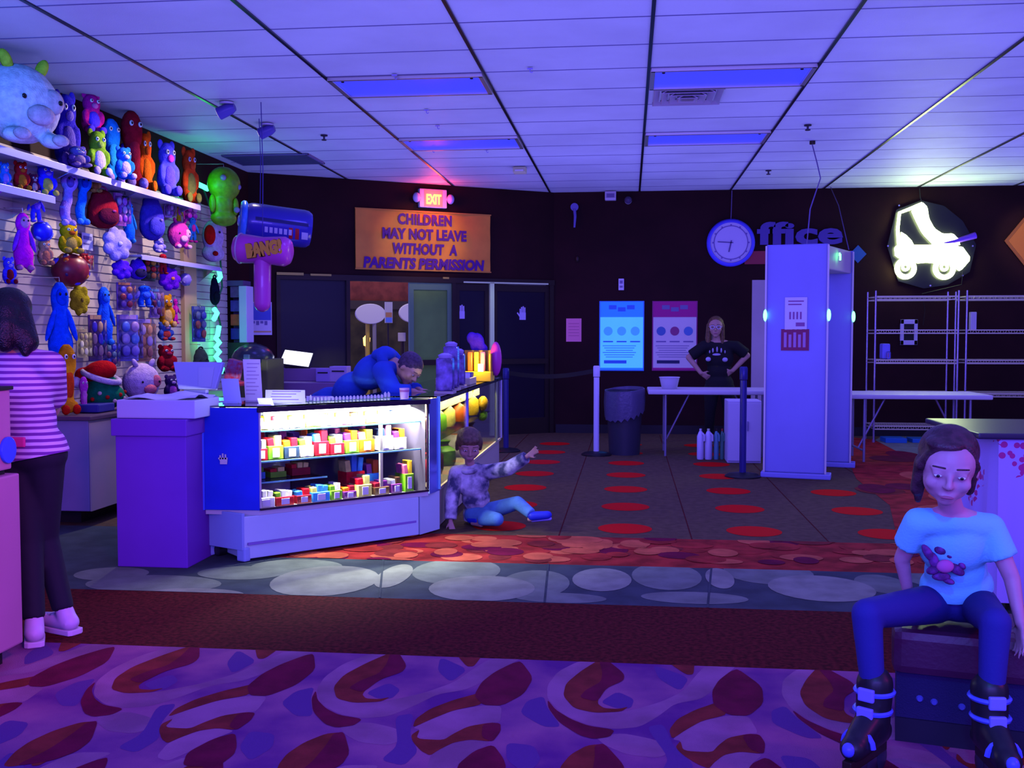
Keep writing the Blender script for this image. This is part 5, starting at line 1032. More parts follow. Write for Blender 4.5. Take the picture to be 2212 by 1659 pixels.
f = MB(); f.box((XR-.27, Ym, (ZB-.02)/2+.01), (.50, LY-.02, ZB-.04)); f.build('base', mat('case_base_tan', (.5, .42, .4), .6), t)
f = MB(); f.box((XR-.27, Ym, ZB-.01), (.54, LY, .02)); f.build('deck', mat('deck_tan', (.55, .48, .35), .6), t)
f = MB(); f.box((XR-.53, Ym, (ZB+ZT)/2), (.015, LY, ZT-ZB)); f.build('back_panel', mat('case_back_olive', (.42, .36, .20), .6, var=(4, .4)), t)
f = MB(); f.box((XR+.002, Ym, ZT-.014), (.02, LY, .028)); f.build('top_rail', rail, t)
f = MB(); f.box((XR-.27, Ym, ZT+.005), (.56, LY, .008)); f.build('top_glass', glass('top_glass'), t)
f = MB(); f.box((XR-.002, Ym, (ZB+ZT)/2), (.004, LY-.02, ZT-ZB-.03)); f.build('side_glass', clear, t)
for y, m in ((PX(1008, 870, XR).y, mat('violet_post', (.25, .2, .95), .3)), (YE-.02, mat('pale_lilac_post', (.55, .48, .8), .3)), (PX(1072, 870, XR).y, mat('sage_post', (.3, .38, .25), .4))):
    f = MB(); f.box((XR+.004, y, (ZB+ZT)/2), (.016, .05, ZT-ZB)); f.build('post', m, t, bevel=.003)
f = MB(); f.box((XR-.26, Ym-.1, .60), (.4, LY-.4, .008)); f.build('shelf', clear, t)
f = MB(); f.box((XR-.3, Ym-.2, ZT-.11), (.3, LY-.6, .09)); f.build('upper_tray', mat('cream_tray', (.8, .75, .5), .6, var=(5, .3)), t, bevel=.01)
lamp('side_case_light', 'AREA', (XR-.05, Ym-.1, ZT-.05), (1, .86, .42), 46, (XR-.5, Ym-.1, ZT-.40), 2.8, .05)
side_items = [(7.25, .62, .16, .2, 8, 'brown'), (7.55, .61, .16, .16, 1, 'red'), (7.9, .61, .18, .2, 4, 'green'), (8.3, .61, .18, .22, 9, 'lemon'), (8.8, .61, .2, .2, 3, 'orange'), (9.5, .61, .22, .24, 2, 'yellow'), (7.3, ZB, .2, .2, 1, 'red'), (7.7, ZB, .2, .24, 8, 'brown'), (8.2, ZB, .22, .2, 4, 'green'), (8.8, ZB, .24, .24, 0, 'white'), (9.5, ZB, .26, .24, 8, 'brown')]
od = ['first', 'second', 'third', 'fourth', 'fifth', 'sixth']
for i, (y, z_, w, h, k, nm) in enumerate(side_items):
    o = thing('toy_bag', '%s gift bag %s the side case, %s from the near corner' % (nm, 'on the glass shelf of' if z_ > .5 else 'on the floor of', od[i if i < 6 else i-6]), 'gift bag', (XR-.2, y, z_+.001), 'gift bags in the side case')
    g = MB(); g.lathe([(w*.42, 0), (w*.5, h*.15), (w*.48, h*.6), (w*.2, h*.82), (w*.3, h)], (XR-.2, y, z_+.002), 14, 0); g.build('bag', cand[k], o, True)
    g = MB(); g.tube([V((XR-.2+w*.2*math.cos(j*PI/6), y+w*.2*math.sin(j*PI/6), z_+h*.82)) for j in range(12)], .008, 6, 0, True); g.build('tie', cand[(k+3) % 12], o, True)
# balloon-like lollipop leaning in the side case
c = PX(1043, 872, XR-.1); o = thing('lollipop', 'tall yellow and green lollipop in the far half of the side case', 'lollipop', (c.x, c.y, .61)); g = MB(); g.ell((c.x, c.y, c.z), (.05, .16, .075)); g.build('candy', pl_mat((255, 200, 20), True), o, True)
g = MB(); g.ell((c.x, c.y+.02, c.z-.12), (.045, .13, .05)); g.build('bow', pl_mat((150, 230, 40), True), o, True); g = MB(); g.cyl((c.x, c.y, .61), (c.x, c.y, c.z-.06), .01, n=8); g.build('stick', paper, o, True)
# ---- on top of the cases
TZ = ZT+.0085; TG = 'things on the counter top'
def topbox(nm, lb, cat, px, py, w, d, h, m, rot=0., Y=6.3, z=None, parts=()):
    c = PY(px, py, Y); z = TZ if z is None else z; o = thing(nm, lb, cat, (c.x, Y, z), TG); R = Matrix.Rotation(rot, 3, 'Z')
    g = MB(); g.box((c.x, Y, z+h/2), (w, d, h), 0, R); g.build('body', m, o, bevel=.004)
    for pn, dx, dz, pw, ph, pm in parts: g = MB(); v = R @ V((dx, -d/2-.003, 0)); g.box((c.x+v.x, Y+v.y, z+dz), (pw, .006, ph), 0, R); g.build(pn, pm, o)
    return o
pod_m = mat('podium_violet', (.21, .045, .62), .6, var=(1.2, .15)); p0, p1 = PZ(258, 1222), PZ(405, 1228); HP = PY(330, 905, 5.7).z
t = thing('podium', 'tall violet podium cabinet standing left of the candy case', 'podium', ((p0.x+p1.x)/2, 5.9, 0)); w = p1.x-p0.x; cx = (p0.x+p1.x)/2
f = MB(); f.box((cx, 5.69+.2, (HP-.1)/2), (w, .40, HP-.10)); f.build('body', pod_m, t, bevel=.005)
f = MB(); f.box((cx-.005, 5.69+.2, HP-.05), (w+.03, .43, .10)); f.build('top_box', pod_m, t, bevel=.006)
f = MB(); f.box((cx, 5.69+.2, HP-.102), (w-.02, .38, .006)); f.build('seam', rail, t)
c = PY(350, 880, 5.9); t = thing('paper_tray', 'white tray with a draped sheet on top of the violet podium', 'tray', (cx+.02, 5.9, HP)); f = MB()
f.box((cx+.02, 5.9, HP+.055), (w+.05, .36, .108)); f.build('tray', mat('tray_white', (.6, .6, .95), .5), t, bevel=.006)
f = MB(); n = 10; vs = [(cx-.19+.44*i/n, 5.75+.30*j/6, HP+.113+.022*math.sin(i*.8)*math.sin(j*.9+.5)+.003*j) for j in range(7) for i in range(n+1)]
f.add(vs+[(x_, y_, z_-.003) for x_, y_, z_ in vs], [(j*(n+1)+i, j*(n+1)+i+1, (j+1)*(n+1)+i+1, (j+1)*(n+1)+i) for j in range(6) for i in range(n)]+[(77+j*(n+1)+i, 77+(j+1)*(n+1)+i, 77+(j+1)*(n+1)+i+1, 77+j*(n+1)+i+1) for j in range(6) for i in range(n)]); f.build('sheet', mat('sheet_white', (.7, .7, 1), .7), t, True)
# low wooden cabinet carrying the white screen, behind the podium and the blue panel
ycab = 6.72; a, b = PY(405, 900, ycab), PY(520, 900, ycab); HC = PY(420, 868, ycab).z
t = thing('register_stand', 'low cabinet between podium and candy case holding the cash screen', 'cabinet', (-2.72, ycab, 0)); f = MB(); f.box((-2.80, ycab+.06, HC/2), (.5, .34, HC)); f.build('body', mat('stand_violet', (.22, .10, .35), .6), t, bevel=.006)
f = MB(); f.box((-2.80, ycab+.06, HC+.008), (.54, .38, .016)); f.build('top', mat('stand_top', (.55, .55, .75), .3), t, bevel=.004)
ms = PY(424, 812, ycab-.02); t = thing('cash_screen', 'large white-backed cash register screen tilted on its stand', 'screen', (ms.x, ycab, HC+.016)); R = Matrix.Rotation(-.18, 3, 'X'); w = 108*ycab/FPX; h = 62*ycab/FPX
f = MB(); f.prism([(-w/2, h/2), (w/2+.03, h/2), (w/2-.015, -h/2), (-w/2+.05, -h/2)], -.02, .02, 0, Matrix.Translation(ms) @ (R @ Matrix.Rotation(PI/2, 3, 'X')).to_4x4()); f.build('shell', mat('screen_white', (.50, .55, .95), .4), t, bevel=.008)
f = MB(); f.box((ms.x-.02, ycab+.02, (HC+.016+ms.z-.08)/2), (.16, .05, ms.z-.08-HC)); f.build('neck', mat('neck_blue', (.22, .22, .8), .4), t, bevel=.006); f = MB(); f.box((ms.x-.02, ycab, HC+.026), (.24, .2, .02)); f.build('foot', mat('neck_blue', (1, 1, 1)), t, bevel=.006)
f = MB(); f.prism([(.02, h*.3), (w/2-.03, h*.3), (w/2-.045, -h*.42), (.03, -h*.42)], .0205, .0225, 0, Matrix.Translation(ms) @ (R @ Matrix.Rotation(PI/2, 3, 'X')).to_4x4()); f.build('cover_plate', mat('plate_white', (.55, .6, .95), .35), t)
sg = mat('sign_lilac', (.62, .50, .80), .7)
def stand_sign(lb, px, py0, py1, wpx, Y, m, lines, lean=.12, side=0.):
    a, b = PY(px, py1, Y), PY(px, py0, Y); w = wpx*Y/FPX; h = b.z-a.z; o = thing('counter_sign', lb, 'sign', (a.x, Y, a.z), 'paper signs on the counter')
    Mx = Matrix.Translation((a.x, Y, a.z)) @ Matrix.Rotation(side, 4, 'Z') @ Matrix.Rotation(PI/2-lean, 4, 'X')
    f = MB(); f.prism([(-w/2+.012, 0), (w/2+.012, 0), (w/2-.012, h), (-w/2-.012, h)], -.002, .002, 0, Mx); f.build('sheet', m, o)
    if lines:
        f = MB()
        for k in range(lines): q = h*(.9-.8*k/lines); f.prism([(-w*.36, q-.004), (w*(.36-.1*(k % 3)), q-.004), (w*(.36-.1*(k % 3)), q+.002), (-w*.36, q+.002)], .0025, .0035, 0, Mx)
        f.build('print_lines', mat('lilac_ink', (.38, .25, .55), .8), o)
    f = MB(); f.box((a.x, Y+.02, a.z+.004), (w*.9, .07, .008), 0, Matrix.Rotation(side, 3, 'Z')); f.build('foot', clear if lines else m, o)
def onz(px, py): return PZ(px, py, TZ)
def place_sign(lb, px, pyb, py0, wpx, m, lines, lean=.12):
    p = onz(px, pyb); stand_sign(lb, px, py0, pyb, wpx, p.y, m, lines, lean)
place_sign('tall lilac paper sign with printed lines on the case', 545, 868, 776, 40, sg, 9, .1)
place_sign('plain pale blue card standing left of the lilac sign', 499, 871, 818, 40, mat('card_blue', (.38, .40, .92), .6), 0, .1)
c = onz(505, 866); f = MB(); R = Matrix.Rotation(.25, 3, 'Y')
p = PY(506, 800, 7.3); o = thing('gift_basket', 'patterned red and green gift pack behind the pale blue card', 'gift', (p.x, 7.3, 0)); f = MB(); f.box(p, (.10, .08, .16), 0, R); f.build('pack', mat('gift_mauve', (.30, .12, .30), .5, var=(40, .9, (.45, .02, .08))), o, bevel=.01); f = MB(); f.box((p.x+.01, 7.3, p.z-.085), (.12, .09, .03), 0, R); f.build('ribbon', mat('gift_red', (.6, .05, .1), .5), o)
f = MB(); f.box((p.x, 7.3, (p.z-.1)/2), (.08, .07, p.z-.1)); f.build('stem', darkmetal, o)
bs = mat('bright_sheet', (.92, .95, 1), .4)
place_sign('bright white price sheet leaning back on the case top', 612, 872, 834, 92, bs, 4, .75)
place_sign('small white card by the foot of the lilac paper sign', 572, 876, 858, 34, bs, 0, .6)
place_sign('low white slip behind the row of candy tubes', 690, 868, 852, 60, bs, 3, .8)
q = onz(600, 874); lamp('case_top_fill', 'POINT', (q.x, q.y-.10, TZ+.16), (.85, .95, 1), 1.6, size=.03)  # added point light for the white glare on the sheets, no real lamp
for i in range(26):
    s = .30+.026*i; p = cp(s, .06, TZ); tall = i in (3, 24, 25); o = MB(); h = .035 if not tall else .05
    o.lathe([(.009, 0), (.010, .004), (.010, h*.75), (.005, h*.9), (.002, h)], p+V((0, 0, .0005)), 8); o.lathe([(.0105, h*.1), (.0105, h*.35)], p, 8, 1)
    tag(o.build('candy_tube', [mat('tube_white', (.85, .92, .88), .3), mat('tube_band', (.25, .4, .35), .4)], None, True, loc=tuple(p)), 'small white candy tube in the row along the front edge of the case top', 'candy tube', 'candy tubes along the case edge')
o = None
c = cp(1.08, .07, TZ); t = thing('candy_jar', 'pale pink cup at the right end of the case top', 'cup', tuple(c)); f = MB(); f.lathe([(.028, 0), (.035, .07), (.033, .07), (.027, .005), (.002, .004)], c+V((0, 0, .0005)), 16); f.build('cup', mat('cup_pink', (.85, .6, .75), .4), t, True); f = MB(); f.lathe([(.0335, .045), (.0345, .058)], c, 16); f.build('band', mat('cup_band', (.6, .2, .4), .4), t, True)
# side case top: clear violet tubes and the orange lit box
vt = mat('violet_acrylic', (.30, .20, .75), .15, coat=.5, var=(14, .7))
for px, py, w, h, k, lb in ((962, 848, .12, .24, 0, 'left clear violet candy tower on the side case'), (975, 838, .11, .32, 1, 'tallest clear violet candy tower on the side case'), (992, 834, .09, .26, 2, 'right clear violet candy tower beside the orange box')):
    y = 7.35+.42*k; x = PY(px, py, y).x; o = thing('candy_tower', lb, 'candy tower', (x, y, TZ), 'violet candy towers'); f = MB(); f.box((x, y, TZ+.01), (w+.02, w+.02, .02)); f.build('base', mat('tower_base', (.5, .45, .45), .4), o, bevel=.003)
    f = MB(); f.box((x, y, TZ+h/2+.02), (w, w, h)); f.build('tube', vt, o, bevel=.015); f = MB(); f.lathe([(w*.4, 0), (w*.45, .02), (w*.2, .035)], (x, y, TZ+h+.02), 14); f.build('lid', mat('tower_lid', (.45, .35, .8), .3), o, True)
ob = mat('orange_card', (.95, .50, .02), .5, var=(6, .2)); y = 9.35; a, b = PY(1000, 810, y), PY(1062, 757, y)
t = thing('candy_stand', 'lit orange candy display box at the end of the side case', 'display stand', ((a.x+b.x)/2, y, TZ)); w = b.x-a.x; x = (a.x+b.x)/2; h = b.z-TZ
f = MB(); f.box((x, y+.11, TZ+h/2), (w, .02, h)); f.build('back_board', ob, t); f = MB(); f.box((x, y, TZ+.045), (w+.02, .24, .09)); f.build('tray', mat('yellow_card', (1, .70, .02), .5), t, bevel=.006)
for s in (-1, 1): f = MB(); f.box((x+s*w*.49, y, TZ+h*.45), (.012, .22, h*.9)); f.build('side_board', ob, t)
f = MB(); f.box((x-w*.2, y+.097, TZ+h*.6), (w*.3, .006, h*.3)); f.build('picture', mat('stand_picture', (.55, .25, .05), .5), t)
for k in range(3): f = MB(); f.box((x-w*.25+w*.22*k, y+.02, TZ+.09+.09), (w*.17, .05, .18)); f.build('candy_pack', cand[(3, 2, 6)[k]], t, bevel=.01)
f = MB(); f.cyl((x+w*.15, y-.06, TZ+.09), (x+w*.15, y-.06, TZ+.16), .025, n=10); f.build('lamp', mat('stand_lamp', (1, .9, .5), .3, emit=8, ecol=(1, .75, .2)), t, True)
lamp('stand_glow', 'POINT', (x+w*.1, y-.16, TZ+.2), (1, .66, .10), 5.5, size=.04)
f = MB(); f.ell((x+w*.62, y+.05, TZ+h*.72), (.055, .05, .16)); tag(f.build('pink_balloon', mat('magenta_foil', (.70, .05, .45), .3), None, True, loc=(x+w*.62, y+.05, TZ+h*.5)), 'magenta foil bag hanging on the right of the orange box', 'bag')
p = PY(1028, 742, y+.08); t = thing('feather_toy', 'purple feathery toy sticking up behind the orange box', 'toy', (p.x, y+.16, TZ)); f = MB(); f.cyl((p.x, y+.16, TZ), (p.x, y+.16, p.z), .01, n=8); f.build('stick', paper, t, True); f = MB(); f.ell((p.x, y+.16, p.z), (.07, .05, .10)); f.ell((p.x-.05, y+.16, p.z+.05), (.05, .04, .06)); f.ell((p.x+.05, y+.16, p.z-.05), (.05, .04, .05)); fuse(f, 'feathers', pl_mat((90, 50, 200)), t, .012, 1)
p = PZ(920, 815, TZ); t = thing('card_rack', 'shallow cream card rack on the side case behind the violet towers', 'rack', (XR-.18, 8.75, TZ)); f = MB(); f.box((XR-.18, 8.75, TZ+.03), (.3, .36, .06)); f.build('tray', mat('rack_cream', (.6, .55, .38), .5), t, bevel=.006)
for k in range(3): f = MB(); f.box((XR-.18, 8.65+.1*k, TZ+.075), (.27, .02, .05), 0, Matrix.Rotation(-.4, 3, 'X')); f.build('card', (paper, mat('card_navy', (.1, .1, .4), .5), mat('card_olive', (.4, .38, .2), .5))[k], t)
# back counter with till screen, behind the case
bm_ = mat('back_counter_violet', (.30, .16, .34), .6, var=(2, .2)); yk = 8.9
a, b = PY(575, 860, yk), PY(760, 860, yk); hk = PY(640, 797, yk).z; hl = PY(640, 828, yk-.3).z
t = thing('back_counter', 'violet-brown back counter behind the candy case', 'counter', ((a.x+b.x)/2, yk, 0)); f = MB(); f.box(((a.x+b.x)/2, yk+.1, hl/2), (b.x-a.x, .6, hl)); f.build('body', bm_, t, bevel=.006)
f = MB(); f.box(((a.x+b.x)/2-.05, yk+.25, (hl+hk)/2), (b.x-a.x-.25, .28, hk-hl)); f.build('upper_box', bm_, t, bevel=.006); f = MB(); f.box(((a.x+b.x)/2+.1, yk+.1, hk-.10), (.02, .03, .02)); f.build('knob', white, t)
p = PY(634, 774, yk+.1); t = thing('till_screen', 'bright white till screen facing the room on the back counter', 'screen', (p.x, yk+.22, hk)); R = Matrix.Rotation(.3, 3, 'X'); w = 68*yk/FPX; h = 32*yk/FPX
Mx = Matrix.Translation((p.x, yk+.15, p.z)) @ (Matrix.Rotation(.12, 3, 'Y')).to_4x4() @ Matrix.Rotation(PI/2-.25, 4, 'X')
f = MB(); f.prism([(-w/2-.012, -h/2-.015), (w/2+.012, -h/2-.015), (w/2+.03, h/2+.015), (-w/2+.02, h/2+.015)], -.02, .0, 0, Mx); f.build('bezel', black, t, bevel=.004)
f = MB(); f.prism([(-w/2, -h/2), (w/2, -h/2), (w/2+.018, h/2), (-w/2+.03, h/2)], .001, .004, 0, Mx); f.build('screen', mat('screen_glow', (.9, .95, 1), .3, emit=1.6, ecol=(.92, .97, 1)), t)
f = MB(); f.box((p.x, yk+.2, (hk+p.z)/2-.02), (.05, .04, p.z-hk)); f.build('neck', black, t); f = MB(); f.box((p.x, yk+.22, hk+.008), (.2, .14, .016)); f.build('foot', black, t, bevel=.004)
for px, py, w, h, m, lb in ((702, 803, .13, .12, mat('till_lilac', (.36, .26, .62), .5), 'lilac receipt box on the back counter'), (735, 806, .16, .14, mat('till_pale', (.5, .38, .62), .5), 'paler box at the right end of the back counter')):
    p = PY(px, py, yk); o = thing('receipt_printer', lb, 'printer', (p.x, yk, hl), 'boxes on the back counter'); f = MB(); f.box((p.x, yk, hl+h/2+.001), (w, .14, h)); f.build('body', m, o, bevel=.008); f = MB(); f.box((p.x, yk-.072, hl+h*.7), (w*.7, .006, .012)); f.build('slot', black, o)
# dark domed machine with an olive side at the corner of the back counter
ym = 8.2; p = PY(545, 780, ym); zt_ = PY(545, 742, ym).z; r = 44*ym/FPX; t = thing('popcorn_machine', 'dark domed machine with an olive side behind the lilac sign', 'machine', (p.x, ym, 0)); zb = PY(545, 775, ym).z
f = MB(); f.box((p.x+.02, ym+.08, zb/2), (2*r*.95, .4, zb)); f.build('cabinet', mat('olive_side', (.10, .12, .035), .6), t, bevel=.01); f = MB(); f.ell((p.x, ym+.02, zb), (r, .24, zt_-zb)); f.build('dome', mat('dark_teal_dome', (.02, .035, .05), .25), t, True)
f = MB(); f.box((p.x+.03, ym-.2, zb-.01), (.05, .03, .1)); f.build('tap', mat('tap_teal', (.12, .35, .25), .4), t, bevel=.008); f = MB(); f.box((p.x+.1, ym-.2, zb-.08), (.04, .02, .12)); f.build('lever', black, t)

# ================================================================== FOREGROUND FURNITURE
k0 = PZ(45, 1462); kw = mat('kiosk_pink', (.55, .22, .42), .5, var=(1.5, .1)); k0 = V((PY(51, 1404, 3.98).x, 3.98-.62, 0)); t = thing('kiosk', 'pink-lit kiosk cut by the left edge of the photo', 'kiosk', (k0.x-.35, k0.y+.25, 0)); ks = PX(40, 1022, k0.x).z; kt = PX(30, 842, k0.x).z
f = MB(); f.box((k0.x-.34, k0.y+.31, (.08+ks)/2), (.68, .62, ks-.08)); f.build('lower_cabinet', kw, t, bevel=.008); f = MB(); f.box((k0.x-.36, k0.y+.30, (ks+.02+kt)/2), (.68, .60, kt-ks-.02)); f.build('upper_cabinet', kw, t, bevel=.008)
f = MB(); f.box((k0.x-.36, k0.y+.30, ks+.01), (.64, .56, .02)); f.build('seam', black, t); f = MB(); f.box((k0.x-.4, k0.y+.30, .04), (.66, .56, .08)); f.build('plinth', black, t)
c = PX(14, 972, k0.x-.02); f = MB(); f.prism(disc(0, 0, .05, .055, 24), 0, .014, 0, face_M((k0.x-.02, c.y, c.z), PI/2)); f.build('button', mat('blue_button', (.05, .12, .9), .3), t, bevel=.004)
f = MB(); f.box((k0.x-.36, k0.y+.30, kt+.008), (.70, .62, .016)); f.build('top_plate', black, t, bevel=.004)
# bench under the girl, turned a little so its right end is nearer
bz = .385; seat = mat('bench_vinyl', (.075, .012, .05), .45, bump=(60, .15)); bb_ = mat('bench_carpet', (.022, .012, .085), .9, bump=(240, .4))
p = PY(1926, 1440, 3.50); t = thing('bench', 'dark upholstered bench the girl sits on', 'bench', (p.x, p.y, 0), None, -.24)
ORG[t] = V((0, 0, 0)); f = MB(); f.box((.70, .19, bz-.075), (1.4, .38, .15)); f.build('seat', seat, t, bevel=.03)
f = MB(); f.box((.70, .20, (bz-.15)/2), (1.37, .33, bz-.15)); f.build('base', bb_, t, bevel=.004); f = MB(); f.box((.70, .032, .04), (1.37, .012, .08)); f.build('kick_strip', mat('kick_dark', (.012, .01, .03), .5), t)
for k in range(3): f = MB(); f.lathe([(.012, 0), (.008, .008)], (0, 0, 0), 10); f.v = [tuple(Matrix.Translation((.09+.045*k+(.04 if k > 1 else 0), .034, .15-.006*k)) @ Matrix.Rotation(PI/2, 4, 'X') @ V(q)) for q in f.v]; f.build('rivet', mat('rivet_blue', (.1, .1, .5), .3), t, True)
# table with floral cloth behind the girl
yt = 5.2; zt2 = PY(2130, 946, yt).z; xa = PY(2160, 1000, yt).x; t = thing('party_table', 'party table under a violet floral cloth behind the girl', 'table', (xa+.7, yt+.4, 0))
f = MB(); f.box((xa+.68, yt+.4, zt2+.012), (1.6, .9, .03)); f.build('tabletop', mat('table_dark', (.03, .02, .06), .35), t, bevel=.01)
for dx, dy in ((.1, .1), (.1, .7), (1.3, .1), (1.3, .7)): f = MB(); f.cyl((xa+dx, yt+dy, 0), (xa+dx, yt+dy, zt2), .025, n=10); f.build('leg', darkmetal, t, True)
path = [(V((xa, yt+.8-.8*i/22, 0)), V((-1, 0, 0))) for i in range(22)]+[(V((xa, yt, 0)), V((-.7, -.7, 0)))]+[(V((xa+1.4*i/46, yt, 0)), V((0, -1, 0))) for i in range(1, 47)]
n = len(path); f = MB(); vs = [tuple(p+q_*(.016+(.022*math.sin(i*1.05)+.012*math.sin(i*2.3))*(j/8))+V((0, 0, zt2-.004-(zt2-.06)*j/8))) for j in range(9) for i, (p, q_) in enumerate(path)]
f.add(vs, [(j*n+i, j*n+i+1, (j+1)*n+i+1, (j+1)*n+i) for j in range(8) for i in range(n-1)])
clo = mat('floral_cloth', (.50, .34, .88), .85); nt = clo.node_tree; b_ = nt.nodes['Principled BSDF']; tc = nt.nodes['Texture Coordinate']
vo = nt.nodes.new('ShaderNodeTexVoronoi'); vo.inputs['Scale'].default_value = 26; nt.links.new(tc.outputs['Object'], vo.inputs['Vector']); no = nt.nodes.new('ShaderNodeTexNoise'); no.inputs['Scale'].default_value = 4.5; nt.links.new(tc.outputs['Object'], no.inputs['Vector'])
m1 = nt.nodes.new('ShaderNodeMath'); m1.operation = 'LESS_THAN'; m1.inputs[1].default_value = .42; nt.links.new(vo.outputs['Distance'], m1.inputs[0]); m2 = nt.nodes.new('ShaderNodeMath'); m2.operation = 'GREATER_THAN'; m2.inputs[1].default_value = .55; nt.links.new(no.outputs['Fac'], m2.inputs[0]); m3 = nt.nodes.new('ShaderNodeMath'); m3.operation = 'MULTIPLY'; nt.links.new(m1.outputs[0], m3.inputs[0]); nt.links.new(m2.outputs[0], m3.inputs[1])
mx = nt.nodes.new('ShaderNodeMix'); mx.data_type = 'RGBA'; mx.inputs['A'].default_value = (.50, .34, .88, 1); mx.inputs['B'].default_value = (.55, .03, .25, 1); nt.links.new(m3.outputs[0], mx.inputs['Factor']); nt.links.new(mx.outputs['Result'], b_.inputs['Base Color'])
f.build('cloth', clo, t, True)
# ================================================================== PEOPLE
def basis(f, u):
    f = V(f).normalized(); u = V(u); r = f.cross(u).normalized(); u = r.cross(f).normalized(); return r, f, u
def RM(r, f, u): return Matrix((r, f, u)).transposed()
def cut_below(o, p, n):               # a clean hem: everything below the plane is trimmed off
    bm = bmesh.new(); bm.from_mesh(o.data); g = bm.verts[:]+bm.edges[:]+bm.faces[:]
    bmesh.ops.bisect_plane(bm, geom=g, plane_co=V(p)-ORG[o], plane_no=V(n), clear_inner=True); bm.to_mesh(o.data); bm.free()
def add_head(mb, c, f, u, h, kid=0.):
    r, f, u = basis(f, u); R = RM(r, f, u); q = lambda x, y, z: c+r*(x*h)+f*(y*h)+u*(z*h)
    mb.ell(q(0, -.02, .12), (.355*h, .42*h, .37*h), 0, R, 18, 12); mb.ell(q(0, .10, -.16+.03*kid), ((.27+.035*kid)*h, .29*h, .28*h), 0, R, 16, 10); mb.ell(q(0, .24, -.39+.05*kid), (.12*h, .12*h, .09*h), 0, R)
    mb.cap(q(0, .39, .05), .035*h, q(0, .475-.035*kid, -.10), (.052-.008*kid)*h); mb.ell(q(0, .43-.02*kid, -.115), (.075*h, .05*h, .035*h), 0, R)
    mb.ell(q(0, .345, -.245), (.12*h, .055*h, .030*h), 0, R); mb.ell(q(0, .335, -.29), (.10*h, .055*h, .03*h), 0, R)
    for s in (-1, 1):
        mb.ell(q(s*.18, .27, -.10), (.11*h, .10*h, .11*h), 0, R); mb.cap(q(s*.06, .375, .12), .035*h, q(s*.22, .32, .12), .035*h); mb.ell(q(s*.145, .345, .045), (.08*h, .05*h, .045*h), 0, R); mb.ell(q(s*.36, -.02, -.02), (.045*h, .075*h, .11*h), 0, R)
    return r, f, u, q
def add_hand(mb, w, d, n, s, curl=.5, thumb=1):
    d = V(d).normalized(); n = V(n); n = (n-d*n.dot(d)).normalized(); sd = d.cross(n)
    for o in (-.026, -.008, .01, .027): mb.cap(w+sd*o*.6*s, .014*s, w+d*.088*s+sd*o*s, .0115*s, 8)
    for o, L in ((-.031, .062), (-.0105, .076), (.0105, .072), (.031, .055)):
        b = w+d*.09*s+sd*o*s; e = (d+sd*o*6); a = curl*.55; p1 = b+(e*math.cos(a)+n*math.sin(a)).normalized()*L*.55*s; a = curl*1.25; p2 = p1+(e*math.cos(a)+n*math.sin(a)).normalized()*L*.5*s
        mb.cap(b, .0095*s, p1, .0088*s, 8); mb.cap(p1, .0088*s, p2, .0075*s, 8)
    b = w+d*.025*s-sd*thumb*.022*s; p1 = b+(d*.6-sd*thumb*.8+n*.3).normalized()*.042*s; p2 = p1+(d*.9-sd*thumb*.3+n*.35).normalized()*.033*s
    mb.cap(b, .013*s, p1, .0105*s, 8); mb.cap(p1, .0105*s, p2, .0085*s, 8)
def torso(mb, ch, pe, sd, s, k=0.):
    up = (ch-pe).normalized(); sd = (sd-up*sd.dot(up)).normalized(); fw = up.cross(sd); R = RM(sd, fw, up)
    mb.ell(ch, (.160*s+k, .112*s+k, .17*s), 0, R, 18, 12); mb.ell(ch.lerp(pe, .5), (.135*s+k, .098*s+k, .17*s), 0, R, 18, 12); mb.ell(pe, (.160*s+k, .115*s+k, .13*s), 0, R, 18, 12)
    return sd, fw, up
def person(name_label, J, s, sk, head_h, clothes, group=None, loc=None, vox=.0075):
    t = thing('person', name_label, 'person', loc or (J['pe'].x, J['pe'].y, 0), group); t['_s'] = s; del t['_s']
    mb = MB(); r, f, u, q = add_head(mb, J['head'], J['f'], J['u'], head_h, 1. if s < .8 else 0.); mb.cap(J['head']-u*.25*head_h-f*.08*head_h, .054*s, J['neck'], .058*s)
    sd = J['shR']-J['shL']; torso(mb, J['ch'], J['pe'], sd, s); mb.cap(J['shL'], .055*s, J['neck']-V((0, 0, .02*s)), .06*s); mb.cap(J['shR'], .055*s, J['neck']-V((0, 0, .02*s)), .06*s)
    for k in 'LR':
        mb.cap(J['sh'+k], .052*s, J['el'+k], .040*s); mb.cap(J['el'+k], .040*s, J['wr'+k], .027*s)
        add_hand(mb, J['wr'+k], J['hd'+k], J['hn'+k], s, J.get('curl', .5), J.get('th'+k, 1 if k == 'L' else -1))
        mb.cap(J['hip'+k], .085*s, J['kn'+k], .056*s); mb.cap(J['kn'+k], .056*s, J['an'+k], .036*s)
        if not clothes.get('no_feet'): d = V(J['toe'+k]).normalized(); mb.cap(J['an'+k]-d*.03*s-V((0, 0, .045*s)), .034*s, J['an'+k]+d*.14*s-V((0, 0, .055*s)), .028*s)
    fuse(mb, 'body', sk, t, vox, 3)
    for x in (-1, 1):
        e = MB(); e.ell(q(x*.145, .372, .030), (.052*head_h, .030*head_h, .020*head_h), 0, RM(r, f, u)); eo = e.build('eye', eye_w, t, True)
        e = MB(); e.ell(q(x*.145, .394, .028), (.024*head_h, .014*head_h, .020*head_h), 0, RM(r, f, u)); e.build('iris', eye_b, eo, True)
        e = MB(); e.cap(q(x*.075, .405, .150), .011*head_h, q(x*.22, .350, .145), .010*head_h, 8); e.build('eyebrow', clothes['brow'], t, True)
    e = MB(); e.ell(q(0, .392, -.262), (.085*head_h, .02*head_h, .022*head_h), 0, RM(r, f, u)); e.build('lips', clothes['lips'], t, True)
    return t, r, f, u, q
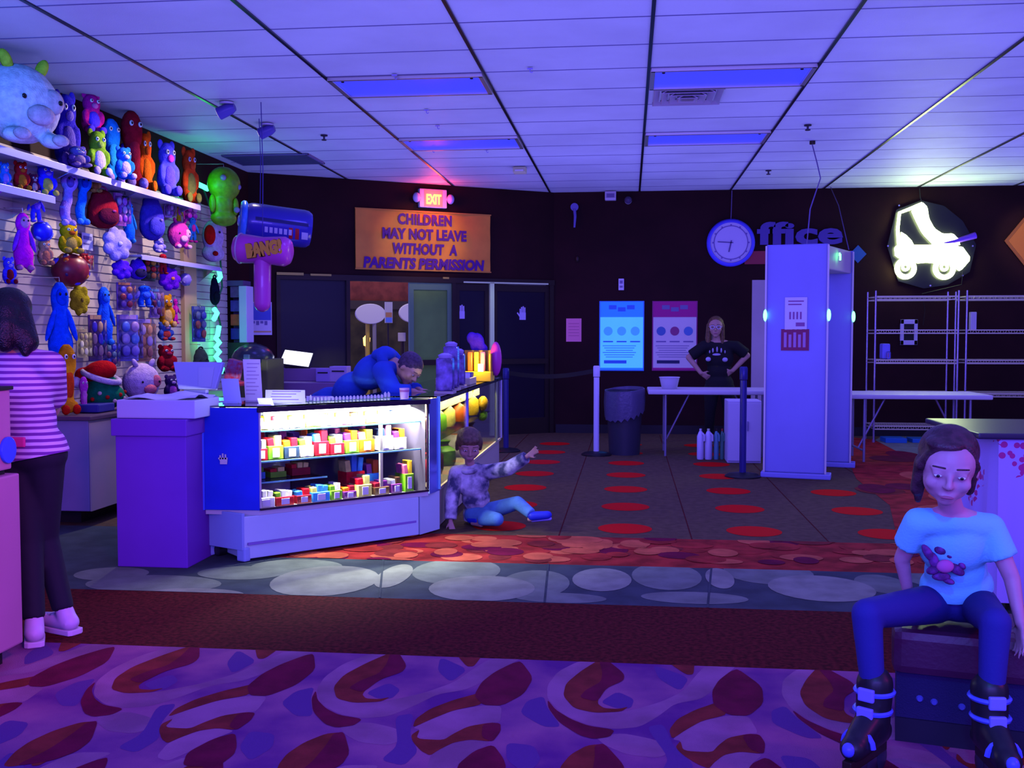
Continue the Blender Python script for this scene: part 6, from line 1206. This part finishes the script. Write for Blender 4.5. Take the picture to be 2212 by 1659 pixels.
def garment_top(t, J, s, m, k=.012, sleeve=1., hem=None, name='shirt', vox=.011, collar=True):
    mb = MB(); sd, fw, up = torso(mb, J['ch'], J['pe'], J['shR']-J['shL'], s, k)
    for x in 'LR':
        mb.cap(J['sh'+x], .055*s+k, J['neck']-V((0, 0, .05*s)), .05*s+k)
        e = J['sh'+x].lerp(J['el'+x], min(1, sleeve)); mb.ell(J['sh'+x], .056*s+k); mb.tube([J['sh'+x], e], [.056*s+k, (.050*s if sleeve > .9 else .058*s)+k], 14)
        if sleeve > 1: mb.ell(e, .049*s+k); mb.tube([e, J['el'+x].lerp(J['wr'+x], sleeve-1)], [.048*s+k, .034*s+k], 14)
    if hem: 
        R = RM(sd, fw, up); mb.ell(J['pe']+up*hem, (.165*s+k, .122*s+k, .14*s), 0, R, 18, 10)
    o = fuse(mb, name, m, t, vox, 3)
    if hem is not None: cut_below(o, J['pe']+up*hem, up)
    return o, sd, fw, up
def garment_legs(t, J, s, m, k=.010, upto=1., name='trousers', vox=.011):
    mb = MB(); sd = (J['hipR']-J['hipL']).normalized(); up = (J['ch']-J['pe']).normalized(); fw = up.cross(sd); R = RM(sd, fw, up)
    mb.ell(J['pe']-up*.01*s, (.158*s+k, .118*s+k, .115*s), 0, R, 18, 12)
    for x in 'LR': mb.cap(J['hip'+x], .088*s+k, J['kn'+x], .058*s+k, 14); mb.tube([J['kn'+x], J['kn'+x].lerp(J['an'+x], upto)], [.057*s+k, .042*s+k], 14)
    return fuse(mb, name, m, t, vox, 3)
def shoe(t, an, d, s, m, sole_m, lace=True):
    d = V((d[0], d[1], 0)).normalized(); a = V((an.x, an.y, 0)); n = V((-d.y, d.x, 0)); mb = MB()
    mb.cap(a-d*.035*s+V((0, 0, .05*s)), .042*s, a+d*.13*s+V((0, 0, .042*s)), .036*s, 14); mb.cap(a-d*.02*s+V((0, 0, .06*s)), .042*s, a-d*.0*s+V((0, 0, .10*s)), .040*s); o = fuse(mb, 'shoe', m, t, .008, 3)
    f = MB(); f.prism([tuple((a+d*x*s+n*y*s).xy) for x, y in ((-.08, -.025), (-.07, -.04), (.05, -.042), (.14, -.035), (.175, 0), (.14, .035), (.05, .042), (-.07, .04), (-.08, .025))], .0, .024*s); f.build('sole', sole_m, o, bevel=.004)
    if lace:
        f = MB(); 
        for k in range(3): c = a+d*(.045+.028*k)*s+V((0, 0, (.088-.008*k)*s)); f.cap(c-n*.022*s, .005*s, c+n*.022*s, .005*s, 6)
        f.build('laces', sole_m, o, True)
def hairpart(t, specs, m, vox=.009, name='hair', sm=2):
    mb = MB()
    for sp_ in specs:
        if len(sp_) == 3: mb.ell(sp_[0], sp_[1], 0, sp_[2], 18, 12)
        else: mb.cap(*sp_)
    return fuse(mb, name, m, t, vox, sm)
# ---- girl on the bench
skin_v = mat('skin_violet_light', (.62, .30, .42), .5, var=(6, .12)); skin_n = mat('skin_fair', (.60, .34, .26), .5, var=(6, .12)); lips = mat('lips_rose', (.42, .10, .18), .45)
hair_b = mat('hair_brown', (.085, .03, .05), .45, var=(40, .5), bump=(120, .4)); 
J = dict(head=PY(2047, 1012, 3.35), f=V((-.22, -1, -.26)), u=V((.05, -.2, 1)), neck=PY(2057, 1105, 3.44), ch=PY(2062, 1175, 3.50), pe=V((PY(2066, 1315, 3.60).x, 3.60, .475)),
 shL=PY(1984, 1128, 3.47), elL=PY(1948, 1208, 3.56), wrL=PY(1962, 1282, 3.60), shR=PY(2138, 1140, 3.47), elR=PY(2186, 1250, 3.44), wrR=PY(2203, 1345, 3.38),
 hdL=V((.25, .1, -1)), hnL=V((1, 0, .2)), hdR=V((.02, -.1, -1)), hnR=V((-1, -.2, 0)), curl=.35,
 hipL=V((PY(2018, 1318, 3.58).x, 3.58, .455)), hipR=V((PY(2112, 1318, 3.58).x, 3.58, .455)), knL=PY(1872, 1326, 3.26), knR=PY(2150, 1345, 3.24), anL=PY(1886, 1492, 3.24), anR=PY(2140, 1518, 3.22), toeL=V((-.6, -.8, 0)), toeR=V((.05, -1, 0)))
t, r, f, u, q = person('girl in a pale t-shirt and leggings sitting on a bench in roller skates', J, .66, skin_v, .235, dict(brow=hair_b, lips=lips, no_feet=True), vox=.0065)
girl = t; H = .235; R = RM(r, f, u)
hairpart(t, [(q(0, -.15, .19), (.395*H, .42*H, .375*H), R), (q(.08, .12, .40), (.27*H, .22*H, .085*H), R), (q(-.30, -.02, .0), .10*H, q(-.31, -.05, -.30), .07*H), (q(.31, -.02, .05), .12*H, q(.34, -.06, -.38), .09*H), (q(.33, -.10, -.30), .10*H, q(.30, -.14, -.56), .05*H), (q(0, -.34, .0), .22*H, q(.05, -.36, -.42), .14*H), (q(-.20, .14, .36), .07*H, q(-.34, .08, .08), .06*H), (q(.16, .20, .38), .08*H, q(.34, .10, .05), .08*H)], hair_b, .007)
tee = mat('tshirt_pale_blue', (.20, .70, .95), .85, bump=(120, .15))
sh, sd, fw, up = garment_top(t, J, .66, tee, .012, .60, .048, 't_shirt', .009)
pm = mat('print_plum', (.20, .03, .30), .8, var=(40, .6)); pink = mat('print_pink', (.55, .10, .40), .8)
def on_chest(px, py): r_ = ray(px, py); p0 = J['ch'].lerp(J['pe'], .35)-V((0, .100, 0)); return CAM+r_*((p0.y)/r_.y)
f_ = MB()
for px, py, a, b in ((2006, 1196, .014, .034), (2018, 1212, .016, .030), (2038, 1188, .028, .018), (2052, 1200, .020, .012), (2066, 1230, .032, .016), (2078, 1222, .016, .010), (2016, 1232, .022, .014), (2034, 1246, .030, .014), (2050, 1256, .020, .010)): f_.ell(on_chest(px, py)+V((0, .004, 0)), (a, .016, b), 0, Matrix.Rotation(.02*(px-2035), 3, 'Y'), 12, 8)
f_.build('print', pm, sh, True); f_ = MB(); f_.ell(on_chest(2040, 1222)-V((0, .008, 0)), (.028, .014, .022)); f_.build('print_centre', pink, sh, True)
garment_legs(t, J, .66, mat('leggings_blue', (.02, .018, .22), .8, bump=(150, .1)), .010, .92, 'leggings', .010)
bootm = mat('skate_boot_black', (.012, .012, .02), .4); strapm = mat('skate_strap_blue', (.10, .14, .85), .35); wheelm = mat('skate_wheel', (.03, .03, .06), .3)
for k, lb in (('L', 'skate on the foot at the left of the photo'), ('R', 'skate on the foot at the right of the photo')):
    a = J['an'+k]; d = J['toe'+k].normalized(); n = V((-d.y, d.x, 0)); b = V((a.x, a.y, 0)); s_ = .92
    z = lambda p, h_: V((p.x, p.y, h_))
    m_ = MB(); m_.cap(z(b-d*.035, .135), .046, z(b+d*.135, .12), .040, 14); m_.cap(z(b, .15), .052, z(b-d*.012, .285), .056, 14); m_.cap(z(b+d*.03, .17), .045, z(b+d*.10, .14), .040); sk_ = sub(fuse(m_, 'inline_skate', bootm, t, .008, 2), lb)
    m_ = MB(); m_.box(z(b+d*.05, .075), (.255, .03, .035), 0, Matrix.Rotation(math.atan2(d.y, d.x), 3, 'Z')); m_.build('frame', darkmetal, sk_, bevel=.004)
    for i in range(4): c = z(b+d*(-.055+.072*i), .0375); m_ = MB(); m_.tube([c-n*.012, c-n*.009, c+n*.009, c+n*.012], [.028, .0365, .0365, .028], 18); m_.build('wheel', wheelm, sk_, True)
    for zz, off, rr_ in ((.262, -.010, .056), (.205, .0, .053)):
        m_ = MB(); m_.tube([z(b+d*off, zz)+(d*math.cos(i*PI/12)+n*math.sin(i*PI/12))*rr_ for i in range(24)], .008, 6, 0, True); m_.build('strap', strapm, sk_, True)
        m_ = MB(); c = z(b+d*(off+rr_+.003), zz); m_.box(c, (.016, .05, .04), 0, Matrix.Rotation(math.atan2(d.y, d.x), 3, 'Z')); m_.build('buckle', mat('buckle_blue', (.25, .25, .95), .3), sk_, bevel=.005)
    m_ = MB(); m_.tube([z(b+d*.10, .12)+(n*math.cos(i*PI/8)*.047+V((0, 0, math.sin(i*PI/8)*.047))) for i in range(9)], .009, 6); m_.build('toe_strap', strapm, sk_, True)
    m_ = MB(); m_.ell(z(b+d*.165, .125), (.02, .02, .022)); m_.build('toe_cap', strapm, sk_, True)
# ---- dark-haired woman at the left, seen from behind
k1, k2 = PZ(58, 1398), PZ(140, 1366)
J = dict(head=PY(22, 682, 4.34), f=V((-.35, 1, -.12)), u=V((0, 0, 1)), neck=PY(28, 752, 4.32), ch=PY(42, 838, 4.32), pe=PY(70, 972, 4.32),
 shL=PY(-42, 790, 4.34), elL=PY(-40, 880, 4.42), wrL=PY(-20, 905, 4.62), shR=PY(108, 790, 4.30), elR=PY(112, 885, 4.52), wrR=PY(80, 900, 4.74), hdL=V((.3, 1, 0)), hnL=V((0, 0, -1)), hdR=V((-.3, 1, 0)), hnR=V((0, 0, -1)),
 hipL=PY(42, 985, 4.32), hipR=PY(96, 985, 4.32), knL=PY(62, 1170, 4.30), knR=PY(96, 1160, 4.40), anL=V((k1.x, k1.y+.06, .09)), anR=V((k2.x+.0, k2.y, .09)), toeL=V((-.5, .85, 0)), toeR=V((-.9, .35, 0)))
blk = mat('hair_black', (.006, .005, .012), .35, var=(50, .5), bump=(140, .5))
t, r, f, u, q = person('woman with long black hair in a striped shirt seen from behind', J, .93, skin_n, .225, dict(brow=blk, lips=lips), vox=.009)
H = .225; R = RM(r, f, u)
hairpart(t, [(q(0, -.06, .17), (.42*H, .48*H, .40*H), R), (q(.0, -.36, .0), .30*H, q(.02, -.52, -.50), .26*H), (q(-.26, -.22, .0), .20*H, q(-.34, -.40, -.60), .16*H), (q(.26, -.22, .0), .20*H, q(.44, -.42, -.58), .20*H), (q(.02, -.48, -.30), .28*H, q(.06, -.58, -.66), .15*H), (q(.3, -.45, -.4), .2*H, q(.40, -.5, -.80), .09*H)], blk, .011)
str_m = stripes('striped_jersey', (.20, .04, .36), (.72, .55, .92), 11.5, 'Z', .85, .1, .5, .35)
garment_top(t, J, .93, str_m, .016, .75, -.035, 'striped_shirt', .012)
garment_legs(t, J, .93, mat('jeans_black', (.012, .012, .028), .8), .009, .95, 'jeans', .012)
for k in 'LR': shoe(t, J['an'+k], J['toe'+k], 1.02, mat('sneaker_white', (.70, .50, .85), .5), mat('sneaker_sole', (.75, .55, .85), .5))
f_ = MB(); p = PY(38, 955, 4.20); f_.box(p, (.07, .015, .045)); f_.build('phone_in_pocket', mat('phone_pink', (.85, .05, .35), .4), t, bevel=.006)
# ---- worker bent over the side case
J = dict(head=PY(884, 797, 7.72), f=V((.62, -.42, -.66)), u=V((.62, -.10, .70)), neck=PY(850, 786, 7.82), ch=PY(806, 803, 7.90), pe=PY(712, 872, 8.05),
 shL=PY(838, 808, 8.12), elL=PY(872, 846, 8.02), wrL=PY(905, 842, 7.86), shR=PY(826, 802, 7.62), elR=PY(850, 850, 7.48), wrR=PY(894, 846, 7.50), hdL=V((.9, -.2, -.1)), hnL=V((0, 0, -1)), hdR=V((.95, .1, -.1)), hnR=V((0, 0, -1)), curl=.8)
px_ = J['pe']; J.update(hipL=px_+V((-.02, .10, -.05)), hipR=px_+V((-.02, -.10, -.05)), knL=V((px_.x+.05, 8.16, .47)), knR=V((px_.x+.05, 7.94, .47)), anL=V((px_.x-.05, 8.17, .09)), anR=V((px_.x-.05, 7.93, .09)), toeL=V((1, -.1, 0)), toeR=V((1, -.1, 0)))
gh = mat('hair_grey_brown', (.10, .055, .11), .5, var=(60, .5), bump=(160, .4))
t, r, f, u, q = person('worker in a blue hoodie bending over the glass counter', J, .98, skin_n, .235, dict(brow=gh, lips=lips), vox=.009)
H = .235; R = RM(r, f, u)
hairpart(t, [(q(0, -.08, .18), (.385*H, .45*H, .365*H), R), (q(-.33, -.1, -.05), .09*H, q(-.33, -.1, .1), .1*H), (q(.33, -.1, -.05), .09*H, q(.33, -.1, .1), .1*H), (q(0, -.4, -.1), .12*H, q(0, -.38, .1), .16*H)], gh)
hood = mat('hoodie_blue', (.02, .095, .60), .9, bump=(100, .3), var=(4, .25))
o, sd, fw, up = garment_top(t, J, .98, hood, .026, 1.9, -.06, 'hoodie', .013)
m_ = MB(); c = J['neck']; m_.tube([c+V((-.02, 0, .01))+(sd*math.cos(i*PI/8)*.105+fw*math.sin(i*PI/8)*.105) for i in range(16)], .045, 8, 0, True); m_.ell(c-up*.03-fw*.10, (.10, .10, .06)); fuse(m_, 'hood', hood, o, .012, 2)
m_ = MB(); m_.cap(J['neck'].lerp(J['head'], .45)+V((.02, -.03, -.07)), .05, J['neck']+V((.04, -.05, -.11)), .06); m_.build('collar', mat('collar_sage', (.22, .42, .32), .8), o, True)
garment_legs(t, J, .98, mat('trousers_dark', (.02, .02, .05), .8), .01, .95, 'trousers', .013)
for k in 'LR': shoe(t, J['an'+k], J['toe'+k], 1.05, black, black)
# ---- child sitting on the carpet
J = dict(head=PY(1013, 962, 7.16), f=V((.25, -.9, -.40)), u=V((.10, -.30, 1)), neck=PY(1016, 1008, 7.22), ch=PY(1022, 1046, 7.24), pe=PY(1034, 1106, 7.30),
 shL=PY(986, 1022, 7.22), elL=PY(976, 1078, 7.14), wrL=PY(973, 1126, 7.09), shR=PY(1054, 1020, 7.22), elR=PY(1098, 1012, 7.12), wrR=PY(1140, 985, 7.06), hdL=V((.2, -.35, -.6)), hnL=V((0, .5, -1)), hdR=V((.7, -.1, .5)), hnR=V((0, -1, .2)), curl=.5,
 hipL=PY(1022, 1112, 7.26), hipR=PY(1052, 1106, 7.28), knL=PY(1074, 1122, 7.02), knR=PY(1118, 1086, 7.12), anL=PY(1036, 1134, 7.12), anR=PY(1150, 1112, 7.02), toeL=V((-.6, .6, 0)), toeR=V((1, -.2, .25)))
J['anL'].z = .055; J['knL'].z = max(J['knL'].z, .075)
bh = mat('hair_chestnut', (.17, .10, .06), .5, var=(50, .5), bump=(150, .4)); jack = mat('jacket_marbled', (.85, .84, .88), .85, var=(11, .9, (.07, .08, .15)), bump=(60, .3))
t, r, f, u, q = person('small child in a marbled jacket and jeans sitting on the carpet', J, .60, skin_n, .235, dict(brow=bh, lips=lips), vox=.0065, loc=(J['pe'].x, J['pe'].y, 0))
H = .235; R = RM(r, f, u)
hairpart(t, [(q(0, -.06, .17), (.39*H, .45*H, .375*H), R), (q(0, .24, .30), (.27*H, .16*H, .12*H), R), (q(-.34, 0, .1), .09*H, q(-.35, -.02, -.14), .06*H), (q(.34, 0, .1), .09*H, q(.35, -.02, -.14), .06*H), (q(0, -.38, .1), .16*H, q(0, -.38, -.25), .13*H)], bh, .008)
o, sd, fw, up = garment_top(t, J, .60, jack, .024, 1.92, -.035, 'jacket', .010)
m_ = MB(); m_.tube([J['neck']+V((0, 0, -.012))+(sd*math.cos(i*PI/8)*.062+fw*math.sin(i*PI/8)*.062) for i in range(16)], .02, 8, 0, True); m_.build('collar', jack, o, True)
garment_legs(t, J, .60, mat('jeans_light_blue', (.14, .40, .72), .85, bump=(120, .2), var=(8, .3)), .014, .95, 'jeans', .010)
snk = mat('sneaker_blue', (.02, .04, .62), .5); so = mat('sneaker_blue_sole', (.35, .3, .9), .5)
m_ = MB(); d = V((1, -.15, .12)).normalized(); a = J['anR']+V((0, 0, -.01)); m_.cap(a, .034, a+d*.11, .030, 12); o2 = fuse(m_, 'shoe', snk, t, .008, 2); m_ = MB(); m_.cap(a+V((0, 0, -.028)), .014, a+d*.125+V((0, 0, -.026)), .014, 8); m_.build('sole', so, o2, True)
m_ = MB(); a = J['anL']+V((-.01, .03, -.005)); m_.cap(a, .034, a+V((-.07, .07, -.008)), .030, 12); o2 = fuse(m_, 'shoe', snk, t, .008, 2); m_ = MB(); m_.cap(a+V((.0, .0, -.024)), .014, a+V((-.07, .07, -.022)), .014, 8); m_.build('sole', so, o2, True)
# ---- long-haired person standing behind the folding table
Ym_ = 12.62
J = dict(head=PY(1546, 707, Ym_-.03), f=V((-.10, -1, -.08)), u=V((0, 0, 1)), neck=PY(1549, 737, Ym_), ch=PY(1554, 774, Ym_), pe=PY(1554, 828, Ym_),
 shL=PY(1522, 748, Ym_), elL=PY(1488, 772, Ym_+.02), wrL=PY(1514, 806, Ym_-.06), shR=PY(1590, 749, Ym_), elR=PY(1614, 768, Ym_+.02), wrR=PY(1582, 801, Ym_-.08), hdL=V((.8, .1, -.5)), hnL=V((.3, .9, .2)), hdR=V((-.8, .1, -.5)), hnR=V((-.3, .9, .2)), curl=.6, thL=-1, thR=1)
pc = J['pe']; J.update(hipL=pc+V((-.09, 0, -.06)), hipR=pc+V((.09, 0, -.06)), knL=V((pc.x-.11, Ym_-.02, .44)), knR=V((pc.x+.11, Ym_-.02, .44)), anL=V((pc.x-.12, Ym_, .09)), anR=V((pc.x+.12, Ym_, .09)), toeL=V((-.2, -1, 0)), toeR=V((.2, -1, 0)))
lh = mat('hair_long_blond', (.22, .12, .045), .45, var=(50, .5), bump=(150, .4))
t, r, f, u, q = person('long-haired person in a black t-shirt and glasses, hands on hips, behind the table', J, .96, skin_n, .245, dict(brow=lh, lips=lips), vox=.009)
H = .245; R = RM(r, f, u)
hairpart(t, [(q(0, -.10, .19), (.39*H, .43*H, .37*H), R), (q(-.30, -.02, .10), .13*H, q(-.33, .02, -.55), .12*H), (q(.31, -.02, .10), .14*H, q(.36, .04, -.55), .15*H), (q(.36, .04, -.5), .15*H, q(.36, .14, -1.0), .08*H), (q(-.33, .02, -.5), .11*H, q(-.32, .12, -.9), .06*H), (q(0, -.36, 0), .26*H, q(0, -.36, -.75), .2*H)], lh, .010)
m_ = MB()
for x in (-1, 1): m_.tube([q(x*.155+.10*math.cos(i*PI/8), .43, .035+.085*math.sin(i*PI/8)) for i in range(16)], .014*H, 6, 0, True); m_.cap(q(x*.25, .43, .05), .010*H, q(x*.36, .02, .05), .010*H, 6)
m_.cap(q(-.05, .44, .05), .010*H, q(.05, .44, .05), .010*H, 6); m_.build('glasses', mat('glasses_rim', (.75, .72, .95), .2), t, True)
bt = mat('tshirt_black', (.010, .010, .013), .85)
o, sd, fw, up = garment_top(t, J, .96, bt, .018, .85, -.04, 't_shirt', .012)
pr = mat('print_white', (.55, .52, .75), .7); m_ = MB(); yq = J['ch'].y-.118
for px, py, a, b in ((1530, 776, .032, .028), (1566, 777, .034, .028), (1548, 766, .05, .016), (1540, 757, .010, .03), (1549, 755, .010, .035), (1558, 757, .010, .03), (1533, 760, .008, .02), (1566, 760, .008, .02)): m_.ell(PY(px, py, yq), (a, .022, b), 0, None, 12, 8)
m_.build('print', pr, o, True)
garment_legs(t, J, .96, mat('trousers_black', (.010, .010, .014), .8), .012, .95, 'trousers', .013)
for k in 'LR': shoe(t, J['an'+k], J['toe'+k], 1.05, black, black)
